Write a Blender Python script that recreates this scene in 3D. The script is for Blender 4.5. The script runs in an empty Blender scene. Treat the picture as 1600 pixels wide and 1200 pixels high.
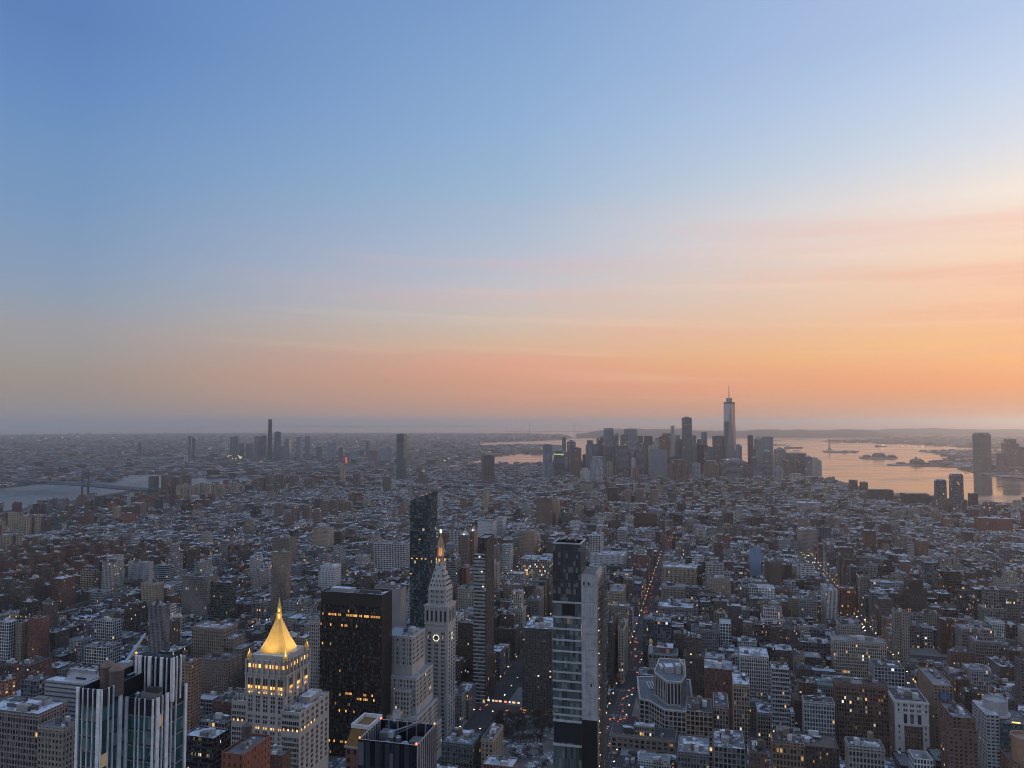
import bpy, math, random, time
from math import radians as R
from mathutils import Vector
from mathutils.bvhtree import BVHTree
T0 = time.time()
SC = bpy.context.scene
COL = SC.collection
rnd = random.Random(7)
# ------------------------------------------------------------------ camera
FPX, CZ = 1190.0, 320.0                       # focal length in photo pixels (1600 wide), eye height in metres
PH = math.atan(60 / FPX)
cam = bpy.data.cameras.new('camera'); camo = bpy.data.objects.new('camera', cam); COL.objects.link(camo)
cam.sensor_width = 36.0; cam.lens = FPX / 1600 * 36.0
cam.clip_start = 1.0; cam.clip_end = 400000.0
camo.location = (0, 0, CZ); camo.rotation_euler = (R(90) + PH, 0, 0)
SC.camera = camo
SC.view_settings.view_transform = 'Standard'; SC.view_settings.look = 'None'
SC.view_settings.exposure = 0.0; SC.view_settings.gamma = 1.0
SC.render.engine = 'CYCLES'
SC.cycles.use_denoising = True; SC.cycles.filter_width = 0.95; SC.render.filter_size = 0.95
SC.cycles.max_bounces = 6; SC.cycles.diffuse_bounces = 2; SC.cycles.glossy_bounces = 2
SC.cycles.transmission_bounces = 2; SC.cycles.volume_bounces = 3; SC.cycles.transparent_max_bounces = 8
SC.cycles.sample_clamp_indirect = 4.0

def lin(c):
    return tuple(((v / 255) / 12.92 if v / 255 <= 0.04045 else ((v / 255 + 0.055) / 1.055) ** 2.4) for v in c)

# ------------------------------------------------------------------ sky (dusk, sun just gone down to the right)
SUN_AZ, SUN_EL = 52.0, 2.0                   # degrees to the right of the view, degrees up
SKY_GAIN = 1.0
W = bpy.data.worlds.new('World'); SC.world = W; W.use_nodes = True
nt = W.node_tree; nt.nodes.clear()
class NG:
    def __init__(s, t): s.t = t
    def n(s, typ, **k):
        q = s.t.nodes.new(typ)
        for a, b in k.items(): setattr(q, a, b)
        return q
    def put(s, sock, v):
        if isinstance(v, bpy.types.NodeSocket): s.t.links.new(v, sock)
        elif v is not None: sock.default_value = v
    def m(s, op, a, b=None, c=None, clamp=False):
        q = s.n('ShaderNodeMath', operation=op, use_clamp=clamp)
        s.put(q.inputs[0], a)
        if b is not None: s.put(q.inputs[1], b)
        if c is not None: s.put(q.inputs[2], c)
        return q.outputs[0]
    def rng(s, v, a, b, c=0.0, d=1.0, mode='LINEAR'):
        q = s.n('ShaderNodeMapRange', interpolation_type=mode)
        for i, x in enumerate((v, a, b, c, d)): s.put(q.inputs[i], x)
        return q.outputs[0]
    def mix(s, f, a, b, bt='MIX'):
        q = s.n('ShaderNodeMix', data_type='RGBA', blend_type=bt)
        s.put(q.inputs[0], f); s.put(q.inputs[6], a); s.put(q.inputs[7], b)
        return q.outputs[2]
    def ramp(s, f, stops, mode='LINEAR'):
        q = s.n('ShaderNodeValToRGB'); cr = q.color_ramp; cr.interpolation = mode
        while len(cr.elements) > 1: cr.elements.remove(cr.elements[-1])
        cr.elements[0].position = stops[0][0]; cr.elements[0].color = (*stops[0][1], 1)
        for p, c in stops[1:]:
            e = cr.elements.new(p); e.color = (*c, 1)
        s.put(q.inputs[0], f)
        return q.outputs[0]
    def noise(s, vec, scale, detail=3.0, rough=0.5):
        q = s.n('ShaderNodeTexNoise'); s.put(q.inputs['Vector'], vec)
        q.inputs['Scale'].default_value = scale; q.inputs['Detail'].default_value = detail; q.inputs['Roughness'].default_value = rough
        return q.outputs[0]
    def xyz(s, v):
        q = s.n('ShaderNodeSeparateXYZ'); s.put(q.inputs[0], v); return q.outputs
    def vec(s, x, y, z):
        q = s.n('ShaderNodeCombineXYZ')
        for i, a in enumerate((x, y, z)): s.put(q.inputs[i], a)
        return q.outputs[0]
    def attr(s, name):
        q = s.n('ShaderNodeAttribute', attribute_name=name); return q
g = NG(nt)
dx, dy, dz = g.xyz(g.n('ShaderNodeTexCoord').outputs['Generated'])
elev = g.m('MULTIPLY', g.m('ARCSINE', dz), 180 / math.pi)
az = g.m('MULTIPLY', g.m('ARCTAN2', dx, dy), 180 / math.pi)
da = g.m('ABSOLUTE', g.m('WRAP', g.m('SUBTRACT', az, SUN_AZ), 180.0, -180.0))     # degrees round from the sunset
ep = g.m('POWER', g.m('DIVIDE', g.m('MAXIMUM', elev, 0.0), 90.0, clamp=True), 0.5)  # stops crowd towards the horizon
def stops(tab): return [(math.sqrt(e / 90.0), lin(c)) for e, c in tab]
S_SUN = [(0, (206, 158, 132)), (1.2, (226, 162, 122)), (2.4, (248, 166, 112)), (3.3, (250, 176, 122)), (4.6, (253, 196, 126)), (6.4, (252, 194, 148)), (8, (252, 202, 166)),
         (10, (252, 212, 178)), (12.5, (252, 226, 206)), (14.5, (248, 234, 222)), (18, (218, 224, 234)), (21.6, (198, 213, 237)), (25, (182, 201, 233)), (50, (152, 180, 222)), (90, (146, 178, 226))]
S_MID = [(0, (192, 152, 136)), (1.2, (202, 153, 130)), (2.9, (216, 158, 130)), (3.9, (222, 162, 134)), (4.8, (222, 168, 142)), (6, (216, 184, 158)), (7.7, (206, 192, 180)),
         (10, (197, 194, 199)), (12.4, (183, 191, 208)), (17, (158, 184, 211)), (21.5, (145, 176, 213)), (25.7, (135, 168, 209)), (30, (125, 158, 204)), (90, (146, 178, 226))]
S_FAR = [(0, (148, 142, 142)), (1.0, (150, 142, 140)), (2.2, (156, 145, 138)), (3.2, (160, 148, 140)), (4, (159, 153, 148)), (6.4, (157, 157, 163)), (8, (146, 158, 176)),
         (10.3, (134, 157, 186)), (14.2, (121, 152, 190)), (18, (111, 147, 192)), (21.6, (100, 138, 191)), (25, (92, 131, 186)), (34, (92, 130, 190)), (90, (146, 178, 226))]
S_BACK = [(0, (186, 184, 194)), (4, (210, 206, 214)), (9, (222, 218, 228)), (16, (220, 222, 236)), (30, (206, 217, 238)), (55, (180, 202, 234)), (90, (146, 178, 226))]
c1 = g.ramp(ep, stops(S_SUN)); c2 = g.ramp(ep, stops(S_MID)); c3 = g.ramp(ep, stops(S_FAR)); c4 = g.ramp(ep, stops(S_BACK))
sky = g.mix(g.rng(da, 16, 52), c1, c2)
sky = g.mix(g.rng(da, 52, 82), sky, c3)
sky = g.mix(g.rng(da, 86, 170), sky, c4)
# thin high cloud drawn out along the horizon
el2 = g.m('ADD', elev, g.m('MULTIPLY', az, 0.035))
cv = g.vec(g.m('MULTIPLY', az, 0.032), g.m('MULTIPLY', el2, 0.40), 0.0)
st = g.noise(cv, 1.0, 4.0, 0.55)
st2 = g.noise(g.vec(g.m('MULTIPLY', az, 0.03), g.m('MULTIPLY', el2, 0.85), 4.0), 1.0, 3.0, 0.5)
near = g.m('MULTIPLY', g.rng(da, 78, 18), g.m('MULTIPLY', g.rng(elev, 0.8, 3.0), g.rng(elev, 17, 9)))
pink = g.m('MULTIPLY', g.rng(st, 0.42, 0.70, mode='SMOOTHSTEP'), near)
sky = g.mix(g.m('MULTIPLY', pink, 0.62), sky, (*lin((240, 172, 152)), 1))
gold = g.m('MULTIPLY', g.rng(st2, 0.52, 0.75, mode='SMOOTHSTEP'), near)
sky = g.mix(g.m('MULTIPLY', gold, 0.4), sky, (*lin((255, 216, 190)), 1))
ns = g.n('ShaderNodeTexSky', sky_type='NISHITA', sun_disc=False)
ns.sun_elevation = R(SUN_EL); ns.sun_rotation = R(SUN_AZ); ns.altitude = 320
bg1 = g.n('ShaderNodeBackground'); g.put(bg1.inputs[0], sky); bg1.inputs[1].default_value = SKY_GAIN
bg2 = g.n('ShaderNodeBackground'); g.put(bg2.inputs[0], ns.outputs[0]); bg2.inputs[1].default_value = 0.002
ad = g.n('ShaderNodeAddShader'); nt.links.new(bg1.outputs[0], ad.inputs[0]); nt.links.new(bg2.outputs[0], ad.inputs[1])
out = g.n('ShaderNodeOutputWorld'); nt.links.new(ad.outputs[0], out.inputs[0])
# ------------------------------------------------------------------ last sunlight
sl = bpy.data.lights.new('sun', 'SUN'); sl.energy = 0.7; sl.angle = R(14); sl.color = (1.0, 0.74, 0.55)
so = bpy.data.objects.new('sun', sl); COL.objects.link(so)
sd = Vector((math.sin(R(SUN_AZ)) * math.cos(R(SUN_EL + 3)), math.cos(R(SUN_AZ)) * math.cos(R(SUN_EL + 3)), math.sin(R(SUN_EL + 3))))
so.rotation_euler = sd.to_track_quat('Z', 'Y').to_euler(); so.location = (0, 0, 900)

# ------------------------------------------------------------------ where things are: street grid (u west, v south) and photo rays
TH = R(14.2); CT, ST = math.cos(TH), math.sin(TH)
cp, sp = math.cos(PH), math.sin(PH)
def xy(u, v): return u * CT + v * ST, -u * ST + v * CT
def uv(x, y): return x * CT - y * ST, x * ST + y * CT
def ray(px, py):
    a = (px - 800) / FPX; b = (600 - py) / FPX
    return a, cp - b * sp, sp + b * cp
def unp(px, py, z=0.0):
    d = ray(px, py); t = (z - CZ) / d[2]
    return d[0] * t, d[1] * t
def proj(x, y, z):
    z -= CZ; f = max(y * cp + z * sp, 1e-3); q = -y * sp + z * cp
    return 800 + FPX * x / f, 600 - FPX * q / f
def zat(py, y): return CZ + y * (sp + (600 - py) / FPX * cp) / (cp - (600 - py) / FPX * sp)   # height that shows at row py at depth y

# ------------------------------------------------------------------ materials
def new_mat(name):
    m = bpy.data.materials.new(name); m.use_nodes = True; m.node_tree.nodes.clear()
    m.cycles.emission_sampling = 'NONE'
    return m, NG(m.node_tree)
def finish(gg, m, base, rough=0.8, emis=None, estr=0.0, metal=0.0, ior=1.5, normal=None, spec=None):
    b = gg.n('ShaderNodeBsdfPrincipled')
    gg.put(b.inputs['Base Color'], base if isinstance(base, bpy.types.NodeSocket) else (*base[:3], 1))
    gg.put(b.inputs['Roughness'], rough); gg.put(b.inputs['Metallic'], metal); gg.put(b.inputs['IOR'], ior)
    if spec is not None: gg.put(b.inputs['Specular IOR Level'], spec)
    if emis is not None:
        gg.put(b.inputs['Emission Color'], emis if isinstance(emis, bpy.types.NodeSocket) else (*emis[:3], 1))
        gg.put(b.inputs['Emission Strength'], estr)
    if normal is not None: gg.put(b.inputs['Normal'], normal)
    o = gg.n('ShaderNodeOutputMaterial'); gg.t.links.new(b.outputs[0], o.inputs[0])
    return m
def facade():
    m, q = new_mat('facade')
    ux, uy, _ = q.xyz(q.n('ShaderNodeUVMap', uv_map='uvm').outputs[0])
    col = q.attr('col').outputs['Color']; gl = q.attr('gl').outputs['Color']
    cw, ch, seed = q.xyz(q.attr('wp').outputs['Vector'])
    wf, hf, lp = q.xyz(q.attr('wq').outputs['Vector'])
    a = q.m('DIVIDE', ux, cw); b = q.m('DIVIDE', uy, ch)
    ia, ib = q.m('FLOOR', a), q.m('FLOOR', b)
    fa, fb = q.m('ABSOLUTE', q.m('SUBTRACT', q.m('FRACT', a), 0.5)), q.m('ABSOLUTE', q.m('SUBTRACT', q.m('FRACT', b), 0.52))
    win = q.m('MULTIPLY', q.m('LESS_THAN', fa, q.m('MULTIPLY', wf, 0.5)), q.m('LESS_THAN', fb, q.m('MULTIPLY', hf, 0.5)))
    wn = q.n('ShaderNodeTexWhiteNoise', noise_dimensions='3D'); q.put(wn.inputs['Vector'], q.vec(ia, ib, seed))
    wn2 = q.n('ShaderNodeTexWhiteNoise', noise_dimensions='2D'); q.put(wn2.inputs['Vector'], q.vec(ib, seed, 0.0))
    r1, r2, r3 = q.xyz(wn.outputs['Color']); f1 = wn2.outputs['Value']
    p = q.m('MULTIPLY', lp, q.m('ADD', 0.10, q.m('MULTIPLY', q.m('POWER', f1, 5.0), 2.2)))
    p = q.m('ADD', p, q.m('MULTIPLY', q.m('LESS_THAN', ib, 0.5), q.m('MULTIPLY', q.m('GREATER_THAN', lp, 0.005), 0.16)))
    lit = q.m('MULTIPLY', q.m('LESS_THAN', r1, p), win)
    geo = q.n('ShaderNodeNewGeometry')
    n1 = q.noise(geo.outputs['Position'], 0.035, 4.0, 0.6)
    gx, gy, gz = q.xyz(geo.outputs['Position'])
    n2 = q.noise(q.vec(q.m('MULTIPLY', gx, 0.5), q.m('MULTIPLY', gy, 0.5), q.m('MULTIPLY', gz, 0.05)), 1.0, 3.0, 0.6)
    k = q.m('MULTIPLY', q.rng(n1, 0.3, 0.7, 0.84, 1.12), q.rng(n2, 0.3, 0.7, 0.88, 1.1))
    course = q.rng(q.m('FRACT', b), 0.0, 0.09, 0.80, 1.0)
    wall = q.mix(1.0, col, q.vec(k, k, k), 'MULTIPLY')
    wall = q.mix(1.0, wall, q.vec(course, course, course), 'MULTIPLY')
    blind = q.m('MULTIPLY', q.m('GREATER_THAN', r2, 0.72), q.m('LESS_THAN', q.m('FRACT', b), q.m('ADD', 0.45, q.m('MULTIPLY', r3, 0.5))))
    gk = q.rng(r2, 0.0, 1.0, 0.45, 1.6)
    glass = q.mix(1.0, gl, q.vec(gk, gk, gk), 'MULTIPLY')
    glass = q.mix(q.m('MULTIPLY', blind, 0.35), glass, (0.30, 0.29, 0.27, 1))
    base = q.mix(win, wall, glass)
    warm = q.ramp(r3, [(0.0, (1.0, 0.42, 0.10)), (0.45, (1.0, 0.56, 0.2)), (0.75, (1.0, 0.74, 0.42)), (0.9, (0.9, 0.95, 0.9)), (1.0, (0.7, 0.9, 1.0))])
    es = q.m('MULTIPLY', lit, q.m('ADD', 0.10, q.m('MULTIPLY', q.m('POWER', r2, 2.5), 1.3)))
    return finish(q, m, base, q.rng(win, 0, 1, 0.88, 0.12), warm, es, ior=1.55)
def roofmat():
    m, q = new_mat('roof_snow')
    col = q.attr('col').outputs['Color']
    _, _, seed = q.xyz(q.attr('wp').outputs['Vector'])
    geo = q.n('ShaderNodeNewGeometry'); pos = geo.outputs['Position']
    wn = q.n('ShaderNodeTexWhiteNoise', noise_dimensions='1D'); q.put(wn.inputs['W'], seed)
    n1 = q.noise(pos, 0.11, 4.0, 0.66); n2 = q.noise(pos, 0.6, 3.0, 0.6)
    _, _, nz = q.xyz(geo.outputs['Normal'])
    th = q.rng(wn.outputs['Value'], 0.0, 1.0, 0.74, 0.40)
    sn = q.rng(q.m('ADD', n1, q.m('MULTIPLY', q.m('SUBTRACT', n2, 0.5), 0.22)), th, q.m('ADD', th, 0.10))
    sn = q.m('MULTIPLY', sn, q.rng(nz, 0.35, 0.75))
    k = q.rng(n2, 0.3, 0.7, 0.75, 1.25)
    base = q.mix(sn, q.mix(1.0, col, q.vec(k, k, k), 'MULTIPLY'), (0.58, 0.61, 0.66, 1))
    return finish(q, m, base, 0.85)
def plain(name, rough=0.7, metal=0.0, var=0.2, scale=0.4, spec=None):
    m, q = new_mat(name)
    col = q.attr('col').outputs['Color']
    k = q.rng(q.noise(q.n('ShaderNodeNewGeometry').outputs['Position'], scale, 4.0, 0.6), 0.3, 0.7, 1 - var, 1 + var)
    return finish(q, m, q.mix(1.0, col, q.vec(k, k, k), 'MULTIPLY'), rough, metal=metal, spec=spec)
def glow(name, c, s):
    m, q = new_mat(name)
    return finish(q, m, tuple(x * 0.5 for x in c), 0.4, c, s)
FAC, ROOF, PLAIN = facade(), roofmat(), plain('painted_surface')
METAL = plain('metal', 0.35, 0.7, 0.15, 1.0); WOOD = plain('weathered_wood', 0.9, 0.0, 0.3, 2.0)
def goldmat():
    m, q = new_mat('gilded_tiles')
    pos = q.n('ShaderNodeTexCoord').outputs['Object']
    _, _, pz = q.xyz(pos)
    line = q.rng(q.m('FRACT', q.m('MULTIPLY', pz, 0.8)), 0.0, 0.16, 0.86, 1.0)
    k = q.m('MULTIPLY', line, q.rng(q.noise(pos, 0.25, 3.0), 0.3, 0.7, 0.92, 1.08))
    base = q.mix(1.0, (0.80, 0.50, 0.13, 1), q.vec(k, k, k), 'MULTIPLY')
    return finish(q, m, base, 0.5, metal=0.1)
GOLD = goldmat()
MATS = [FAC, ROOF, PLAIN, METAL, WOOD, GOLD]
FACi, ROOFi, PLAINi, METALi, WOODi, GOLDi = range(6)

# ------------------------------------------------------------------ mesh builder
DGL = (0.022, 0.028, 0.036)
class Sty:
    __slots__ = ('col', 'cw', 'ch', 'wf', 'hf', 'lp', 'gl', 'roof', 'seed')
    def __init__(s, col, kind='brick', lp=0.03, gl=None, roof=None, seed=None):
        k = KINDS[kind]
        s.col = col; s.cw, s.ch, s.wf, s.hf = k[:4]; s.lp = lp; s.gl = gl or k[4]
        s.seed = rnd.random() * 900 if seed is None else seed
        s.roof = roof or rnd.choice(ROOFC)
KINDS = {'brick': (2.5, 3.2, .42, .55, DGL), 'loft': (2.3, 3.9, .64, .66, DGL), 'lime': (2.8, 3.7, .46, .58, DGL), 'slab': (3.3, 2.9, .52, .5, (.03, .035, .04)),
         'glass': (1.7, 3.7, .90, .80, (.035, .06, .075)), 'band': (3.0, 3.7, 1.2, .50, (.02, .03, .04)), 'grid': (3.4, 4.0, .74, .72, (.015, .02, .03)),
         'pier': (1.9, 3.6, .5, .86, DGL), 'blank': (9.0, 3.6, .0, .0, DGL), 'dark': (1.5, 3.9, .82, .60, (.008, .008, .01))}
ROOFC = [(.035, .035, .04), (.05, .05, .055), (.05, .05, .055), (.09, .09, .10), (.14, .14, .15), (.22, .22, .24), (.34, .35, .37), (.09, .07, .06), (.10, .15, .14)]
class MB:
    def __init__(s, frame=(0, 0, 0)):
        s.V = []; s.F = []; s.M = []; s.C = []; s.G = []; s.P = []; s.Q = []; s.U = []
        s.frame(*frame)
    def frame(s, ox, oy, ang): s.ox, s.oy, s.c, s.s = ox, oy, math.cos(ang), math.sin(ang)
    def face(s, pts, mat, sty=None, col=None, uvs=None, cell=None):
        i = len(s.V); c, sn, ox, oy = s.c, s.s, s.ox, s.oy
        for p in pts: s.V.append((ox + p[0] * c + p[1] * sn, oy - p[0] * sn + p[1] * c, p[2]))
        s.F.append(tuple(range(i, i + len(pts)))); s.M.append(mat)
        s.C.append(col or (sty.col if sty else (.2, .2, .2)))
        if sty:
            s.G.append(sty.gl); s.P.append(cell or (sty.cw, sty.ch, sty.seed)); s.Q.append((sty.wf, sty.hf, sty.lp))
        else:
            s.G.append(DGL); s.P.append((3, 3, 0.5)); s.Q.append((0, 0, 0))
        s.U.extend(uvs or [(0, 0)] * len(pts))
    def wall(s, a, b, z0, z1, sty, mat=FACi, col=None, a2=None, b2=None):      # a->b seen from outside left to right; a2,b2 = top points
        a2 = a2 or a; b2 = b2 or b
        w = math.hypot(b[0] - a[0], b[1] - a[1]); h = z1 - z0
        cell = None; uvs = None
        if mat == FACi:
            n = max(1, round(w / sty.cw)); k = max(1, round(h / sty.ch))
            cell = (w / n, h / k, sty.seed + a[0] * .013 + a[1] * .007); uvs = [(0, 0), (w, 0), (w, h), (0, h)]
        s.face([(a[0], a[1], z0), (b[0], b[1], z0), (b2[0], b2[1], z1), (a2[0], a2[1], z1)], mat, sty, col, uvs, cell)
    def box(s, x0, x1, y0, y1, z0, z1, sty=None, mat=PLAINi, col=None, top=True, topmat=None, topcol=None, bottom=False):
        if x1 < x0: x0, x1 = x1, x0
        if y1 < y0: y0, y1 = y1, y0
        P = [(x0, y0), (x1, y0), (x1, y1), (x0, y1)]
        for i in range(4): s.wall(P[i], P[(i + 1) % 4], z0, z1, sty, mat, col)
        if top: s.face([(p[0], p[1], z1) for p in P], mat if topmat is None else topmat, sty if topmat is None or topmat == ROOFi else None, topcol or col)
        if bottom: s.face([(p[0], p[1], z0) for p in reversed(P)], mat, None, col or (sty.col if sty else None))
    def prism(s, poly, z0, z1, sty=None, mat=PLAINi, col=None, topmat=None, topcol=None, poly1=None):
        q = poly1 or poly; n = len(poly)
        for i in range(n): s.wall(poly[i], poly[(i + 1) % n], z0, z1, sty, mat, col, q[i], q[(i + 1) % n])
        s.face([(p[0], p[1], z1) for p in q], mat if topmat is None else topmat, sty, topcol or col)
    def ring(s, cx, cy, r, n=10, ph=0.0, sx=1.0, sy=1.0):
        return [(cx + math.cos(ph + 2 * math.pi * i / n) * r * sx, cy + math.sin(ph + 2 * math.pi * i / n) * r * sy) for i in range(n)]
    def lathe(s, cx, cy, prof, n=12, mat=PLAINi, col=None, ph=0.0):
        for (r0, z0), (r1, z1) in zip(prof, prof[1:]):
            a, b = s.ring(cx, cy, max(r0, .005), n, ph), s.ring(cx, cy, max(r1, .005), n, ph)
            for i in range(n):
                j = (i + 1) % n
                s.face([(*a[i], z0), (*a[j], z0), (*b[j], z1), (*b[i], z1)], mat, None, col)
    def bar(s, p, q, r, mat=METALi, col=(.2, .2, .2), n=4, r2=None):
        p, q = Vector(p), Vector(q); d = (q - p).normalized()
        up = Vector((0, 0, 1)) if abs(d.z) < .9 else Vector((1, 0, 0))
        a = d.cross(up).normalized(); b = a.cross(d); r2 = r if r2 is None else r2
        A = [p + (a * math.cos(2 * math.pi * (i + .5) / n) + b * math.sin(2 * math.pi * (i + .5) / n)) * r for i in range(n)]
        B = [q + (a * math.cos(2 * math.pi * (i + .5) / n) + b * math.sin(2 * math.pi * (i + .5) / n)) * r2 for i in range(n)]
        for i in range(n):
            j = (i + 1) % n; s.face([A[j], A[i], B[i], B[j]], mat, None, col)
        s.face(A, mat, None, col); s.face(list(reversed(B)), mat, None, col)
    def build(s, name, parent=None, mats=None, smooth=False):
        me = bpy.data.meshes.new(name)
        nv, nf = len(s.V), len(s.F)
        me.vertices.add(nv); me.vertices.foreach_set('co', [c for v in s.V for c in v])
        nl = sum(len(f) for f in s.F); me.loops.add(nl); me.loops.foreach_set('vertex_index', [i for f in s.F for i in f])
        me.polygons.add(nf); st = []; k = 0
        for f in s.F: st.append(k); k += len(f)
        me.polygons.foreach_set('loop_start', st)
        used = sorted(set(s.M)); mp = {m: i for i, m in enumerate(used)}
        for m in (mats or [MATS[m] for m in used]): me.materials.append(m)
        if not mats: me.polygons.foreach_set('material_index', [mp[m] for m in s.M])
        me.update(calc_edges=True)
        l = me.uv_layers.new(name='uvm'); l.data.foreach_set('uv', [c for t in s.U for c in t])
        for nm, arr in (('col', s.C), ('gl', s.G), ('wp', s.P), ('wq', s.Q)):
            at = me.attributes.new(nm, 'FLOAT_VECTOR', 'FACE'); at.data.foreach_set('vector', [c for t in arr for c in t[:3]])
        if smooth: me.polygons.foreach_set('use_smooth', [True] * nf)
        o = bpy.data.objects.new(name, me); COL.objects.link(o)
        if parent is not None: o.parent = parent
        return o
def thing(name, label, cat, loc=(0, 0, 0), rz=0.0, group=None):
    o = bpy.data.objects.new(name, None); COL.objects.link(o); o.empty_display_size = 1
    o.location = loc; o.rotation_euler = (0, 0, rz); o['label'] = label; o['category'] = cat
    if group: o['group'] = group
    return o
def tag(o, label, cat, group=None):
    o['label'] = label; o['category'] = cat
    if group: o['group'] = group
    return o
def kind(o, k): o['kind'] = k; return o
def pieces(name, pts_faces, parent, mat): pass

# solids that block the view: (corner points, height) gathered for the visibility test and for keeping neighbours off
FOOT = []            # (u0,u1,v0,v1) in the street grid
SIGHT = []           # (px0, px1, lowest visible row, depth): nothing nearer may cover this
SOLV, SOLF, SOLID = [], [], []
def solid(x, y, w, d, z1, ang, ident):
    c, s = math.cos(ang), math.sin(ang); i = len(SOLV)
    for a, b in ((-w / 2, -d / 2), (w / 2, -d / 2), (w / 2, d / 2), (-w / 2, d / 2)):
        X, Y = x + a * c + b * s, y - a * s + b * c
        SOLV.append((X, Y, 0)); SOLV.append((X, Y, z1))
    for k in range(4):
        j = (k + 1) % 4; SOLF.append((i + 2 * k, i + 2 * j, i + 2 * j + 1, i + 2 * k + 1)); SOLID.append(ident)
    SOLF.append((i + 1, i + 3, i + 5, i + 7)); SOLID.append(ident)

# ------------------------------------------------------------------ water, land, hills
def noise_sheet(name, pts, z, mat, step=None):
    me = bpy.data.meshes.new(name)
    me.from_pydata([(p[0], p[1], z) for p in pts], [], [tuple(range(len(pts)))]); me.update()
    if me.polygons[0].normal.z < 0: me.flip_normals()
    me.materials.append(mat); o = bpy.data.objects.new(name, me); COL.objects.link(o)
    return kind(o, 'structure')
def watermat():
    m, q = new_mat('water')
    pos = q.n('ShaderNodeNewGeometry').outputs['Position']
    px, py, _ = q.xyz(pos)
    h = q.m('ADD', q.noise(q.vec(q.m('MULTIPLY', px, .02), q.m('MULTIPLY', py, .006), 0.), 1.0, 5., .6), q.m('MULTIPLY', q.noise(pos, .15, 3.), .15))
    bp = q.n('ShaderNodeBump'); bp.inputs['Strength'].default_value = .06; bp.inputs['Distance'].default_value = 6.0; q.put(bp.inputs['Height'], h)
    rg = q.rng(q.noise(q.vec(q.m('MULTIPLY', px, .0016), q.m('MULTIPLY', py, .0040), 0.), 1.0, 5., .62), .38, .66, .03, .24)
    return finish(q, m, (.03, .04, .05), rg, ior=1.65, normal=bp.outputs[0])
WATER = watermat()
def groundmat(name, c0, c1, c2, snow, scale=.01):
    m, q = new_mat(name)
    pos = q.n('ShaderNodeNewGeometry').outputs['Position']
    a = q.noise(pos, scale, 5., .6); b = q.noise(pos, scale * 9, 4., .6)
    base = q.mix(q.rng(a, .35, .65), (*c0, 1), (*c1, 1)); base = q.mix(q.rng(b, .55, .7), base, (*c2, 1))
    base = q.mix(q.rng(q.m('ADD', q.m('MULTIPLY', a, .5), q.m('MULTIPLY', b, .5)), snow, snow + .06), base, (.62, .65, .70, 1))
    return finish(q, m, base, .92)
ASPH = groundmat('asphalt', (.035, .036, .04), (.055, .055, .058), (.045, .045, .05), .72, .03)
FARG = groundmat('built_ground', (.05, .05, .05), (.11, .10, .095), (.16, .155, .15), .54, .006)
WOODL = groundmat('wooded_hill', (.035, .033, .028), (.06, .055, .045), (.08, .07, .06), .64, .004)
PAVE = groundmat('pavement', (.16, .16, .16), (.22, .21, .20), (.13, .13, .13), .60, .05)
SNOWG = groundmat('snowy_lawn', (.10, .085, .07), (.20, .18, .16), (.08, .07, .06), .535, .045)
wp_ = []
for k in range(48):
    a = 2 * math.pi * k / 48; wp_.append((math.cos(a) * 120000, math.sin(a) * 120000))
noise_sheet('water', wp_, 0.0, WATER)
def choppy():
    m, q = new_mat('river_water'); pos = q.n('ShaderNodeNewGeometry').outputs['Position']; px, py, _ = q.xyz(pos)
    h = q.m('ADD', q.noise(pos, .05, 5., .65), q.m('MULTIPLY', q.noise(pos, .3, 3.), .4)); bp = q.n('ShaderNodeBump'); bp.inputs['Strength'].default_value = .55; bp.inputs['Distance'].default_value = 5.0; q.put(bp.inputs['Height'], h)
    rg = q.rng(q.noise(q.vec(q.m('MULTIPLY', px, .003), q.m('MULTIPLY', py, .0012), 0.), 1.0, 4., .6), .35, .7, .15, .38)
    return finish(q, m, (.04, .055, .07), rg, ior=1.33, normal=bp.outputs[0])
noise_sheet('river', [unp(px, py, .06) for px, py in [(-700, 900), (-700, 770), (0, 745), (180, 733), (300, 735), (440, 738), (480, 742), (480, 752), (200, 775), (0, 810)]], .06, choppy())
MAN = [unp(px, py, 2) for px, py in [(3300, 900), (2300, 832), (1600, 796), (1530, 791), (1400, 780), (1340, 768), (1290, 752), (1240, 738), (1180, 733), (1080, 729), (1000, 728), (900, 727.5),
       (860, 727.5), (780, 729.5), (700, 735.5), (560, 741), (440, 749), (330, 757), (255, 762), (200, 767), (130, 779), (60, 790), (0, 799), (-300, 832), (-1700, 950)]] + [(-3000, -400), (3000, -400)]
noise_sheet('ground', MAN, 2.0, ASPH)
BK = [unp(px, py, 2) for px, py in [(-900, 790), (-400, 776), (0, 762), (50, 756), (100, 750), (175, 752), (195, 742), (250, 739), (300, 745), (400, 747), (440, 743), (560, 739.2), (640, 735.2), (690, 729),
      (720, 723.5), (768, 714.5), (800, 709), (850, 707), (878, 700), (876, 695.5), (820, 694.5), (740, 696), (760, 691), (830, 689), (880, 687), (897, 684), (880, 679), (827, 676.8), (700, 676), (560, 676),
      (400, 676), (280, 676.8), (0, 679.5), (-700, 684)]]
noise_sheet('brooklyn_ground', BK, 2.0, FARG)
SI = [unp(px, py, 2) for px, py in [(899, 685), (950, 684), (1100, 684.5), (1180, 685), (1290, 684.5), (1380, 681), (1500, 679), (1750, 677), (1750, 670), (1300, 671), (1050, 673), (920, 676)]]
noise_sheet('island_shore', SI, 2.0, FARG)
NJ1 = [unp(px, py, 2) for px, py in [(1281, 689), (1330, 691.5), (1420, 694), (1480, 697), (1560, 700), (1750, 702), (1750, 673), (1500, 675), (1430, 678), (1415, 684), (1350, 687)]]
noise_sheet('bayonne_ground', NJ1, 2.0, FARG)
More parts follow.
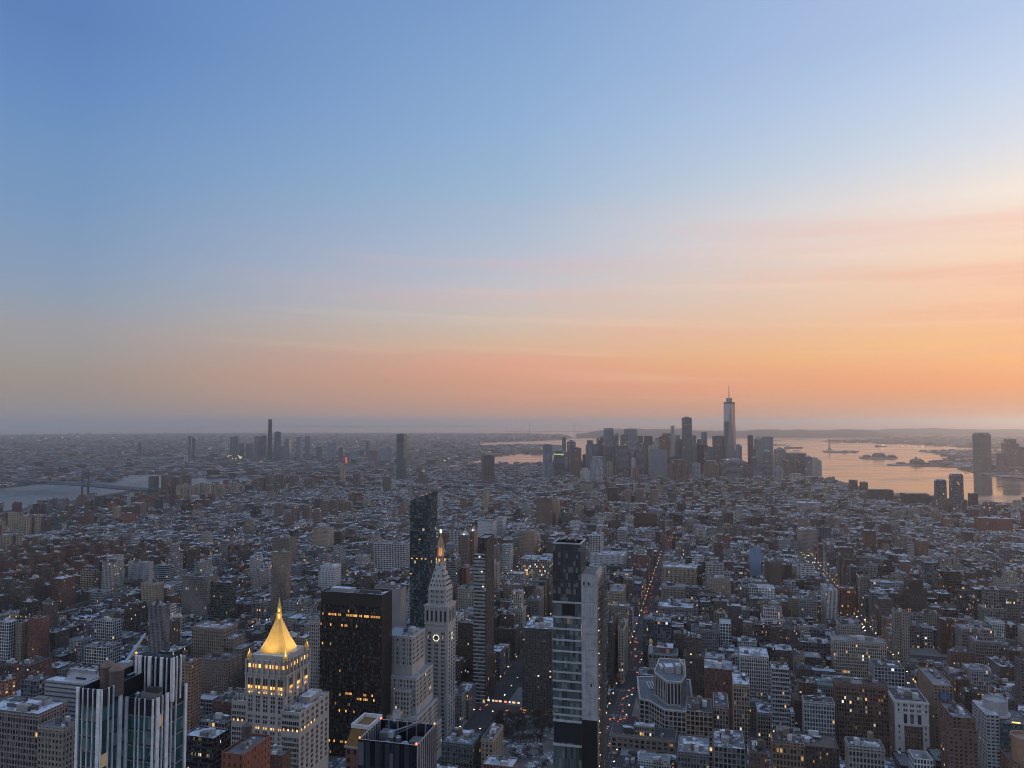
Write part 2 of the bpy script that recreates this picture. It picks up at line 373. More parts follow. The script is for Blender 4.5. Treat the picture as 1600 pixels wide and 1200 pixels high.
NJ2 = [unp(px, py, 2) for px, py in [(1432, 704.6), (1470, 703.5), (1500, 702.5), (1580, 704), (1750, 706), (2000, 760), (1600, 747), (1555, 744), (1520, 738), (1507, 735), (1500, 731), (1460, 729),
       (1385, 727), (1388, 724.5), (1440, 723), (1478, 720), (1487, 717), (1478, 712), (1458, 708)]]
noise_sheet('new_jersey_ground', NJ2, 2.0, FARG)
def hill(name, px0, px1, y0, y1, top, seed, mat=WOODL):
    """a ridge of land between two depths, its skyline rising to the given heights"""
    r = random.Random(seed); nx, ny = 70, 12; V = []; F = []
    ph = [r.uniform(0, 6.3) for _ in range(5)]
    for j in range(ny):
        t = j / (ny - 1); y = y0 + (y1 - y0) * t
        for i in range(nx):
            s = i / (nx - 1); x = (px0 + (px1 - px0) * s - 800) / FPX * y
            e = math.sin(math.pi * min(1, t * 1.0)) ** .7 * min(1, s * 8, (1 - s) * 8)
            h = 1.0 + .16 * math.sin(s * 9 + ph[0]) + .12 * math.sin(s * 23 + ph[1] + t * 3) + .07 * math.sin(s * 51 + ph[2]) + .05 * math.sin(s * 90 + ph[3] + t * 5)
            V.append((x, y, 1.5 + top(s) * e * h))
    for j in range(ny - 1):
        for i in range(nx - 1):
            a = j * nx + i; F.append((a, a + 1, a + nx + 1, a + nx))
    me = bpy.data.meshes.new(name); me.from_pydata(V, [], F); me.materials.append(mat)
    me.polygons.foreach_set('use_smooth', [True] * len(F))
    return kind(bpy.data.objects.new(name, me), 'structure')
for a in [('staten_island_hills', 900, 1420, 16000, 22000, lambda s: 165 - 60 * s, 1), ('new_jersey_hills', 1330, 1800, 19000, 30000, lambda s: 110 - 20 * s, 2), ('distant_headland', 430, 760, 52000, 60000, lambda s: 70, 3)]:
    COL.objects.link(hill(*a))
def island(name, cx, y0, y1, x0, x1, seed, mat=FARG, h=3.0):
    r = random.Random(seed); P = []
    cyp = (y0 + y1) / 2; b = (y1 - y0) / 2; a = (x1 - x0) / 2
    for k in range(26):
        t = 2 * math.pi * k / 26; q = r.uniform(.85, 1.08); n = .75
        P.append(unp(cx + a * q * math.copysign(abs(math.cos(t)) ** n, math.cos(t)), cyp + b * q * math.copysign(abs(math.sin(t)) ** n, math.sin(t)), h))
    mb = MB(); mb.prism(P, 0, h, None, PLAINi, (.16, .15, .14))
    o = mb.build(name, mats=[mat]); return kind(o, 'structure')
island('liberty_island', 1314, 704.0, 707.3, 1284, 1345, 4); island('ellis_island', 1372, 712.2, 717.2, 1341, 1404, 5); island('governors_island', 838, 697.5, 702.5, 800, 872, 6)
# ------------------------------------------------------------------ blocks, pavements, parks
AVES = [-2480, -2240, -2020, -1800, -1560, -1320, -1080, -860, -660, -520, -385, -235, -95, 229, 514, 800, 1085, 1370, 1660, 1950]
STREET0 = 835                                   # the wide cross street at the foot of the square
PARKS = [(-222, -112, 600, 822), (-452, -300, 1430, 1556), (-1600, -1330, 2280, 2520), (60, 190, 2105, 2240)]
def in_view(u, v, m=120):
    x, y = xy(u, v)
    return y > 60 and -m < proj(x, y, 0)[0] < 1600 + m
def inside(poly, x, y):
    c = False; n = len(poly)
    for i in range(n):
        (x0, y0), (x1, y1) = poly[i], poly[i - 1]
        if (y0 > y) != (y1 > y) and x < (x1 - x0) * (y - y0) / (y1 - y0) + x0: c = not c
    return c
def inpark(u, v, m=2): return any(a - m < u < b + m and c - m < v < d + m for a, b, c, d in PARKS)
BLOCKS = []
for i in range(len(AVES) - 1):
    for k in range(-10, 54):
        v0, v1 = STREET0 + 80 * k + (13 if k == 0 else 8.5), STREET0 + 80 * (k + 1) - (13 if k == -1 else 8.5)
        far_ = STREET0 + 80 * k > 2120; sh_ = (150, 100, 190)[(k // 3) % 3] if far_ else 0; hw_ = 8 if far_ else 14
        u0, u1 = AVES[i] + hw_ + sh_, AVES[i + 1] - hw_ + sh_
        if inpark((u0 + u1) / 2, (v0 + v1) / 2, 0): continue
        if not (in_view(u0, v0, 250) or in_view(u1, v1, 250) or in_view(u0, v1, 250) or in_view(u1, v0, 250)): continue
        BLOCKS.append((u0, u1, v0, v1))
pv_ = MB((0, 0, TH))
for b in BLOCKS:
    if b[2] < 2600: pv_.box(*b, 2.0, 2.14, None, PLAINi, (.2, .2, .2))
kind(pv_.build('pavement', mats=[PAVE]), 'structure')
mk = MB((0, 0, TH))
def dash(u, v0, v1, w=.16, l=3.0, gap=6.0, col=(.62, .62, .6)):
    v = v0
    while v < v1:
        mk.face([(u - w, v, 2.008), (u + w, v, 2.008), (u + w, v + l, 2.008), (u - w, v + l, 2.008)], PLAINi, None, col); v += l + gap
for av in (-95, 229, 514):
    for o in (-6, -2, 2, 6): dash(av + o, 560, 1900)
    for k in range(-3, 12):
        for o in range(-10, 11, 2): mk.face([(av + o - .5, STREET0 + 80 * k + 10, 2.008), (av + o + .5, STREET0 + 80 * k + 10, 2.008), (av + o + .5, STREET0 + 80 * k + 13, 2.008), (av + o - .5, STREET0 + 80 * k + 13, 2.008)], PLAINi, None, (.24, .24, .24))
kind(mk.build('road_markings'), 'structure')
for i, pk in enumerate(PARKS):
    p4 = [xy(pk[0], pk[2]), xy(pk[1], pk[2]), xy(pk[1], pk[3]), xy(pk[0], pk[3])]
    noise_sheet('park_lawn', p4, 2.10, SNOWG)
# winding paths and the round pool of the near square
pm = MB((0, 0, TH))
def ribbon(pts, w, z, col):
    L = []; Rr = []
    for i, p in enumerate(pts):
        a = pts[max(i - 1, 0)]; b = pts[min(i + 1, len(pts) - 1)]
        d = Vector((b[0] - a[0], b[1] - a[1])).normalized()
        L.append((p[0] - d.y * w, p[1] + d.x * w)); Rr.append((p[0] + d.y * w, p[1] - d.x * w))
    for i in range(len(pts) - 1): pm.face([(*Rr[i], z), (*Rr[i + 1], z), (*L[i + 1], z), (*L[i], z)], PLAINi, None, col)
def arc(cu, cv, r, a0, a1, n=24, sx=1, sy=1): return [(cu + math.cos(R(a0 + (a1 - a0) * i / n)) * r * sx, cv + math.sin(R(a0 + (a1 - a0) * i / n)) * r * sy) for i in range(n + 1)]
ribbon(arc(-166, 712, 34, 0, 360, 40, 1, 1.7), 2.2, 2.112, (.06, .058, .06)); ribbon(arc(-166, 735, 8.5, 0, 360, 28), 1.8, 2.116, (.055, .055, .06))
ribbon([(-220, 604), (-200, 640), (-185, 655)], 2, 2.120, (.07, .07, .07)); ribbon([(-114, 604), (-135, 640), (-150, 656)], 2, 2.120, (.07, .07, .07))
ribbon([(-220, 735), (-200, 735)], 2, 2.120, (.07, .07, .07)); ribbon([(-132, 712), (-112, 705)], 2, 2.120, (.07, .07, .07)); ribbon([(-166, 771), (-168, 820)], 2, 2.120, (.07, .07, .07))
kind(pm.build('park_path'), 'structure')

# ------------------------------------------------------------------ hero boxes fixed by the photo: corner pixel, height, then the two visible faces
UX, UY = CT, -ST          # along the cross streets, to the right
VX, VY = ST, CT           # along the avenues, away
def reach(x, y, z, px, d):
    """distance along direction d from (x,y,z) until column px"""
    a = (px - 800) / FPX; f = y * cp + (z - CZ) * sp
    return (a * f - x) / (d[0] - a * d[1] * cp)
def boxpx(xl, xc, xr, yc, z, side='W', depth=None, w=None):
    """u0,u1,v0,v1 of a grid-aligned block whose near top corner shows at (xc,yc) with its top at z"""
    x, y = unp(xc, yc, z)
    if side == 'W':
        w = w or abs(reach(x, y, z, xl, (-UX, -UY))); d = depth or abs(reach(x, y, z, xr, (VX, VY)))
        u, v = uv(x, y); return (u - w, u, v, v + min(d, 90))
    w = w or abs(reach(x, y, z, xr, (UX, UY))); d = depth or abs(reach(x, y, z, xl, (VX, VY)))
    u, v = uv(x, y); return (u, u + w, v, v + min(d, 90))
def book(b, z, ident, sight=None, pad=1.5):
    FOOT.append((b[0] - pad, b[1] + pad, b[2] - pad, b[3] + pad))
    x, y = xy((b[0] + b[1]) / 2, (b[2] + b[3]) / 2)
    solid(x, y, b[1] - b[0], b[3] - b[2], z, TH, ident)
    if sight:
        xs = [proj(*xy(a, c), z)[0] for a in b[:2] for c in b[2:]]
        SIGHT.append((min(xs), max(xs), sight, min(xy(a, c)[1] for a in b[:2] for c in b[2:])))
def rel(b):
    """local frame at the middle of the footprint"""
    x, y = xy((b[0] + b[1]) / 2, (b[2] + b[3]) / 2)
    return x, y, (b[1] - b[0]) / 2, (b[3] - b[2]) / 2
G3 = lambda k: (k, k, k * 1.02)

def roofgear(r, parts, w, d, z, n=3, tank=False, snow=None, far=False):
    """parapet is part of the wall; here the boxes that stand on a roof"""
    for _ in range(n):
        a, b = r.uniform(.12, .3) * w * 2, r.uniform(.12, .3) * d * 2
        a, b = min(a, 9), min(b, 9); x, y = r.uniform(-w + a, w - a) if w > a else 0, r.uniform(-d + b, d - b) if d > b else 0
        h = r.uniform(1.8, 5.0); k = r.choice([.06, .1, .18, .28, .4, .5])
        s_ = Sty((k, k * .97, k * .95), 'blank', 0, seed=r.random() * 900)
        parts['bulkhead'].box(x - a / 2, x + a / 2, y - b / 2, y + b / 2, z, z + h, s_, PLAINi, topmat=ROOFi)
    if not far:
        for _ in range(n + 1):
            x, y = r.uniform(-w + 1.5, w - 1.5), r.uniform(-d + 1.5, d - 1.5); e = r.uniform(.6, 1.4); k = r.choice([.25, .4, .55])
            parts['bulkhead'].box(x - e, x + e, y - e * .7, y + e * .7, z, z + r.uniform(.8, 1.8), None, PLAINi, G3(k))
    if tank:
        x, y = r.uniform(-w * .5, w * .5), r.uniform(-d * .5, d * .5); tankset(parts, x, y, z, r)
def tankset(parts, x, y, z, r, R0=2.1, H=4.6, leg=3.2):
    wc = r.choice([(.13, .09, .065), (.16, .13, .11), (.1, .08, .07)])
    for a in range(4):
        q = math.pi / 4 + a * math.pi / 2
        parts['tank_legs'].bar((x + math.cos(q) * R0 * .8, y + math.sin(q) * R0 * .8, z), (x + math.cos(q) * R0 * .8, y + math.sin(q) * R0 * .8, z + leg), .14, METALi, (.08, .07, .07))
    parts['tank_legs'].box(x - R0 * .8, x + R0 * .8, y - R0 * .8, y + R0 * .8, z + leg - .2, z + leg, None, METALi, (.1, .09, .08))
    parts['water_tank'].lathe(x, y, [(R0, z + leg), (R0, z + leg + H)], 10, WOODi, wc)
    parts['tank_roof'].lathe(x, y, [(R0 * 1.08, z + leg + H), (.1, z + leg + H + 1.5)], 10, WOODi, tuple(c * 1.25 for c in wc))
def relief(mb_, x0, x1, y0, y1, z0, z1, sty, east):
    """piers between the window bays and sill courses, standing proud of the two seen faces"""
    c_ = tuple(min(.75, c * 1.07) for c in sty.col); w = x1 - x0; n = max(1, round(w / sty.cw)); st_ = 2 if n > 7 else 1
    for k in range(0, n + 1, st_):
        X = x0 + w * k / n; a, b = max(x0, X - .3), min(x1, X + .3); mb_.box(a, b, y0 - .28, y0 - .005, z0, z1 - .2, None, PLAINi, c_)
    d = y1 - y0; n = max(1, round(d / sty.cw)); X = x0 if east else x1; e0, e1 = (X - .28, X - .005) if east else (X + .005, X + .28)
    for k in range(0, n + 1, 2 if n > 7 else 1):
        Y = y0 + d * k / n; mb_.box(e0, e1, max(y0, Y - .3), min(y1, Y + .3), z0, z1 - .2, None, PLAINi, c_)
    nf = max(1, round((z1 - z0 + 1) / sty.ch)); 
    for k in range(1, nf, 2 if nf > 9 else 1):
        zz = z0 + (z1 - z0 + 1) * k / nf; mb_.box(x0, x1, y0 - .17, y0 - .006, zz - .15, zz + .25, None, PLAINi, c_, bottom=True)
def tier(parts, x0, x1, y0, y1, z0, z1, sty, par=1.0, cornice=0.0, rel_=None):
    """one storey block with a parapet and a sunk roof; local metres"""
    t = .35; mb_ = parts['wall']
    if rel_ is not None and sty.wf > .1: relief(mb_, x0, x1, y0, y1, z0, z1, sty, rel_)
    mb_.box(x0, x1, y0, y1, z0, z1 + par, sty, FACi, top=False)
    P = [(x0, y0), (x1, y0), (x1, y1), (x0, y1)]; Q = [(x0 + t, y0 + t), (x1 - t, y0 + t), (x1 - t, y1 - t), (x0 + t, y1 - t)]
    if par > 0:
        for i in range(4):
            j = (i + 1) % 4
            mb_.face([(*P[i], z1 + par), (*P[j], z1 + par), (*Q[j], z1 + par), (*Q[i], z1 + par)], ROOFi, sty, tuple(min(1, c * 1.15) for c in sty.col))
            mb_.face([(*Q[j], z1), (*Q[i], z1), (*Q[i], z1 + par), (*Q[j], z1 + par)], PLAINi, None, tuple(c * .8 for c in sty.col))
    if cornice > 0:
        c_ = tuple(min(1, c * 1.1) for c in sty.col)
        for a in ((x0 - cornice, x1 + cornice, y0 - cornice, y0 - .02), (x0 - cornice, x0 - .02, y0 - .02, y1 + .02), (x1 + .02, x1 + cornice, y0 - .02, y1 + .02)):
            mb_.box(*a, z1 - 1.1, z1 - .1, None, PLAINi, c_, bottom=True)
    parts['roof'].face([(*q_, z1) for q_ in Q], ROOFi, sty, sty.roof)
class Multi:
    """every shape put in becomes a mesh of its own"""
    def __init__(s): s.L = []
    F = property(lambda s: s.L)
    def _one(s, fn, a, k): m_ = MB(); getattr(m_, fn)(*a, **k); s.L.append(m_)
    def face(s, *a, **k): s._one('face', a, k)
    def box(s, *a, **k): s._one('box', a, k)
    def bar(s, *a, **k): s._one('bar', a, k)
    def lathe(s, *a, **k): s._one('lathe', a, k)
    def prism(s, *a, **k): s._one('prism', a, k)
PARTN = ('wall', 'roof', 'bulkhead', 'water_tank', 'tank_roof', 'tank_legs')
def newparts(frame=None):
    if frame is None: return {k: (Multi() if k in ('bulkhead', 'roof') else MB()) for k in PARTN}
    m_ = MB(frame); return {k: m_ for k in PARTN}
def emit(parts, root):
    out_ = {}
    for k in PARTN:
        if isinstance(parts[k], Multi):
            for m_ in parts[k].L: m_.build(k, root)
        elif parts[k].F and k not in ('tank_roof', 'tank_legs'): out_[k] = parts[k].build(k, root)
    for k in ('tank_roof', 'tank_legs'):
        if parts[k].F: out_[k] = parts[k].build(k, out_['water_tank'])
    return out_

# ------------------------------------------------------------------ plain heroes: (kind of name, category, label, xl, xc, xr, yc, z, side, colour, facade, lit, lowest visible row, extras)
RED, BRN, TAN, LIM, GRY, WHT, DRK, BUF = (.20, .085, .06), (.15, .105, .085), (.36, .29, .215), (.37, .345, .31), (.23, .23, .235), (.52, .52, .52), (.05, .05, .055), (.30, .235, .17)
HT = [
 # left side
 ('brick_tower', 'apartment tower', 'dark red brick apartment tower at far left beside the white gridded block', 44, 62, 78, 968, 62, 'W', RED, 'brick', .02, 1040, {}),
 ('apartment_block', 'apartment block', 'white gridded apartment block cut by the left edge beside the red brick tower', -10, 14, 23, 974, 58, 'W', WHT, 'grid', .02, 1020, {}),
 ('apartment_block', 'apartment block', 'narrow tan apartment slab between white gridded block and red brick tower', 24, 34, 43, 975, 56, 'W', BUF, 'brick', .02, 1015, {}),
 ('apartment_tower', 'apartment tower', 'pale stone apartment block with lit top floor above the red brick tower', 126, 146, 152, 892, 55, 'W', TAN, 'grid', .12, 925, {}),
 ('office_building', 'office building', 'office block with white vertical mullions over dark glass', 200, 233, 240, 880, 60, 'W', (.5, .5, .52), 'pier', .02, 903, {}),
 ('office_building', 'office building', 'blue grey glass block right of the white mullioned office', 241, 262, 273, 885, 62, 'W', (.2, .26, .28), 'band', .04, 910, {}),
 ('apartment_building', 'apartment building', 'broad tan building with blank stepped side wall left of the dark glass slab', 221, 246, 256, 913, 52, 'W', TAN, 'lime', .02, 945, {}),
 ('office_tower', 'office building', 'tall brown grey office block with a pale roof house above the stepped brown hotel', 284, 324, 341, 903, 70, 'W', (.24, .215, .19), 'pier', .02, 950, {}),
 ('glass_building', 'office building', 'dark green glass office building with a red light on its roof', 329, 361, 367, 912, 72, 'W', (.05, .07, .065), 'dark', .02, 968, {}),
 ('grey_slab', 'apartment tower', 'tall slender grey slab tower with ribbed sides in front of tan building', 232, 254, 266, 948, 88, 'W', (.20, .205, .215), 'pier', .02, 1020, {}),
 ('apartment_block', 'apartment block', 'white framed grid block with rounded balconies below the tan building', 148, 176, 191, 973, 48, 'W', (.42, .42, .41), 'grid', .06, 1000, {}),
 ('apartment_block', 'apartment block', 'pale grid block behind the white crane boom', 132, 166, 189, 1014, 44, 'W', (.45, .45, .44), 'grid', .06, 1035, {}),
 ('brick_hotel', 'hotel', 'big ornate brown stepped building left of the gold pyramid tower', 300, 350, 372, 984, 72, 'W', (.22, .175, .14), 'lime', .03, 1062, {'steps': [(0, 0, 0, 12, -11), (0, 12, 0, 12, -22)]}),
 ('brown_annex', 'office building', 'plain brown block below the ornate stepped building', 310, 356, 378, 1034, 52, 'W', (.20, .155, .125), 'brick', .01, 1085, {}),
 ('brick_tower', 'apartment tower', 'slim orange tan brick tower touching the right edge of the white finned tower', 270, 299, 304, 1037, 100, 'W', (.32, .20, .13), 'slab', .02, 1095, {}),
 ('brick_tower', 'apartment tower', 'lit orange brick apartment block at the lower left edge', -12, 8, 25, 1066, 95, 'W', (.28, .14, .09), 'slab', .3, 1112, {}),
 ('loft_building', 'loft building', 'long black steel building with snowy glowing roof edge left of gold pyramid tower', 286, 334, 357, 1156, 78, 'W', (.04, .04, .045), 'dark', .10, 1200, {}),
 ('loft_building', 'loft building', 'grey block with snow roof and mechanical boxes in the bottom left corner', -30, 60, 106, 1118, 126, 'W', (.23, .19, .17), 'loft', .02, 1200, {'gear': 8}),
 ('loft_building', 'loft building', 'stepped tan building left of the white finned tower base', 60, 98, 112, 1140, 122, 'W', (.27, .24, .20), 'lime', .02, 1200, {}),
 ('apartment_tower', 'apartment tower', 'tall thin tan tower rising behind the gold pyramid spire', 424, 448, 453, 864, 105, 'W', (.33, .265, .20), 'pier', .01, 940, {}),
 ('hotel_tower', 'hotel', 'dark roofed brown hotel behind the thin tan tower', 425, 452, 464, 842, 65, 'W', (.19, .16, .135), 'brick', .02, 880, {}),
 ('apartment_block', 'apartment block', 'tan square block with stepped roof in the middle of the low rooftops', 488, 512, 521, 826, 58, 'W', TAN, 'brick', .01, 855, {}),
 ('white_building', 'office building', 'white setback building above the black slab tower', 500, 522, 533, 886, 66, 'W', WHT, 'lime', .03, 915, {'steps': [(0, 4, 0, 0, -9)]}),
 ('white_building', 'office building', 'long white stone office building with regular square windows left of the dark glass tower', 583, 634, 641, 852, 75, 'W', (.50, .49, .47), 'grid', .01, 892, {}),
 ('grey_building', 'office building', 'blank grey tower block behind the black slab tower', 612, 626, 635, 922, 88, 'W', (.25, .25, .255), 'blank', 0, 985, {}),
 ('stone_tower', 'office building', 'pale stone tower half hidden between gold pyramid tower and black slab', 483, 497, 506, 972, 112, 'W', LIM, 'lime', .02, 1090, {'steps': [(0, 0, 0, 5, -26)]}),
 # centre
 ('brick_tower', 'apartment tower', 'wide brown brick tower left of middle with speckled windows above square', 838, 863, 868, 779, 85, 'W', (.19, .13, .10), 'slab', .04, 830, {}),
 ('brick_tower', 'apartment tower', 'tan edged brown tower adjoining the wide brown brick tower', 868, 872, 875, 784, 78, 'W', (.30, .20, .14), 'slab', .04, 826, {}),
 ('apartment_tower', 'apartment tower', 'brown tower left of three matching towers in front of downtown', 977, 985, 988, 766, 62, 'W', (.22, .155, .13), 'slab', .02, 786, {}),
 ('apartment_tower', 'apartment tower', 'middle one of three matching brown towers in front of downtown', 992, 1005, 1009, 765, 62, 'W', (.22, .155, .13), 'slab', .02, 786, {}),
 ('apartment_tower', 'apartment tower', 'brown tower right of three matching towers in front of downtown', 1016, 1028, 1031, 766, 62, 'W', (.22, .155, .13), 'slab', .02, 787, {}),
 ('library', 'library', 'massive dark red brick library with snowy roof rim', 992, 1026, 1033, 803, 50, 'W', (.13, .05, .042), 'pier', .0, 826, {}),
 ('dark_block', 'office building', 'dark blue green office block left of the three brown towers', 949, 965, 969, 763, 58, 'W', (.04, .055, .06), 'dark', .01, 785, {}),
 ('white_building', 'office building', 'white gridded block with dark crown right of unfinished slender tower', 921, 938, 944, 838, 80, 'W', (.47, .46, .45), 'grid', .01, 862, {}),
 ('white_building', 'apartment building', 'long low white building with many small windows behind the unfinished tower', 922, 975, 990, 869, 45, 'W', (.45, .46, .47), 'brick', .02, 886, {}),
 ('apartment_building', 'apartment building', 'tan building with bright stacked windows left of unfinished slender tower', 811, 834, 840, 831, 68, 'W', (.28, .21, .16), 'brick', .06, 880, {}),
 ('apartment_tower', 'apartment tower', 'slim yellow lit tower beside the distant crowded avenue', 756, 761, 764, 768, 75, 'W', (.42, .30, .15), 'slab', .05, 793, {}),
 ('white_building', 'apartment building', 'cluster of white apartment wings beyond the square', 746, 770, 777, 816, 62, 'W', (.52, .52, .53), 'lime', .02, 838, {}),
 ('white_building', 'apartment building', 'white stepped apartment wing right of the white cluster', 776, 786, 791, 810, 66, 'W', (.5, .5, .51), 'lime', .02, 838, {}),
 ('white_building', 'apartment building', 'white square gridded block left of the lit pyramid roofs', 702, 717, 722, 831, 60, 'W', (.5, .5, .49), 'grid', .01, 850, {}),
 ('brick_tower', 'apartment tower', 'tall grey block right of the clock tower with pale side wall', 697, 711, 720, 876, 92, 'W', (.17, .18, .19), 'band', .04, 920, {}),
 ('brick_tower', 'apartment tower', 'brown and pale brick tower between clock tower and banded glass tower', 720, 729, 735, 888, 75, 'W', (.22, .09, .06), 'brick', .02, 915, {}),
 ('stone_tower', 'office building', 'cream tower with glowing orange band right of dark slender tower', 770, 777, 781, 880, 88, 'W', (.42, .34, .27), 'lime', .02, 925, {}),
 ('department_store', 'shop', 'broad store building with rows of bright lit windows beyond the dark trees', 812, 858, 866, 876, 38, 'W', (.30, .28, .25), 'grid', .9, 893, {}),
 ('dark_tower', 'apartment tower', 'dark brown gridded apartment slab left of the unfinished slender tower', 816, 862, 878, 985, 92, 'W', (.075, .068, .064), 'slab', .05, 1112, {}),
 ('loft_building', 'loft building', 'grey stone block with lit top floor above the dark brown slab', 824, 842, 850, 938, 58, 'W', (.2, .185, .17), 'loft', .08, 980, {}),
 ('loft_building', 'loft building', 'cream loft with tan blank side and lit windows beside the long avenue', 953, 972, 1001, 925, 60, 'W', (.34, .29, .22), 'loft', .12, 950, {}),
 ('loft_building', 'loft building', 'tall dark wall of lofts along the near left kerb of long avenue', 950, 957, 967, 975, 78, 'W', (.07, .065, .065), 'loft', .02, 1110, {}),
 ('apartment_building', 'apartment building', 'cream apartment house stepping down along the left kerb of long avenue', 966, 974, 988, 985, 66, 'W', (.36, .31, .25), 'lime', .06, 1020, {}),
 ('loft_building', 'loft building', 'broad cream stone loft with lit windows on the right of long avenue', 1033, 1036, 1089, 886, 62, 'E', (.33, .27, .20), 'loft', .14, 918, {}),
 ('loft_building', 'loft building', 'grey stone loft below the broad cream loft at the avenue', 1031, 1033, 1070, 917, 46, 'E', (.26, .235, .21), 'loft', .05, 938, {}),
 ('loft_building', 'loft building', 'wide grey loft with snowy roof boxes beside the avenue', 1026, 1028, 1083, 948, 40, 'E', (.22, .215, .21), 'loft', .03, 966, {}),
 # right side
 ('blue_tower', 'apartment tower', 'tower wrapped in pale blue netting above the right hand rooftops', 1168, 1172, 1189, 857, 62, 'E', (.16, .26, .38), 'blank', 0, 905, {}),
 ('white_tower', 'apartment tower', 'white striped apartment tower with grey blank flank on the sixth street', 1270, 1290, 1309, 924, 62, 'E', (.48, .47, .46), 'pier', .02, 970, {}),
 ('brick_block', 'loft building', 'dark red brick warehouse with orange lit windows right of white striped tower', 1309, 1312, 1335, 920, 50, 'E', (.2, .08, .05), 'loft', .2, 970, {}),
 ('loft_building', 'loft building', 'grey loft left of the white striped tower', 1247, 1250, 1278, 936, 46, 'E', (.24, .24, .24), 'loft', .02, 970, {}),
 ('apartment_building', 'apartment building', 'brown brick block with many small windows at upper right', 1420, 1436, 1450, 846, 48, 'E', (.22, .12, .085), 'brick', .02, 872, {}),
 ('apartment_tower', 'apartment tower', 'tan grey tower with blank sides left of upper right avenue', 1245, 1249, 1278, 828, 58, 'E', (.26, .22, .19), 'brick', .01, 850, {}),
 ('apartment_tower', 'apartment tower', 'slimmer brown tower just above the tan grey tower', 1246, 1249, 1262, 811, 60, 'E', (.24, .17, .14), 'brick', .01, 830, {}),
 ('warehouse', 'warehouse', 'long white window ribbon warehouse near the river bend', 1244, 1247, 1284, 786, 44, 'E', (.44, .43, .42), 'grid', .02, 803, {}),
 ('warehouse', 'warehouse', 'pale gridded warehouse below the riverside terminal', 1392, 1396, 1424, 794, 40, 'E', (.38, .36, .33), 'grid', .02, 814, {}),
 ('warehouse', 'warehouse', 'large dark red brick warehouse near the right edge by the river', 1522, 1530, 1582, 810, 42, 'E', (.19, .08, .06), 'brick', .01, 832, {}),
 ('terminal_building', 'warehouse', 'long dark flat topped terminal building on the river shore', 1404, 1412, 1452, 772, 42, 'E', (.06, .06, .065), 'band', .02, 792, {}),
 ('terminal_building', 'warehouse', 'dark angular office block on the river shore left of the terminal', 1350, 1358, 1396, 766, 45, 'E', (.065, .065, .07), 'band', .02, 786, {}),
 ('shore_block', 'apartment block', 'small dark apartment block on the shore beside the open bay', 1326, 1329, 1340, 751, 62, 'E', (.08, .075, .075), 'slab', .01, 765, {}),
 ('shore_block', 'apartment block', 'second small dark block on the shore with a peaked roof house', 1343, 1346, 1356, 754, 55, 'E', (.09, .08, .075), 'slab', .01, 766, {}),
 ('shore_block', 'apartment block', 'small dark square block right of the twin glass river towers', 1512, 1516, 1528, 772, 58, 'E', (.07, .07, .08), 'dark', .01, 790, {}),
 ('loft_building', 'loft building', 'broad stone office block with many windows and glowing mid floor left of sixth street', 1302, 1385, 1392, 1006, 56, 'W', (.36, .33, .29), 'loft', .10, 1045, {}),
 ('loft_building', 'loft building', 'tall white loft with dark windows and steaming roof at middle right', 1150, 1157, 1201, 1025, 66, 'E', (.42, .41, .39), 'loft', .03, 1075, {}),
 ('slender_tower', 'apartment tower', 'black glass slender tower with white side frame in the lower right', 1203, 1206, 1233, 1046, 92, 'E', (.30, .31, .32), 'dark', .05, 1140, {}),
 ('loft_building', 'loft building', 'wide brown brick block with red roof house and dark cornice', 1302, 1306, 1388, 1068, 74, 'E', (.17, .105, .08), 'loft', .08, 1145, {'gear': 6}),
 ('loft_building', 'loft building', 'low white loft block below the white striped tower at middle right', 1254, 1256, 1304, 1096, 66, 'E', (.36, .37, .38), 'loft', .02, 1140, {}),
 ('brick_slab', 'apartment tower', 'wide tan brick tower bearing a blue diamond emblem', 1417, 1459, 1489, 1072, 78, 'E', (.235, .165, .12), 'slab', .03, 1180, {'name': 'emblem'}),
 ('brick_slab', 'apartment tower', 'dark brown brick balcony tower with stepped top at lower right', 1468, 1488, 1524, 1122, 100, 'E', (.155, .085, .065), 'slab', .06, 1200, {'steps': [(4, 0, 0, 0, -7)]}),
 ('stone_tower', 'apartment tower', 'tall dark violet tower cut by the right edge of picture', 1590, 1594, 1625, 1033, 95, 'E', (.13, .115, .12), 'slab', .01, 1080, {}),
 ('loft_building', 'loft building', 'cream loft with lit arched windows left of the steaming white loft', 1139, 1146, 1171, 1070, 72, 'E', (.33, .26, .19), 'loft', .2, 1120, {}),
 ('loft_building', 'loft building', 'dark red brick loft with steaming snow roof in the centre right', 1093, 1100, 1146, 1045, 70, 'E', (.12, .06, .05), 'brick', .03, 1090, {}),
 ('loft_building', 'loft building', 'brightly lit tan gridded loft right of the stepped triangular building', 1070, 1072, 1113, 1112, 74, 'E', (.31, .235, .165), 'grid', .25, 1165, {}),
 ('loft_building', 'loft building', 'grey arched window loft beside the brightly lit tan loft', 1113, 1115, 1138, 1104, 76, 'E', (.24, .2, .175), 'loft', .04, 1150, {}),
 ('loft_building', 'loft building', 'dark grey block with patchy snow roof along the bottom edge right of centre', 1056, 1059, 1108, 1176, 68, 'E', (.15, .15, .155), 'loft', .06, 1200, {'gear': 8}),
 ('loft_building', 'loft building', 'grey block with glass roof house along bottom edge beside a darker grey block', 1113, 1116, 1164, 1168, 74, 'E', (.22, .215, .21), 'grid', .04, 1200, {'gear': 9, 'tank': 1}),
 ('loft_building', 'loft building', 'narrow brown block at bottom edge left of the glowing brown block', 1169, 1172, 1199, 1178, 80, 'E', (.14, .10, .08), 'brick', .05, 1200, {'gear': 5}),
 ('loft_building', 'loft building', 'grey stone block along bottom edge with water tank and skylight', 1320, 1326, 1382, 1166, 96, 'E', (.26, .25, .23), 'loft', .06, 1200, {'tank': 1}),
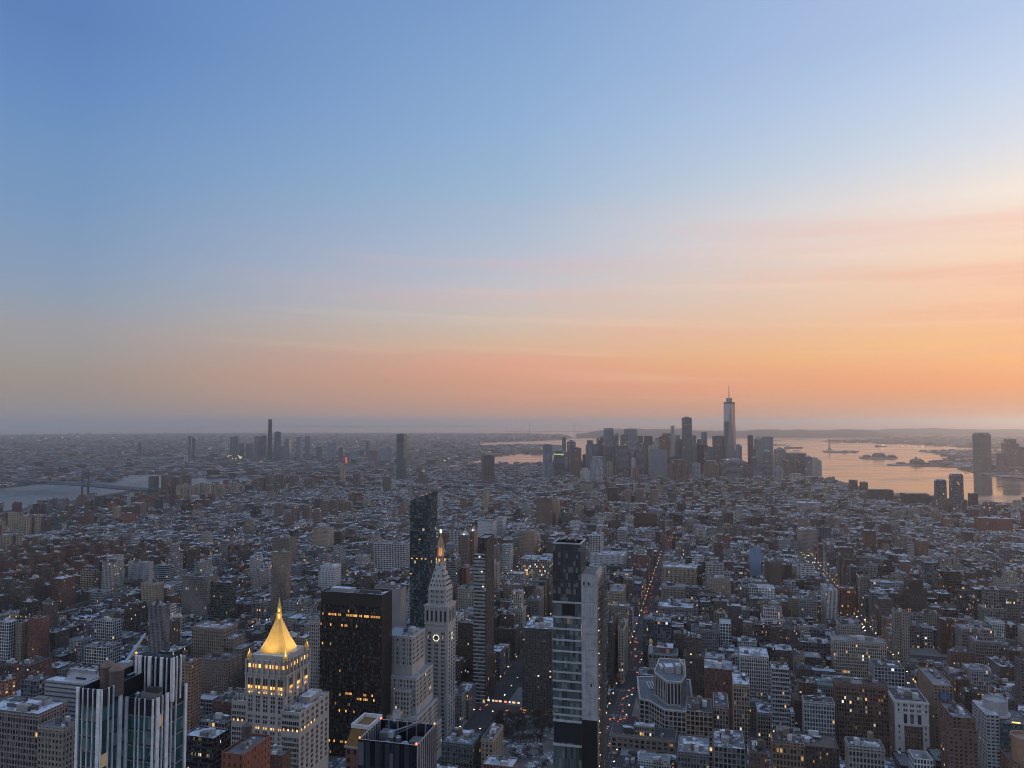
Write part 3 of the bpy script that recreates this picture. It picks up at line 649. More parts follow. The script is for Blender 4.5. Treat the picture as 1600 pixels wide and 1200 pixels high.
 ('loft_building', 'loft building', 'brown block with glowing windows at bottom edge below the slender black tower', 1204, 1207, 1256, 1160, 104, 'E', (.2, .13, .09), 'loft', .35, 1200, {'tank': 1}),
 ('hotel_block', 'hotel', 'dark teal block with light boxes on its roof in bottom middle', 690, 738, 753, 1166, 58, 'W', (.10, .12, .12), 'loft', .02, 1200, {'gear': 9}),
 ('hotel_block', 'hotel', 'tan block with glowing penthouse beside the snowy square', 752, 770, 786, 1158, 62, 'W', (.3, .24, .18), 'lime', .06, 1200, {'gear': 4}),
]
HERO = []
def simple_hero(i, row):
    nm, cat, lab, xl, xc, xr, yc, z, side, col, st_, lit, low, ex = row
    r = random.Random(500 + i)
    b = boxpx(xl, xc, xr, yc, z, side, depth=ex.get('depth'))
    lim_ = 34 if abs(xc - 1101) < 90 else 55
    if not ex.get('depth') and b[3] - b[2] > lim_: b = (b[0], b[1], b[2], b[2] + lim_)
    if b[3] - b[2] < 10: b = (b[0], b[1], b[2], b[2] + 14)
    x, y, w, d = rel(b)
    ident = ('hero', len(HERO)); book(b, z, ident, low)
    root = thing(nm, lab, cat, (x, y, 2), -TH)
    P_ = newparts(); s_ = Sty(col, st_, lit, seed=r.random() * 900, roof=r.choice([(.05, .05, .055), (.08, .08, .09), (.13, .13, .14), (.19, .19, .2)]))
    zz = z - 2
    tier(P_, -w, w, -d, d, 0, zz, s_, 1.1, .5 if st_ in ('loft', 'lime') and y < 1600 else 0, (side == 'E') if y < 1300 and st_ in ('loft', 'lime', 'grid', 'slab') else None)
    for a, b_, c_, e_, dz_ in ex.get('steps', []):                      # lower wings added round the main block
        tier(P_, -w - a, w + (b_ or 0.01), -d - .5 - (c_ or 4), -d - .02, 0, zz + dz_, s_, .9) if c_ or not e_ else tier(P_, w + .02 + (b_ and 0), w + e_ + b_, -d + 1, d - 2, 0, zz + dz_, s_, .9)
    n = ex.get('gear', 3 if y < 2500 else 1)
    roofgear(r, P_, w * .9, d * .9, zz, n, bool(ex.get('tank')) or (y < 1700 and r.random() < .35), far=y > 2200)
    o = emit(P_, root); HERO.append(root)
    return root, b, P_, o
# ------------------------------------------------------------------ windows as parts
def panestyle(lit, tone=None, seed=1):
    s_ = Sty((.3, .3, .3), 'blank', 9.0 if lit else 0.0, tone or DGL, seed=seed); s_.wf = s_.hf = 1.3; s_.cw = s_.ch = 50
    return s_
def windowmesh(w, h, lit, seed, frame=(.2, .19, .18), sill=True):
    q = MB(); s_ = panestyle(lit, None, seed)
    q.wall((-w / 2, -.03), (w / 2, -.03), 0, h, s_, FACi)
    f = .12
    for a in ((-w / 2 - f, -w / 2, 0, h), (w / 2, w / 2 + f, 0, h), (-w / 2 - f, w / 2 + f, h, h + f)):
        q.box(a[0], a[1], -.10, .0, a[2], a[3], None, PLAINi, frame)
    if sill: q.box(-w / 2 - f, w / 2 + f, -.2, .0, -f, 0, None, PLAINi, tuple(c * 1.3 for c in frame))
    return q
def windows(root, spots, w, h, litp=0.0, r=random, name='window', frame=(.2, .19, .18), cap=100):
    """spots: (x, y, z, turn); 100 as parts of their own, the rest as one part"""
    var = []
    for k in range(6):
        o = windowmesh(w, h, k >= 3, 11.3 + k * 7.7, frame).build(name, root); var.append(o)
    used = set(); rest = MB(); rest_n = 0
    for i, (x, y, z, t) in enumerate(spots):
        k = (3 if r.random() < litp else 0) + r.randrange(3)
        if i < cap:
            o = var[k]
            if k in used: o = o.copy(); COL.objects.link(o); o.parent = root
            used.add(k); o.location = (x, y, z); o.rotation_euler = (0, 0, t)
        else:
            q = windowmesh(w, h, k >= 3, 5 + i * 1.37, frame); c, s = math.cos(t), math.sin(t); b0 = len(rest.V)
            rest.V.extend((x + a * c - b * s, y + a * s + b * c, z + e) for a, b, e in q.V); rest.F.extend(tuple(n + b0 for n in f) for f in q.F)
            for nm in 'MCGPQU': getattr(rest, nm).extend(getattr(q, nm))
            rest_n += 1
    for k in range(6):
        if k not in used: me = var[k].data; bpy.data.objects.remove(var[k]); bpy.data.meshes.remove(me)
    if rest_n: kind(rest.build('far_' + name, root), 'stuff')
NF, WF = 0.0, math.pi / 2
def gridspots(x0, x1, z0, z1, nx, nz, y, pair=0.0, face='N'):
    S = []
    for k in range(nz):
        for i in range(nx):
            c = x0 + (x1 - x0) * (i + .5) / nx; z = z1 - (z1 - z0) * (k + 1) / nz
            for o in ((-pair, pair) if pair else (0,)):
                S.append((c + o, y, z, NF) if face == 'N' else (y, c + o, z, WF))
    return S
def obox(name, root, a, sty=None, mat=PLAINi, col=None, **k):
    q = MB(); q.box(*a, sty, mat, col, **k); return q.build(name, root)
def boxd(xl, xc, xr, depth, side='W', d=None, w=None):
    """as boxpx, from the depth of the near corner"""
    x = (xc - 800) / FPX * (depth * cp + (150 - CZ) * sp)
    z = 150
    if side == 'W':
        w = w or abs(reach(x, depth, z, xl, (-UX, -UY))); d = d or abs(reach(x, depth, z, xr, (VX, VY)))
        u, v = uv(x, depth); return (u - w, u, v, v + d)
    w = w or abs(reach(x, depth, z, xr, (UX, UY))); d = d or abs(reach(x, depth, z, xl, (VX, VY)))
    u, v = uv(x, depth); return (u, u + w, v, v + d)
def start(nm, lab, cat, b, top, low, pad=1.5):
    x, y, w, d = rel(b); book(b, top, ('hero', len(HERO)), low, pad)
    root = thing(nm, lab, cat, (x, y, 2), -TH); HERO.append(root)
    return root, x, y, w, d, random.Random(len(HERO) * 17)
def lampat(root, name, loc, power, target, cone=100, col=(1.0, .66, .22), size=.5):
    l = bpy.data.lights.new(name, 'SPOT'); l.energy = power; l.color = col; l.spot_size = R(cone); l.spot_blend = .6; l.shadow_soft_size = size
    o = bpy.data.objects.new(name, l); COL.objects.link(o); o.parent = root; o.location = loc
    o.rotation_euler = (Vector(loc) - Vector(target)).to_track_quat('Z', 'Y').to_euler()
GLOWA = glow('warm_lamp', (1.0, .60, .18), 1.7); GLOWR = glow('red_lamp', (1.0, .10, .04), 6.0); GLOWW = glow('white_lamp', (1.0, .86, .62), 4.0); GLOWD = glow('dim_amber_light', (1.0, .48, .14), .45); GLOWB = glow('beacon_lamp', (1.0, .78, .48), 1.6); GLOWO = glow('amber_light', (1.0, .45, .10), 1.15)

# ---- gold pyramid tower
def gold_tower():
    D = 566.; b = boxd(385, 447, 484, D)
    Z = lambda py, dd=0: zat(py, D + dd) - 2
    ring_top = Z(1036); root, x, y, w, d, r = start('gold_pyramid_tower', 'pale stone tower crowned by a floodlit gold pyramid roof', 'tower', b, Z(1036) + 2, 1200, 12)
    lim = Sty((.36, .335, .30), 'blank', 0); st = newparts(); M = st['wall']
    M.box(-w, w, -d, d, 0, ring_top - 10, lim, FACi, top=True)
    i1 = .9; M.box(-w + i1, w - i1, -d + i1, d - i1, ring_top - 10, ring_top, lim, FACi, topmat=ROOFi)
    for zz, o_ in ((ring_top - 9.6, .8), (Z(1090), .35), (Z(1121), .4)):
        for a in ((-w - o_, w + o_, -d - o_, -d), (w, w + o_, -d, d)): M.box(*a, zz - .5, zz + .4, None, PLAINi, (.33, .31, .28), bottom=True)
    for k in range(8):                                                   # buttresses with little finials round the top stage
        for xx, yy in ((-w + 2 * w * k / 7, -d), (w, -d + 2 * d * k / 7)):
            M.box(xx - .5, xx + .5, yy - .5, yy + .5, ring_top - 24, ring_top + 1.2, None, PLAINi, (.37, .345, .31))
    M.box(-w * .86, w * .86, -d * .86, d * .86, ring_top, ring_top + 3.4, lim, FACi, topmat=ROOFi)
    # shoulders
    sh = Z(1109) + .5
    for (x0, x1, y0, y1, h) in ((w + .02, w + 15, -d - 6, d + 4, sh), (-w - 13, -w - .02, -d + 2, d + 4, sh + 1)):
        tier(st, x0, x1, y0, y1, 0, h, lim, 1.0)
        roofgear(r, {'bulkhead': st['bulkhead']}, 4, 6, h, 1) if False else None
        st['bulkhead'].box(x0 + 3, x1 - 3, -3, d - 2, h, h + 4.5, None, PLAINi, (.3, .28, .26), topmat=ROOFi)
        for k in range(5): st['bulkhead'].box(x0 + 1.2 + k * (x1 - x0 - 3) / 4, x0 + 2.2 + k * (x1 - x0 - 3) / 4, y0 + 5, y0 + 6.5, h, h + 3.2, None, PLAINi, (.34, .32, .29))
    st['bulkhead'].bar((w + 12.5, -d + 1, sh), (w + 12.5, -d + 1, sh + 16), .14)
    emit(st, root)
    # the pyramid
    pz, pt = ring_top + 3.4, Z(970, w); pr = w * .69
    oct_ = lambda s_: [(-pr * s_, -pr * s_ * .62), (-pr * s_ * .62, -pr * s_), (pr * s_ * .62, -pr * s_), (pr * s_, -pr * s_ * .62), (pr * s_, pr * s_ * .62), (pr * s_ * .62, pr * s_), (-pr * s_ * .62, pr * s_), (-pr * s_, pr * s_ * .62)]
    q = MB()
    fs, gd = [(1.0, pz), (.97, pz + 2.5), (.615, pz + (pt - pz) * .45), (.17, pt)], (.8, .5, .12)
    for (s0, z0), (s1, z1) in zip(fs, fs[1:]): q.prism(oct_(s0), z0, z1, None, GOLDi, gd, poly1=oct_(s1))
    for k in range(8):
        q.bar((*oct_(1.0)[k], pz + .4), (*oct_(.60)[k], fs[2][1]), .28, GOLDi, gd); q.bar((*oct_(.60)[k], fs[2][1]), (*oct_(.17)[k], pt), .24, GOLDi, gd)
    pyr = q.build('gilded_roof', root)
    lt = Z(935, w); h = lt - pt; q = MB()                                  # open lantern and spire
    e = pr * .19
    q.prism([(a * e, c * e) for a, c in ((-1, -.5), (-.5, -1), (.5, -1), (1, -.5), (1, .5), (.5, 1), (-.5, 1), (-1, .5))], pt, pt + .8, None, GOLDi, gd)
    for k in range(8):
        t = math.pi / 8 + k * math.pi / 4
        q.bar((math.cos(t) * e * .85, math.sin(t) * e * .85, pt + .8), (math.cos(t) * e * .8, math.sin(t) * e * .8, pt + h * .28), .28, GOLDi, gd)
        q.bar((math.cos(t) * e * .62, math.sin(t) * e * .62, pt + h * .32), (math.cos(t) * e * .6, math.sin(t) * e * .6, pt + h * .5), .22, GOLDi, gd)
    q.lathe(0, 0, [(e * .1, pt + h * .28), (e * 1.0, pt + h * .28), (e * .9, pt + h * .32), (e * .4, pt + h * .33)], 8, GOLDi, gd)
    q.lathe(0, 0, [(e * .1, pt + h * .5), (e * .8, pt + h * .5), (e * .66, pt + h * .56), (e * .5, pt + h * .6), (e * .12, pt + h * .93), (.04, lt)], 8, GOLDi, gd)
    lan = q.build('lantern', pyr)
    q = MB(); q.lathe(0, 0, [(.1, pt + .9), (e * .5, pt + .9), (e * .5, pt + h * .26), (.1, pt + h * .26)], 8); q.lathe(0, 0, [(.1, pt + h * .34), (e * .36, pt + h * .34), (e * .36, pt + h * .48), (.1, pt + h * .48)], 8)
    q.build('lantern_light', pyr, mats=[GLOWA])
    for sx in (-1, 1):
        for sy in (-1, 1):
            q = MB(); q.lathe(sx * w * .9, sy * d * .9, [(1.9, ring_top), (1.7, ring_top + 2.6), (2.0, ring_top + 2.7), (1.3, ring_top + 4.2), (.3, ring_top + 6.6), (.05, ring_top + 8)], 8, GOLDi, gd); q.build('corner_turret', root)
    # lit arcades and ordinary windows
    for nx, zz, hh, ww, pr_ in ((11, Z(1047.5), 4.6, 1.5, 0), (5, Z(1079), 3.6, 1.25, 1.1), (5, Z(1087), 1.8, .9, 1.0), (5, Z(1143), 2.4, .9, .95)):
        off = .66 if nx < 11 else .02
        off = .12 if hh < 3 else off
        sp_ = gridspots(-w + 1, w - 1, zz, zz, nx, 1, -d - off + (i1 if nx == 11 else 0), pr_) + gridspots(-d + 1, d - 1, zz, zz, max(3, nx - 2), 1, w + off - (i1 if nx == 11 else 0), pr_, 'W')
        for i, (a, c, z_, t) in enumerate(sp_):
            q = MB(); q.box(-ww / 2, ww / 2, -.25, .0, 0, hh * .55, None, PLAINi, (1, .6, .2)); o = q.build('lit_window', root, mats=[GLOWO if i % 3 else GLOWA]); o.location = (a, c, z_); o.rotation_euler = (0, 0, t)
            if 3 < hh < 4: q = MB(); q.box(-ww / 2, ww / 2, -.12, 0, 0, 5.2, None, PLAINi, (.03, .028, .025)); o2 = q.build('dark_pane', root); o2.location = (a, c, z_ + hh * .57); o2.rotation_euler = (0, 0, t)
    sp_ = []
    for py in (1095, 1102, 1109, 1116, 1126, 1134, 1151, 1159, 1167, 1175, 1183, 1191, 1199, 1207):
        zz = Z(py)
        sp_ += gridspots(-w + 1, w - 1, zz, zz, 5, 1, -d, 1.0); sp_ += gridspots(-d + 1, d - 1, zz, zz, 4, 1, w, 1.0, 'W') if zz > sh else []
        if zz < sh - 3: sp_ += gridspots(w + 1, w + 14.5, zz, zz, 4, 1, -d - 6, .9); sp_ += gridspots(-d - 5, d + 3, zz, zz, 6, 1, w + 15, .8, 'W'); sp_ += gridspots(-w - 12.5, -w - 1, zz, zz, 3, 1, -d + 2, .9)
    windows(root, sp_, 1.25, 2.2, .0, r)
    for a, c, t, n_ in ((-w - 11, -d + 2, NF, 3), (w + 2.5, -d - 6, NF, 4), (w + 15, -d - 3, WF, 5)):
        for k in range(n_):
            q = MB(); q.box(-.5, .5, -.2, 0, 0, 1.5, None, PLAINi); o = q.build('lit_window', root, mats=[GLOWA if k % 2 else GLOWO]); o.location = (a + (k * 3.6 if t == NF else 0), c + (k * 4.6 if t != NF else 0), Z(1136)); o.rotation_euler = (0, 0, t)
    for k in range(8):
        t = k * math.pi / 4; rr = pr * (2.5 if k % 2 else 2.2)
        p = (math.cos(t) * rr, math.sin(t) * rr, pz + 2.5)
        lampat(root, 'floodlight', p, 10500, (math.cos(t) * pr * .3, math.sin(t) * pr * .3, pz + (pt - pz) * .55), 70, (1.0, .74, .34), 2.0)
    for k in range(3):                                                     # glow of the arcade on the stone above it
        lampat(root, 'arcade_light', (-w * .7 + k * w * .7, -d - 3.2, ring_top - 24), 380, (-w * .7 + k * w * .7, -d + 2, ring_top - 12), 110)
        lampat(root, 'arcade_light', (w + 3.2, -d * .7 + k * d * .7, ring_top - 24), 380, (w - 2, -d * .7 + k * d * .7, ring_top - 12), 110)
gold_tower()

# ---- black slab
def black_slab():
    D = 690.; b = boxd(501, 597, 612, D); top = zat(932, D)
    root, x, y, w, d, r = start('black_slab_tower', 'black flat topped glass slab tower with scattered yellow lit floors', 'office tower', b, top, 1170)
    z = top - 2; st = newparts(); M = st['wall']
    s_ = Sty((.018, .016, .015), 'dark', .010, (.012, .011, .011)); s_.seed = 31
    M.box(-w, w, -d, d, 0, z - 9, s_, FACi, top=False); blank = Sty((.020, .018, .017), 'blank', 0)
    tier(st, -w, w, -d, d, z - 9, z, blank, 1.5)
    for k in range(39):                                                    # bronze mullions
        M.box(-w + 2 * w * k / 38 - .1, -w + 2 * w * k / 38 + .1, -d - .3, -d, 0, z - 9, None, PLAINi, (.03, .026, .024))
    for k in range(23): M.box(w, w + .3, -d + 2 * d * k / 22 - .1, -d + 2 * d * k / 22 + .1, 0, z + 1, None, PLAINi, (.075, .06, .052))
    st['bulkhead'].box(-w + 6, -2, -d + 7, d - 7, z, z + 3.5, None, PLAINi, (.25, .25, .26), topmat=ROOFi); st['bulkhead'].box(4, w - 7, -d + 9, d - 9, z, z + 2.5, None, PLAINi, (.06, .06, .06))
    emit(st, root)
    pw, n = 2 * w / 38, 0; fh = 3.9
    floors = [(2.7, .72, .02, .98), (5.1, .32, .0, .6), (9.5, .2, 0, .25), (15.5, .15, .0, .5), (17.5, .1, .3, 1), (20.5, .2, .4, 1), (21.5, .25, .6, 1), (24.5, .15, .2, .6), (31.5, .35, .0, 1.), (33.5, .2, .4, 1)]
    for f, p, a0, a1 in floors:
        zz = z - 9 - f * fh
        for k in range(38):
            if a0 <= k / 38 <= a1 and r.random() < p and n < 96:
                q = MB(); q.box(-pw * .40, pw * .40, -.12, -.02, 0, 2.0, None, PLAINi); o = q.build('lit_window', root, mats=[GLOWD if r.random() < .7 else GLOWO]); o.location = (-w + pw * (k + .5), -d, zz); n += 1
black_slab()

# ---- stepped limestone block
def stepped_block():
    D = 700.; Z = lambda p, dd=0: zat(p, D + dd) - 2
    b = boxd(611, 645, 664, D + 12); root, x, y, w, d, r = start('stepped_stone_building', 'pale limestone office building stepping down in tiers beside the clock tower', 'office building', b, zat(997, D + 12), 1150, 14)
    st = newparts(); lim = Sty((.40, .375, .34), 'blank', 0, roof=(.3, .31, .33)); sp_ = []
    T = [(-w - 8, w, -d, d, Z(997, 12)), (-w - 8, w + 7, -d - 7, d + 4, Z(1060, 6)), (-w + 9, w + 3, -d - 13, -d - 7, Z(1080)), (-w - 8, w + 11, -d - 16, d + 6, Z(1120)), (-w - 12, w + 15, -d - 21, d + 8, Z(1155)), (-w - 10, -w + 3, -d - 11, -d - 7, Z(1046))]
    for x0, x1, y0, y1, h in T:
        tier(st, x0, x1, y0, y1, 0, h, lim, 1.1)
        for k in range(int((x1 - x0) / 6) + 1): st['wall'].box(x0 + k * 6 - .5, x0 + k * 6 + .5, y0 - .3, y0, max(0, h - 26), h + 1.2, None, PLAINi, (.42, .395, .36)) if x0 + k * 6 < x1 - .5 else None
    roofgear(r, {'bulkhead': st['bulkhead']}, w * .8, d * .8, T[0][4], 6, False)
    emit(st, root)
    for x0, x1, y0, y1, h in T:
        for k in range(6):
            zz = h - 3.8 - k * 4.1
            sp_ += gridspots(x0 + .6, x1 - .6, zz, zz, max(2, int((x1 - x0) / 3.1)), 1, y0); sp_ += gridspots(y0 + .6, y1 - .6, zz, zz, max(2, int((y1 - y0) / 3.3)), 1, x1, 0, 'W')
    sp_.sort(key=lambda s: -s[2]); windows(root, sp_, 1.35, 2.3, .02, r)
    for k in range(9):
        q = MB(); q.box(-.7, .7, -.14, -.02, 0, 1.9, None, PLAINi); o = q.build('lit_window', root, mats=[GLOWA]); o.location = (-w - 7 + k * 3.05 + (2 if k > 3 else 0), -d - 7.02 if k < 8 else -d - 7.02, Z(1084))
stepped_block()

# ---- clock tower
def clock_tower():
    D = 768.; Z = lambda p, dd=0: zat(p, D + dd) - 2
    b = boxd(664, 700, 712, D); root, x, y, w, d, r = start('clock_tower', 'tall pale stone clock tower with pyramid roof and glowing lantern', 'tower', b, zat(947, D), 1145, 6)
    c_ = (.385, .36, .335); lim = Sty(c_, 'blank', 0); st = newparts(); M = st['wall']
    zc = Z(947); M.box(-w, w, -d, d, 0, zc, lim, FACi, topmat=PLAINi, topcol=c_)
    for zz, o_, t in ((zc - 1.2, 1.1, 1.2), (zc - 2.6, .7, 1.4), (zc - 19, .7, 1.0), (zc - 24, .4, .6), (Z(1100), .5, .8)):
        M.box(-w - o_, w + o_, -d - o_, -d - .01, zz, zz + t, None, PLAINi, (.40, .375, .35), bottom=True); M.box(w + .01, w + o_, -d - .01, d, zz, zz + t, None, PLAINi, (.40, .375, .35), bottom=True)
    for k in range(6):
        M.box(-w + .4 + (2 * w - .8) * k / 5 - .55, -w + .4 + (2 * w - .8) * k / 5 + .55, -d - .5, -d - .01, zc - 18, zc - 3, None, PLAINi, (.41, .385, .36)); M.box(w + .01, w + .5, -d + .4 + (2 * d - .8) * k / 5 - .55, -d + .4 + (2 * d - .8) * k / 5 + .55, zc - 18, zc - 3, None, PLAINi, (.41, .385, .36))
    for cx in (-w + .8, w - .8): M.box(cx - .8, cx + .8, -d - .25, -d - .01, 0, zc - 24, None, PLAINi, (.395, .37, .345))
    iw, idp = w - 2.6, d - 2.6; zp, zt = Z(921, 4), Z(877, 12)
    M.box(-iw, iw, -idp, idp, zc, zp, lim, FACi); M.box(-iw - .6, iw + .6, -idp - .6, idp + .6, zp - 1.0, zp + .01, None, PLAINi, (.42, .39, .36), bottom=True)
    q = MB(); k0 = iw * .28
    q.prism([(-iw, -idp), (iw, -idp), (iw, idp), (-iw, idp)], zp + .02, zt, None, PLAINi, (.36, .345, .33), poly1=[(-k0, -k0), (k0, -k0), (k0, k0), (-k0, k0)])
    pyr = q.build('pyramid_roof', root)
    for row, n in ((.10, 5), (.26, 4), (.44, 3), (.64, 2), (.84, 1)):      # dormers
        zz = zp + (zt - zp) * row; ex = iw + (k0 - iw) * row; ey = idp + (k0 - idp) * row
        for i in range(n):
            t = 0 if n == 1 else (-.72 + 1.44 * i / (n - 1))
            for sx in (0, 1):
                q = MB(); q.box(-.5, .5, -.1, 1.0, 0, 1.9, None, PLAINi, (.03, .03, .035), topcol=(.3, .29, .28)); o = q.build('dormer', pyr)
                o.location = (t * ex, -ey - .3, zz) if not sx else (ex + .3, t * ey, zz); o.rotation_euler = (0, 0, WF * sx)
    emit(st, root)
    tip = Z(826, 12); h = tip - zt; q = MB(); cc = (.40, .33, .25)
    q.prism(q.ring(0, 0, k0 * 1.35, 8, math.pi / 8), zt - 1.5, zt, None, PLAINi, cc); q.prism(q.ring(0, 0, k0 * .9, 8, math.pi / 8), zt, zt + h * .12, None, PLAINi, cc)
    for k in range(8):
        t = math.pi / 8 + k * math.pi / 4; q.bar((math.cos(t) * k0 * 1.05, math.sin(t) * k0 * 1.05, zt + h * .12), (math.cos(t) * k0 * 1.0, math.sin(t) * k0 * 1.0, zt + h * .42), .35, PLAINi, cc)
    q.lathe(0, 0, [(.1, zt + h * .12), (k0 * 1.3, zt + h * .12), (k0 * 1.3, zt + h * .14)], 8, PLAINi, cc)
    q.lathe(0, 0, [(k0 * .2, zt + h * .42), (k0 * 1.25, zt + h * .42), (k0 * 1.15, zt + h * .46)], 12, PLAINi, cc)
    cup = q.build('cupola', root)
    q = MB(); q.lathe(0, 0, [(k0 * 1.12, zt + h * .46), (k0 * 1.05, zt + h * .56), (k0 * .7, zt + h * .68), (k0 * .3, zt + h * .74), (k0 * .26, zt + h * .82), (k0 * .34, zt + h * .83), (k0 * .25, zt + h * .9), (.06, tip)], 12, PLAINi, (.42, .26, .14)); q.build('dome', cup)
    q = MB(); q.lathe(0, 0, [(.1, zt + h * .15), (k0 * .55, zt + h * .15), (k0 * .55, zt + h * .40), (.1, zt + h * .40)], 10); q.build('lantern_light', cup, mats=[GLOWD])
    q = MB(); q.lathe(0, 0, [(.1, zt + h * .83), (k0 * .42, zt + h * .86), (k0 * .42, zt + h * .95), (.1, zt + h * .97)], 8); q.build('beacon', cup, mats=[GLOWB])
    for k in range(4):
        t = k * math.pi / 2 - math.pi / 4 + math.pi / 4; q = MB(); q.box(-.45, .45, -.45, .45, 0, 2.4, None, PLAINi); o = q.build('gallery_lamp', cup, mats=[GLOWO]); o.location = (math.cos(t) * k0 * 1.7, math.sin(t) * k0 * 1.7, zt + .2)
        lampat(cup, 'dome_light', (math.cos(t) * k0 * 2.4, math.sin(t) * k0 * 2.4, zt + h * .10), 2200, (0, 0, zt + h * .6), 90, (1, .42, .10))
    # clock faces
    def clock(face):
        rr = 3.75; q = MB(); zc_ = Z(998)
        P = lambda rad, a: (math.sin(a) * rad, math.cos(a) * rad)
        def disc(r0, r1, yy, col, n=36):
            for i in range(n):
                a0, a1 = 2 * math.pi * i / n, 2 * math.pi * (i + 1) / n
                (ax, az_), (bx, bz), (cx, cz_), (dx_, dz_) = P(r0, a0), P(r0, a1), P(r1, a1), P(r1, a0)
                q.face([(ax, yy, az_), (bx, yy, bz), (cx, yy, cz_), (dx_, yy, dz_)], PLAINi, None, col)
        disc(.01, rr, -.30, (.05, .05, .055)); disc(rr, rr + .5, -.34, (.5, .47, .42)); disc(0.01, rr * .45, -.33, (.02, .02, .02))
        for i in range(36):
            a0, a1 = 2 * math.pi * i / 36, 2 * math.pi * (i + 1) / 36; (ax, az_), (bx, bz) = P(rr + .5, a0), P(rr + .5, a1)
            q.face([(ax, -.34, az_), (bx, -.34, bz), (bx, 0, bz), (ax, 0, az_)], PLAINi, None, (.45, .42, .38))
        o = q.build('clock_face', root); o.location = (0, -d, zc_) if face == 'N' else (w, 0, zc_); o.rotation_euler = (0, 0, 0 if face == 'N' else WF)
        q = MB()
        for i in range(12):
            a = i * math.pi / 6; c, s = math.cos(a), math.sin(a)
            for wd, off in ((.16, -.35), (.16, 0), (.16, .35)):
                L = [(off - wd, rr * .62), (off + wd, rr * .62), (off + wd, rr * .94), (off - wd, rr * .94)]
                q.face([(X * c + Y * s, -.36, -X * s + Y * c) for X, Y in L], PLAINi, None, (1, 1, 1))
        q.build('numerals', o, mats=[glow('dial_light', (1.0, .95, .62), 1.1)])
        for a, l, wd in ((R(165), 1.9, .22), (R(260), 3.0, .16)):
            q = MB(); c, s = math.cos(a), math.sin(a)
            q.face([(X * c + Y * s, -.42, -X * s + Y * c) for X, Y in ((-wd, -.5), (wd, -.5), (wd * .5, l), (-wd * .5, l))], PLAINi, None, (.8, .78, .6)); q.build('clock_hand', o)
    clock('N'); clock('W')
    sp_ = []
    for k in range(31):
        zz = zc - 28.5 - k * 3.95
        for c0 in (-1, 0, 1):
            if abs(zz - Z(998) + 1.2) < 5.6 and c0 == 0: continue
            for o_ in (-1.35, 0, 1.35): sp_.append((c0 * w * .58 + o_, -d, zz, NF)); sp_.append((w, c0 * d * .58 + o_, zz, WF))
    windows(root, sp_, .85, 2.1, .012, r)
    sp_ = []
    for k in range(5): sp_.append((-w + .4 + (2 * w - .8) * (k + .5) / 5, -d, zc - 16, NF)); sp_.append((w, -d + .4 + (2 * d - .8) * (k + .5) / 5, zc - 16, WF))
    windows(root, sp_, 1.9, 10.5, 0, r, 'arched_window')
    sp_ = [(c0 * iw * .55 + o_, -idp, zc + 2 + k * 5, NF) for k in range(3) for c0 in (-1, 0, 1) for o_ in (-.8, .8)] + [(iw, c0 * idp * .55 + o_, zc + 2 + k * 5, WF) for k in range(3) for c0 in (-1, 0, 1) for o_ in (-.8, .8)]
    windows(root, sp_, .8, 2.0, 0, r, 'attic_window')
clock_tower()

# ---- banded slender tower
def banded_tower():
    D = 880.; b = boxd(740, 759, 772, D); topN = zat(867, D); root, x, y, w, d, r = start('banded_glass_tower', 'slender glass tower with bright floor bands and a dark bronze flank', 'apartment tower', b, zat(846, D), 1080)
    st = newparts(); M = st['wall']; zN = topN - 2; zD = zat(842, D + 6) - 2
    s_ = Sty((.30, .31, .31), 'band', .03, (.045, .06, .06)); s_.hf = .62; s_.ch = 4.2
    M.box(-w, w * .92, -d, -d + 7, 0, zN, s_, FACi, topmat=ROOFi)
    dk = Sty((.05, .042, .04), 'pier', .012, (.02, .02, .022)); tier(st, -w * .55, w, -d + 7.02, d, 0, zD, dk, 1.2)
    for k in range(int(zN / 4.2)): M.box(-w - .35, w * .92 + .2, -d - .55, -d - .01, k * 4.2, k * 4.2 + .45, None, PLAINi, (.40, .41, .41), bottom=True)
    M.box(w * .92 + .02, w, -d + .5, -d + 7, 0, zD - 3, dk, FACi)
    emit(st, root)
    for k, c in enumerate((.2, .55, .8)):
        q = MB(); q.box(-.7, .7, -.7, -.6, 0, 1.2, None, PLAINi); o = q.build('lit_window', root, mats=[GLOWW]); o.location = (w * (c - .2), -d, zN - 2.8 - k * 16.8)
banded_tower()

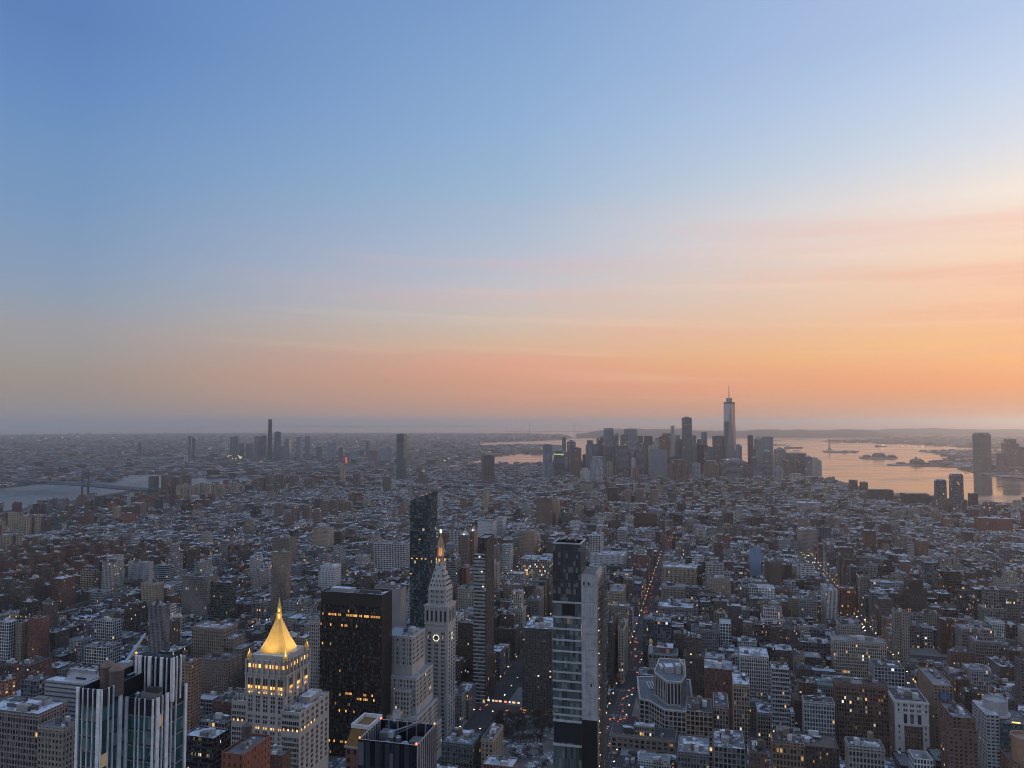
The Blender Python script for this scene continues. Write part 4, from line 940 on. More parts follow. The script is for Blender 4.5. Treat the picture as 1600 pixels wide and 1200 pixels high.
# ---- dark glass tower with slanted top
def slant_tower():
    D = 900.; b = boxd(640, 674, 679, D, d=20); root, x, y, w, d, r = start('slant_top_tower', 'tall dark teal glass tower with a slanted roof line', 'apartment tower', b, zat(776, D), 945)
    z0, z1 = zat(784, D) - 2, zat(770, D) - 2; t = .80; st = newparts(); M = st['wall']
    s_ = Sty((.03, .055, .062), 'glass', .012, (.018, .040, .048)); s_.cw, s_.ch = 2.1, 3.8
    B = [(-w, -d * .8), (w * .55, -d * .8), (w * .62, d * .8), (-w, d * .8)]; T_ = [(-w, -d), (w * .92, -d), (w, d), (-w, d)]
    zt = [z0, z1, z1 + 1, z0 + 1]
    for i in range(4):
        j = (i + 1) % 4; wd = math.hypot(B[j][0] - B[i][0], B[j][1] - B[i][1])
        M.face([(*B[i], 0), (*B[j], 0), (*T_[j], zt[j]), (*T_[i], zt[i])], FACi, s_, None, [(0, 0), (wd, 0), (wd, zt[j]), (0, zt[i])], (2.1, 3.8, s_.seed))
    st['roof'].face([(*T_[i], zt[i] - 3) for i in range(4)], ROOFi, s_, (.05, .05, .05))
    for k in range(1, 6):                                                 # darker joint lines of the curtain wall
        f = k / 6; M.bar((-w + (B[1][0] + w) * f, -d * .8 - .05, 1), (-w + (T_[1][0] + w) * f, -d - .05, z0 + (z1 - z0) * f), .16, PLAINi, (.01, .014, .016))
    emit(st, root)
    for i, (px_, zz) in enumerate(((-.8, .70), (-.35, .70), (.1, .70), (.45, .7), (-.1, .80), (-.9, .62))):
        q = MB(); q.box(-.9, .9, -.2, 0, 0, 1.2, None, PLAINi); o = q.build('lit_window', root, mats=[GLOWO]); o.location = (px_ * w, -d * (.8 + .2 * zz) - .05, z0 * zz)
    for k in range(3):
        q = MB(); q.lathe(0, 0, [(.1, 0), (.5, .3), (.5, .9), (.1, 1.2)], 6); o = q.build('roof_lamp', root, mats=[GLOWO]); o.location = (w * (.1 + .38 * k), -d + 1, z0 + (z1 - z0) * (.55 + .2 * k) + .3)
slant_tower()

# ---- slender unfinished tower
def unfinished_tower():
    D = 376.; Z = lambda p: zat(p, D) - 2
    b = boxd(865, 909, 913, D, d=16); root, x, y, w, d, r = start('unfinished_slender_tower', 'very slender unfinished tower of stacked glass floors beside a bare concrete core', 'tower', b, zat(851, D), 1200, 3)
    m_per = 2 * w / 44.0; x2 = w + 25 * m_per; x3 = x2 + 8 * m_per
    SIGHT.append((860, 955, 1200, D))
    q = MB(); cz = Z(896); gl = Sty((.13, .15, .16), 'glass', .03, (.075, .105, .105)); gl.cw = 1.4; gl.ch = 5.4; gl.hf = 1.3; gl.wf = .93
    bk = Sty((.035, .04, .05), 'glass', .004, (.022, .027, .036)); bk.cw = 1.3; bk.ch = 3.6; bk.wf = .9; bk.hf = .94
    zt = Z(851); zb = Z(941)
    q.box(-w, w, -d, d, zb, zt, bk, FACi, top=False); q.box(-w, w, -d, d, 0, zb, gl, FACi, top=False); q.build('glass_wall', root)
    q = MB(); q.face([(-w + .4, -d + .4, zt - 2.5), (w - .4, -d + .4, zt - 2.5), (w - .4, d - .4, zt - 2.5), (-w + .4, d - .4, zt - 2.5)], PLAINi, None, (.12, .12, .13))
    for a in ((-w - .15, w + .15, -d - .15, -d + .6), (-w - .15, w + .15, d - .6, d + .15), (-w - .15, -w + .6, -d + .6, d - .6), (w - .6, w + .15, -d + .6, d - .6)): q.box(*a, zt, zt + .6, None, PLAINi, (.40, .42, .44), bottom=True)
    q.build('roof', root)
    q = MB()
    for k in range(7): q.box(-w + 2.5 + k * 1.2, -w + 3.2 + k * 1.2, -d + 4, d - 4, zt - 2.5, zt + 1.2 + (k % 3) * .4, None, METALi, (.05, .05, .05))
    q.box(-1, 1.6, 0, 3, zt - 2.5, zt + 1.6, None, PLAINi, (.4, .4, .4)); q.build('roof_plant', root)
    rows = [942, 965.5, 984, 1001.5, 1019, 1036, 1052, 1066, 1080, 1094, 1107, 1119]
    for i, py in enumerate(rows):
        q = MB(); zz = Z(py); q.box(-w - .25, w + .2, -d - .5, d + .1, zz - .5, zz + .3, None, PLAINi, (.38, .40, .41), bottom=True); q.build('floor_slab', root)
    for a, c, k in ((-.30, .0, 0), (.04, .34, 0)): obox('dark_opening', root, (a * w * 1.2, c * w * 1.2 + 1.2, -d - .08, -d - .02, Z(963), Z(945)), None, PLAINi, (.006, .006, .008))
    obox('shaded_opening', root, (-w + .2, w - .2, -d - .14, -d - .02, Z(1163), Z(1131)), None, PLAINi, (.012, .014, .022))  # flat dark sheet stands in for the shade inside the open lower floors
    for py in (1128, 1166): obox('floor_slab', root, (-w - .25, w + .2, -d - .5, d + .1, Z(py) - .7, Z(py) + .3), None, PLAINi, (.45, .47, .48))
    # concrete core
    q = MB(); cc = (.37, .38, .39)
    q.box(w + .3, x2, -d - 1.0, d, 0, cz, None, PLAINi, cc, topcol=(.2, .2, .2)); zz = cz - 3
    core = q.build('concrete_core', root, mats=[concrete()])
    zk = Z(1123); obox('core_shadow_sheet', root, (w + .32, x2 + .1, -d - 1.25, -d - 1.05, 0, zk), None, PLAINi, (.008, .009, .012))  # black sheet stands in for the shadow over the foot of the core
    q = MB()
    for k in range(13):
        zz = cz - 6 - k * 7.6
        if zz > zk: q.box(w + .3, x2 + .02, -d - 1.06, -d - 1.0, zz, zz + .12, None, PLAINi, (.12, .125, .13))
    q.build('pour_joints', core)
    for fx, py in ((.12, 913), (.42, 913), (.55, 1071)): obox('core_opening', root, (w + .3 + fx * (x2 - w), w + .3 + fx * (x2 - w) + .8, -d - 1.08, -d - 1.02, Z(py), Z(py) + 1.4), None, PLAINi, (.008, .008, .01))
    q = MB()
    for k in range(24): q.bar((w + .6 + (x2 - w - .8) * k / 23, -d - .6, cz), (w + .6 + (x2 - w - .8) * k / 23 + r.uniform(-.1, .1), -d - .6, cz + r.uniform(.6, 1.8)), .05, METALi, (.22, .10, .06))
    q.build('rebar', core); q = MB(); q.box(x2 - .6, x2 + .5, -d - .9, d + .4, cz - 12, cz + .9, None, PLAINi, (.36, .32, .27)); q.build('lit_edge_strip', root)  # beige strip: light on the core's right edge put into the colour
    # hoist and scaffold
    for a in range(2):
        for c in range(5):
            q = MB(); X, Y = x2 + .7 + a * (x3 - x2 - .7), -d - .4 + c * (2 * d + .4) / 4
            q.bar((X, Y, 0), (X, Y, cz - 2), .10, METALi, (.10, .095, .09)); q.build('scaffold_pole', root)
    q = MB()
    for k in range(int(cz / 2.6)):
        zz = k * 2.6; q.box(x2 + .6, x3 + .1, -d - .5, d, zz, zz + .12, None, PLAINi, (.10, .085, .07), bottom=True)
        q.bar((x2 + .7, -d - .4, zz), (x3, -d - .4, zz + 2.6), .05, METALi, (.2, .18, .15)); q.bar((x3, -d - .4, zz), (x3, d, zz + 2.6), .05, METALi, (.2, .18, .15))
    q.build('scaffold_deck', root)
    q = MB()
    for k in range(60):
        zz = r.uniform(10, cz - 4); Y = r.uniform(-d, d)
        if r.random() < .5: q.box(x3 + .02, x3 + .06, Y - .9, Y + .9, zz, zz + 2.2, None, PLAINi, r.choice([(.12, .105, .09), (.16, .14, .11), (.05, .05, .05)]))
        else: Xs = r.uniform(x2 + .8, x3 - .9); q.box(Xs, Xs + .8, -d - .56, -d - .52, zz, zz + 2.2, None, PLAINi, r.choice([(.12, .105, .09), (.16, .14, .11), (.05, .05, .05)]))
    q.build('debris_net', root)
    for k in range(15):
        zz = Z(948 + k * 17.5); q = MB(); q.lathe(0, 0, [(.05, -.2), (.2, 0), (.05, .22)], 6); o = q.build('work_lamp', root, mats=[GLOWW if k % 3 else GLOWA]); o.location = (x2 + .9 + (k % 2) * .3, -d - .75, zz)
def concrete():
    m, q = new_mat('raw_concrete'); pos = q.n('ShaderNodeTexCoord').outputs['Object']; a, b_, c = q.xyz(pos)
    k = q.m('MULTIPLY', q.rng(q.noise(pos, .35, 5., .65), .3, .7, .72, 1.2), q.rng(q.noise(q.vec(q.m('MULTIPLY', a, 1.2), q.m('MULTIPLY', b_, 1.2), q.m('MULTIPLY', c, .06)), 1., 3.), .3, .7, .8, 1.12))
    ln = q.m('MULTIPLY', q.rng(q.m('FRACT', q.m('MULTIPLY', c, .26)), 0., .03, .75, 1.), q.rng(q.m('FRACT', q.m('MULTIPLY', a, .42)), 0., .03, .82, 1.))
    k = q.m('MULTIPLY', k, ln)
    return finish(q, m, q.mix(1., q.attr('col').outputs['Color'], q.vec(k, k, k), 'MULTIPLY'), .9)
unfinished_tower()
# ---- dark tower whose open roof frame rises in front
def open_roof_tower():
    D = 272.; Z = lambda p: zat(p, D) - 2
    b = boxd(557, 650, 680, D); root, x, y, w, d, r = start('open_roof_tower', 'dark blue glass tower with an open roof frame full of machinery and red lights', 'tower', b, zat(1163, D), 1200, 4)
    zt = Z(1165); zr = zt - 9; q = MB()
    bk = Sty((.03, .035, .05), 'glass', .0, (.012, .016, .028)); bk.cw = 2.2; bk.ch = 11; bk.hf = 1.2; bk.wf = .9
    q.box(-w, w, -d, d, 0, zr, bk, FACi, top=False); q.face([(-w, -d, zr), (w, -d, zr), (w, d, zr), (-w, d, zr)], ROOFi, bk, (.05, .05, .055)); q.build('glass_wall', root)
    q = MB(); t = .5
    for a in ((-w, w, -d, -d + t), (-w, w, d - t, d), (-w, -w + t, -d + t, d - t), (w - t, w, -d + t, d - t)):
        q.box(*a, zr + .02, zt, bk, FACi, topmat=PLAINi, topcol=(.33, .29, .26))
    q.build('roof_screen', root)
    n = 9
    for k in range(n + 1):
        Y = -d + 2 * d * k / n; q = MB(); q.box(w + .02, w + .45, Y - .22, Y + .22, 0, zt + .25, None, PLAINi, (.32, .28, .26)); q.build('fin', root)
        q = MB(); q.box(-w + t + .02, -w + t + .5, Y - .2 + (.3 if k == 0 else 0), Y + .2, zr + .1, zt, None, PLAINi, (.28, .26, .25)) if -d + t < Y < d - t else q.box(-w + t + .02, -w + t + .4, -.2, .2, zr + .1, zt, None, PLAINi, (.28, .26, .25)); q.build('screen_rib', root)
    for k in range(1, 6):
        X = -w + 2 * w * k / 6; q = MB(); q.box(X - .9, X + .9, -d - .12, -d - .02, 0, zt - .5, None, PLAINi, (.02, .024, .036)); q.build('wall_panel', root)
        q = MB(); q.box(X - .2, X + .2, d - t - .5, d - t - .02, zr + .1, zt, None, PLAINi, (.2, .19, .19)); q.build('screen_rib', root)
    for X, Y, rad, h in ((-w * .45, d * .2, 1.7, 3.6), (-w * .05, -d * .05, 1.7, 4.0), (w * .2, d * .1, 1.6, 4.6), (-w * .15, d * .45, 1.2, 5.2)):
        q = MB(); q.lathe(X, Y, [(rad, zr + .5), (rad, zr + h), (rad * .8, zr + h + .4), (rad * .7, zr + h + .1), (.1, zr + h + .1)], 14, METALi, (.42, .43, .45)); q.build('cooling_tower', root)
    for a, c, h, k in (((-w * .8, -w * .35), (d * .35, d * .8), 6.5, .14), ((w * .3, w * .75), (d * .2, d * .75), 5, .13), ((-w * .75, -w * .2), (-d * .7, -d * .3), 3, .10), ((w * .05, w * .6), (-d * .65, -d * .2), 2.2, .6), ((-w * .3, -w * .1), (-d * .5, -d * .15), 2.6, .62)):
        obox('roof_plant', root, (a[0], a[1], c[0], c[1], zr + .02, zr + h), None, PLAINi, (k, k * 1.04, k * 1.1))
    q = MB(); q.bar((-w * .3, d * .3, zr + 7.5), (w * .55, d * .75, zt + 1.5), .28, METALi, (.45, .45, .46)); q.bar((-w * .3, d * .3, zr + 6.2), (w * .55, d * .75, zt + 1.0), .14, METALi, (.35, .35, .36))
    q.bar((-w * .3, d * .3, zr), (-w * .3, d * .3, zr + 7.7), .35, METALi, (.3, .3, .32)); q.box(-w * .3 - 1.3, -w * .3 + .5, d * .3 - .8, d * .3 + .8, zr + 5.6, zr + 7.6, None, PLAINi, (.42, .42, .43)); q.build('roof_crane', root)
    for sx, sy in ((-1, -1), (1, -1), (1, 1), (-1, 1)):
        q = MB(); q.lathe(0, 0, [(.1, 0), (.35, .1), (.35, .6), (.1, .75)], 8); o = q.build('red_light', root, mats=[GLOWR if sx * sy < 0 else GLOWO]); o.location = (sx * (w - .4), sy * (d - .4), zt + .05)
open_roof_tower()
def mansard_house():
    D = 300.; b = boxd(538, 577, 582, D, d=16); z1 = zat(1160, D); root, x, y, w, d, r = start('mansard_building', 'narrow red brick building with a white rimmed orange mansard roof', 'apartment tower', b, z1, 1200, 1)
    z = zat(1172, D) - 2; q = MB(); s_ = Sty((.17, .075, .06), 'brick', .0); q.box(-w, w, -d, d, 0, z, s_, FACi, top=False); q.box(-w - .4, w + .4, -d - .5, d + .4, z, z + .7, None, PLAINi, (.3, .29, .27), bottom=True); q.build('wall', root)
    zt = zat(1144, D) - 2; q = MB(); k = .72; q.prism([(-w, -d), (w, -d), (w, d), (-w, d)], z + .72, zt, None, PLAINi, (.20, .10, .03), poly1=[(-w * k, -d * k), (w * k, -d * k), (w * k, d * k), (-w * k, d * k)]); o = q.build('mansard_roof', root)
    q = MB(); k2 = .76
    for a in ((-w * k2, w * k2, -d * k2, -d * k2 + .6), (-w * k2, w * k2, d * k2 - .6, d * k2), (-w * k2, -w * k2 + .6, -d * k2 + .6, d * k2 - .6), (w * k2 - .6, w * k2, -d * k2 + .6, d * k2 - .6)): q.box(*a, zt + .02, zt + 1.5, None, PLAINi, (.62, .61, .60), bottom=True)
    q.build('roof_rim', o)
mansard_house()
def red_house(nm, lab, xl, xc, xr, yc, D, col, tank, low=1200):
    b = boxd(xl, xc, xr, D); z = zat(yc, D); root, x, y, w, d, r = start(nm, lab, 'apartment building', b, z, low, 2)
    st = newparts(); s_ = Sty(col, 'brick', .0, roof=(.14, .14, .15)); s_.wf = .2
    tier(st, -w, w, -d, d, 0, z - 2, s_, 1.0); roofgear(r, st, w * .8, d * .8, z - 2, 3)
    if tank: tankset(st, -w * .3, d * .25, z - 2, r, 2.2, 4.2, 3.4)
    emit(st, root)
red_house('brick_house', 'rust red brick building with rooftop water tank in front of the gold pyramid tower', 344, 378, 421, 1183, 330., (.24, .085, .05), True)
red_house('brick_house', 'small dark brick house with snowy roof under the gold pyramid tower', 404, 441, 455, 1184, 440., (.10, .045, .035), False)

# ---- white finned tower at lower left, its roof crane and the sculpted white block behind
def finned_tower():
    D = 262.; Z = lambda p, dd=0: zat(p, D + dd) - 2
    b = boxd(188, 232, 283, D); root, x, y, w, d, r = start('white_finned_tower', 'dark teal glass tower striped with tall white fins and two rooftop water tanks', 'apartment tower', b, zat(1095, D), 1200, 6)
    SIGHT.append((108, 286, 1200, D))
    gl = Sty((.02, .03, .035), 'glass', .03, (.04, .105, .11)); gl.cw = 2.4; gl.ch = 5.0; gl.hf = .84; gl.wf = .97
    bk = Sty((.012, .013, .016), 'blank', 0)
    m_ = 2 * w / 44.0; zB = Z(1094); zA = Z(1086); zC = Z(1026, 14)
    xa0, xa1, ya = -w - 39 * m_, -w - .05, -d - 10.5                      # left wing, standing forward
    zA = zat(1084, D - 10.5) - 2
    def lx(px_, ly, z_=240.): return reach(x + ly * VX, y + ly * VY, z_, px_, (UX, UY))
    Yc = -d + 8; X0, X1 = lx(211, Yc), lx(269, Yc); zC = zat(1028, y + Yc * VY) - 2; Dc = reach(x + X1 * UX + Yc * VX, y + X1 * UY + Yc * VY, 245., 283, (VX, VY))
    q = MB()
    for (x0, x1, y0, y1, h) in ((-w, w, -d, d, zB), (xa0, xa1, ya, d - 2, zA)):
        q.box(x0, x1, y0, y1, 0, h - 5.5, gl, FACi, top=False); q.box(x0, x1, y0, y1, h - 5.5, h, bk, PLAINi, top=False)
        t = .4; Q = [(x0 + t, y0 + t), (x1 - t, y0 + t), (x1 - t, y1 - t), (x0 + t, y1 - t)]; zz = h - 3.5
        for i in range(4): j = (i + 1) % 4; q.face([(*Q[j], zz), (*Q[i], zz), (*Q[i], h), (*Q[j], h)], PLAINi, None, (.03, .03, .035)); P = [(x0, y0), (x1, y0), (x1, y1), (x0, y1)]; q.face([(*P[i], h), (*P[j], h), (*Q[j], h), (*Q[i], h)], PLAINi, None, (.12, .12, .13))
        q.face([(*p, zz) for p in Q], ROOFi, gl, (.1, .1, .1))
    q.build('glass_wall', root)
    q = MB(); g2 = Sty((.015, .018, .022), 'glass', .0, (.014, .02, .026)); g2.cw = 2.4; g2.ch = 5
    q.box(X0, X1, Yc, Yc + Dc, zB - 3.4, zC, g2, FACi, topmat=ROOFi); q.build('upper_block', root)
    def fin(px_, py_, wd, z0, z1, t=0.0, dp=.55):
        q = MB(); q.box(-wd / 2, wd / 2, -dp, 0, z0, z1, None, PLAINi, (.74, .72, .71)); o = q.build('fin', root); o.location = (px_, py_, 0); o.rotation_euler = (0, 0, t)
    fr = lambda a: -w + (a - 188) / 44.0 * 2 * w                           # photo column on the front face -> local x
    for c_, wd in ((190, 1.0), (204, .22), (210, .22), (219, .22), (231.5, .5)): fin(fr(c_), -d, wd, 0, zB + .3)
    for f, wd in ((.10, 1.5), (.24, .25), (.38, 1.5), (.52, .25), (.66, .25), (.98, 1.2)): fin(w, -d + 2 * d * f, wd, 0, zB + .3, WF)
    fa = lambda a: xa0 + (a - 113) / 39.0 * (xa1 - xa0)
    for c_, wd in ((114, 1.0), (122, .2), (130, .2), (138, .2), (147, 1.4), (151.5, .3)): fin(fa(c_), ya, wd, 0 if wd > .9 else zA - 26, zA + .3)
    for f, wd in ((.06, .9), (.16, 1.2), (.3, .25), (.42, 1.2), (.58, .25), (.74, 1.1), (.88, .25), (1.0, .3)): fin(X0 + (X1 - X0) * f, Yc, wd, zB - 3, zC + .4)
    for f, wd in ((.1, 1.0), (.5, .3), (.95, .4)): fin(X1, Yc + Dc * f, wd, zB - 3.4, zC + .4, WF)
    for f, wd in ((.22, .25), (.42, .25), (.72, 1.5)): fin(xa1, ya + (-d - ya) * f, wd, 0, zA + .3, WF)
    # floor edge bands
    for k in range(6):
        zz = zB - 5.5 - k * 5
        obox('floor_band', root, (-w - .05, w + .06, -d - .16, -d - .02, zz - .45, zz), None, PLAINi, (.16, .17, .18), bottom=True)
        obox('floor_band', root, (w + .02, w + .16, -d, d, zz - .45, zz), None, PLAINi, (.2, .21, .22), bottom=True)
        obox('floor_band', root, (xa0, xa1, ya - .16, ya - .02, zz + 1.0, zz + 1.45), None, PLAINi, (.16, .17, .18), bottom=True)
    for a, k, m3 in ((124, 5.2, GLOWA), (160, 5.0, GLOWW), (205, 4.2, GLOWA), (219, 4.3, GLOWW), (197, 4.3, GLOWO)):
        q = MB(); q.box(-.5, .5, -.1, -.02, 0, .9, None, PLAINi); o = q.build('lit_window', root, mats=[m3]); o.location = (fa(a), ya - .02, zA - 5.5 - k * 5 + 1.5) if a < 165 else (fr(a), -d - .02, zB - 5.5 - k * 5 + 1.5)
    q = MB(); q.box(xa0 + 1, xa1 + .2, ya - .12, ya - .02, zA - 35, zA - 27.2, None, PLAINi, (.10, .085, .05)); q.build('loggia', root)
    # roof things
    zr = zA - 3.5
    for X, Y in ((fa(127), ya + 9), (fa(150), ya + 6.5)):
        q = MB(); q.lathe(X, Y, [(2.3, zr), (2.3, zr + 8.3)], 16, WOODi, (.125, .10, .085)); o = q.build('water_tank', root)
        q = MB(); q.lathe(X, Y, [(2.5, zr + 8.3), (.9, zr + 10.0), (.1, zr + 10.4)], 16, WOODi, (.20, .14, .11)); q.build('tank_roof', o)
        q = MB(); [q.lathe(X, Y, [(2.33, zr + 1 + k * 1.6), (2.36, zr + 1.06 + k * 1.6), (2.33, zr + 1.12 + k * 1.6)], 16, METALi, (.06, .055, .05)) for k in range(5)]; q.build('tank_hoops', o)
    zt = Z(1046, 14); obox('roof_house', root, (fa(141), X0 - .4, ya + 15, d + 3, zr, zt), None, PLAINi, (.075, .072, .075), topcol=(.22, .23, .25))
    q = MB()
    for a in ((0, .5),): q.box(-w + 4.5, w - 1, -d + 1.5, -d + 4.2, zB - 3.4, zB + 1.6, None, PLAINi, (.20, .19, .19)); q.box(-w + 6, w + .2, -d + 2.0, -d + 3.8, zB + 1.62, zB + 3.2, None, METALi, (.12, .115, .115))
    q.lathe(-w + 2.6, -d + 2.4, [(1.0, zB - 3.4), (1.0, zB + .8), (.1, zB + 1.4)], 10, METALi, (.5, .5, .5)); q.build('roof_plant', root)
    q = MB(); q.lathe(0, 0, [(.1, 0), (.4, .2), (.4, .7), (.1, .9)], 8); o = q.build('red_light', root, mats=[GLOWO]); o.location = (X0 - .3, Yc + 1, zC + .3)
    # crane resting on the roof house
    cx, cy = xy(*uv(x, y)); P = lambda px_, py_, dep: Vector((((px_ - 800) / FPX) * (dep * cp + (zat(py_, dep) - CZ) * sp), dep, zat(py_, dep)))
    A, Bq = P(196, 1036, D + 20), P(227, 990, D + 46); cr = thing('roof_crane', 'pale grey crane arm reaching up behind the roof of the white finned tower', 'crane', (A.x, A.y, A.z - 1.2)); q = MB()
    rl = lambda v: (v.x - A.x, v.y - A.y, v.z - A.z + 1.2)
    a, c = Vector(rl(A)), Vector(rl(Bq)); q.bar(a, c, .75, METALi, (.46, .48, .50), 4, .45); q.build('boom', cr)
    q = MB(); C_ = Vector(rl(P(140, 1064, D + 22))); q.bar(a + Vector((.5, 0, -1.2)), C_, .22, METALi, (.35, .34, .34)); q.bar(a + Vector((.2, .5, -1.6)), C_ + Vector((0, .6, .0)), .16, METALi, (.30, .29, .29)); 
    for k in range(10):
        t0 = k / 10; p0 = a.lerp(C_, t0); q.bar(p0 + Vector((.5, 0, -1.0)), a.lerp(C_, t0 + .08) + Vector((0, .6, -.6)), .07, METALi, (.3, .3, .3))
    q.build('tail_truss', cr); q = MB(); q.box(a.x - 1.8, a.x + 2.0, a.y - 1.5, a.y + 1.5, a.z - 1.2, a.z + .6, None, METALi, (.42, .46, .50)); q.build('turntable', cr)
    for k in range(6):
        p0 = a.lerp(c, .2 + .14 * k); q = MB(); q.bar(p0 + Vector((.5, 0, -.3)), a.lerp(c, .28 + .14 * k) + Vector((.9, .2, -1.6)), .09, METALi, (.4, .4, .4)); q.build('brace', cr)
finned_tower()
def sculpted_block():
    D = 560.; b = boxd(67, 150, 169, D); root, x, y, w, d, r = start('sculpted_white_building', 'pale sculpted building with slanted walls and dark horizontal slots behind the finned tower', 'office building', b, zat(1048, D), 1110)
    z1, z2 = zat(1071, D) - 2, zat(1046, D + 10) - 2; q = MB(); c_ = (.33, .35, .38)
    lo = [(-w, -d), (w, -d), (w, d), (-w, d)]; up = [(-w + 1.5, -d + 1.5), (w - 3, -d + 1.5), (w - 3, d - 2), (-w + 3, d - 2)]
    q.prism(lo, 0, z1, None, PLAINi, c_, ROOFi, poly1=up, topcol=(.4, .42, .45)); q.build('lower_wall', root)
    u0 = [(-w * .32, -d + 4), (w - 3.3, -d + 4), (w - 3.3, d - 4), (-w * .32, d - 4)]; u1 = [(-w * .26, -d + 7), (w - 5, -d + 8), (w - 6, d - 6), (-w * .15, d - 6)]
    q = MB(); q.prism(u0, z1 + .02, z2, None, PLAINi, (.36, .38, .41), ROOFi, poly1=u1, topcol=(.42, .44, .47)); q.build('upper_wall', root)
    for k in range(10):
        zz = z1 - 2.2 - k * 3.1; f = zz / z1 * 1.5; q = MB(); q.box(-w + f * 1.0 + .4, w - f * 2 - (k % 3) * 4, -d + f - .30, -d + f + .3, zz, zz + .8, None, PLAINi, (.05, .055, .06), bottom=True); q.build('window_slot', root)
    obox('window_slot', root, (w * .1, w * .45, -d + 4.2, -d + 5.5, z1 + 1.5, z1 + 2.6), None, PLAINi, (.03, .03, .03))
    for k in range(3): obox('roof_fold', root, (-w * .1 + k * 5, -w * .1 + 2.5 + k * 5, -d + 10, d - 8, z2 + .02, z2 + .5), None, PLAINi, (.3, .31, .33))
sculpted_block()

# ---- stepped wedge between two streets
def wedge_building():
    D = 800.; Z = lambda p, dd=0: zat(p, D + dd) - 2
    xa, ya = unp(1018, 1122, 52); X = lambda px_, dep, z=60: ((px_ - 800) / FPX) * (dep * cp + (z - CZ) * sp)
    # outlines in world metres, west tip first, as seen along the avenue corner
    def P(px_, dep): return (X(px_, dep), dep)
    root = thing('wedge_building', 'pale stone wedge shaped building climbing in two steps with dark window bays', 'office building', (X(1030, 830), 830, 2), 0); HERO.append(root)
    loc = lambda L: [(p[0] - X(1030, 830), p[1] - 830) for p in L]
    low = loc([P(999, 800), P(1014, 795), P(1038, 770), P(1071, 764), P(1082, 790), P(1078, 858), P(1024, 868), P(995, 868)])
    hi = loc([P(1022, 812), P(1042, 783), P(1064, 780), P(1072, 800), P(1070, 852), P(1030, 858)])
    zl, zh, zu = zat(1096, 795) - 2, zat(1065, 785) - 2, zat(1055, 800) - 2
    st = newparts(); s_ = Sty((.36, .335, .31), 'grid', .03); s_.cw, s_.ch = 4.2, 4.4
    st['wall'].prism(low, 0, zl, s_, FACi, None, PLAINi, (.3, .29, .27)); s2 = Sty((.36, .335, .31), 'pier', .0); s2.cw = 3.6; s2.ch = 16; s2.wf = .62
    st['wall'].prism(hi, zl + .02, zh, s2, FACi, None, PLAINi, (.3, .29, .27))
    for poly, z in ((low, zl), (hi, zh)):
        cx = sum(p[0] for p in poly) / len(poly); cy = sum(p[1] for p in poly) / len(poly); n = len(poly)
        in_ = [(cx + (p[0] - cx) * .955, cy + (p[1] - cy) * .955) for p in poly]; ou = [(cx + (p[0] - cx) * 1.015, cy + (p[1] - cy) * 1.015) for p in poly]
        for i in range(n):
            j = (i + 1) % n
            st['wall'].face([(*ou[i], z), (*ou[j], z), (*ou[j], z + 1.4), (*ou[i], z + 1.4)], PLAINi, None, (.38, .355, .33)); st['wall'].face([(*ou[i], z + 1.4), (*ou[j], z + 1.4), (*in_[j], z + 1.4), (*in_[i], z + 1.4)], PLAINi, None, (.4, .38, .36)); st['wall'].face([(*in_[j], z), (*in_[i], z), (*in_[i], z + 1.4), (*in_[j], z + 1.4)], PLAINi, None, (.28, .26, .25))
        st['roof'].face([(*p, z + .05) for p in in_], ROOFi, s_, (.13, .14, .15))
    cx = sum(p[0] for p in hi) / 6; cy = sum(p[1] for p in hi) / 6; bh = st['bulkhead']
    bh.box(cx - 7, cx + 2, cy - 4, cy + 9, zh + .1, zh + 6.5, None, PLAINi, (.33, .33, .34), topmat=ROOFi); bh.box(cx + 3, cx + 8, cy - 7, cy + 2, zh + .1, zh + 9.0, None, PLAINi, (.37, .36, .35), topmat=ROOFi); bh.box(cx - 10, cx - 7.5, cy + 8, cy + 20, zh + .1, zh + 3, None, PLAINi, (.5, .5, .5))
    bh.box(cx + 10, cx + 11, cy - 12, cy + 12, zl, zh + 11, None, PLAINi, (.44, .42, .40)); bh.bar((cx + 1, cy - 2, zh + 6), (cx + 1, cy - 2, zh + 12), .5, METALi, (.5, .5, .5))
    for k in range(4): bh.box(low[6][0] - 14 + k * 3, low[6][0] - 12.4 + k * 3, low[6][1] - 40, low[6][1] - 16, zl + .2, zl + 1.6, None, METALi, (.3, .32, .34))
    emit(st, root)
    FOOT.append((uv(*P(1045, 820))[0] - 45, uv(*P(1045, 820))[0] + 45, uv(*P(1045, 820))[1] - 60, uv(*P(1045, 820))[1] + 50)); SIGHT.append((996, 1074, 1155, 760)); solid(X(1045, 820), 820, 60, 80, zl, 0, ('hero', len(HERO) - 1))
wedge_building()
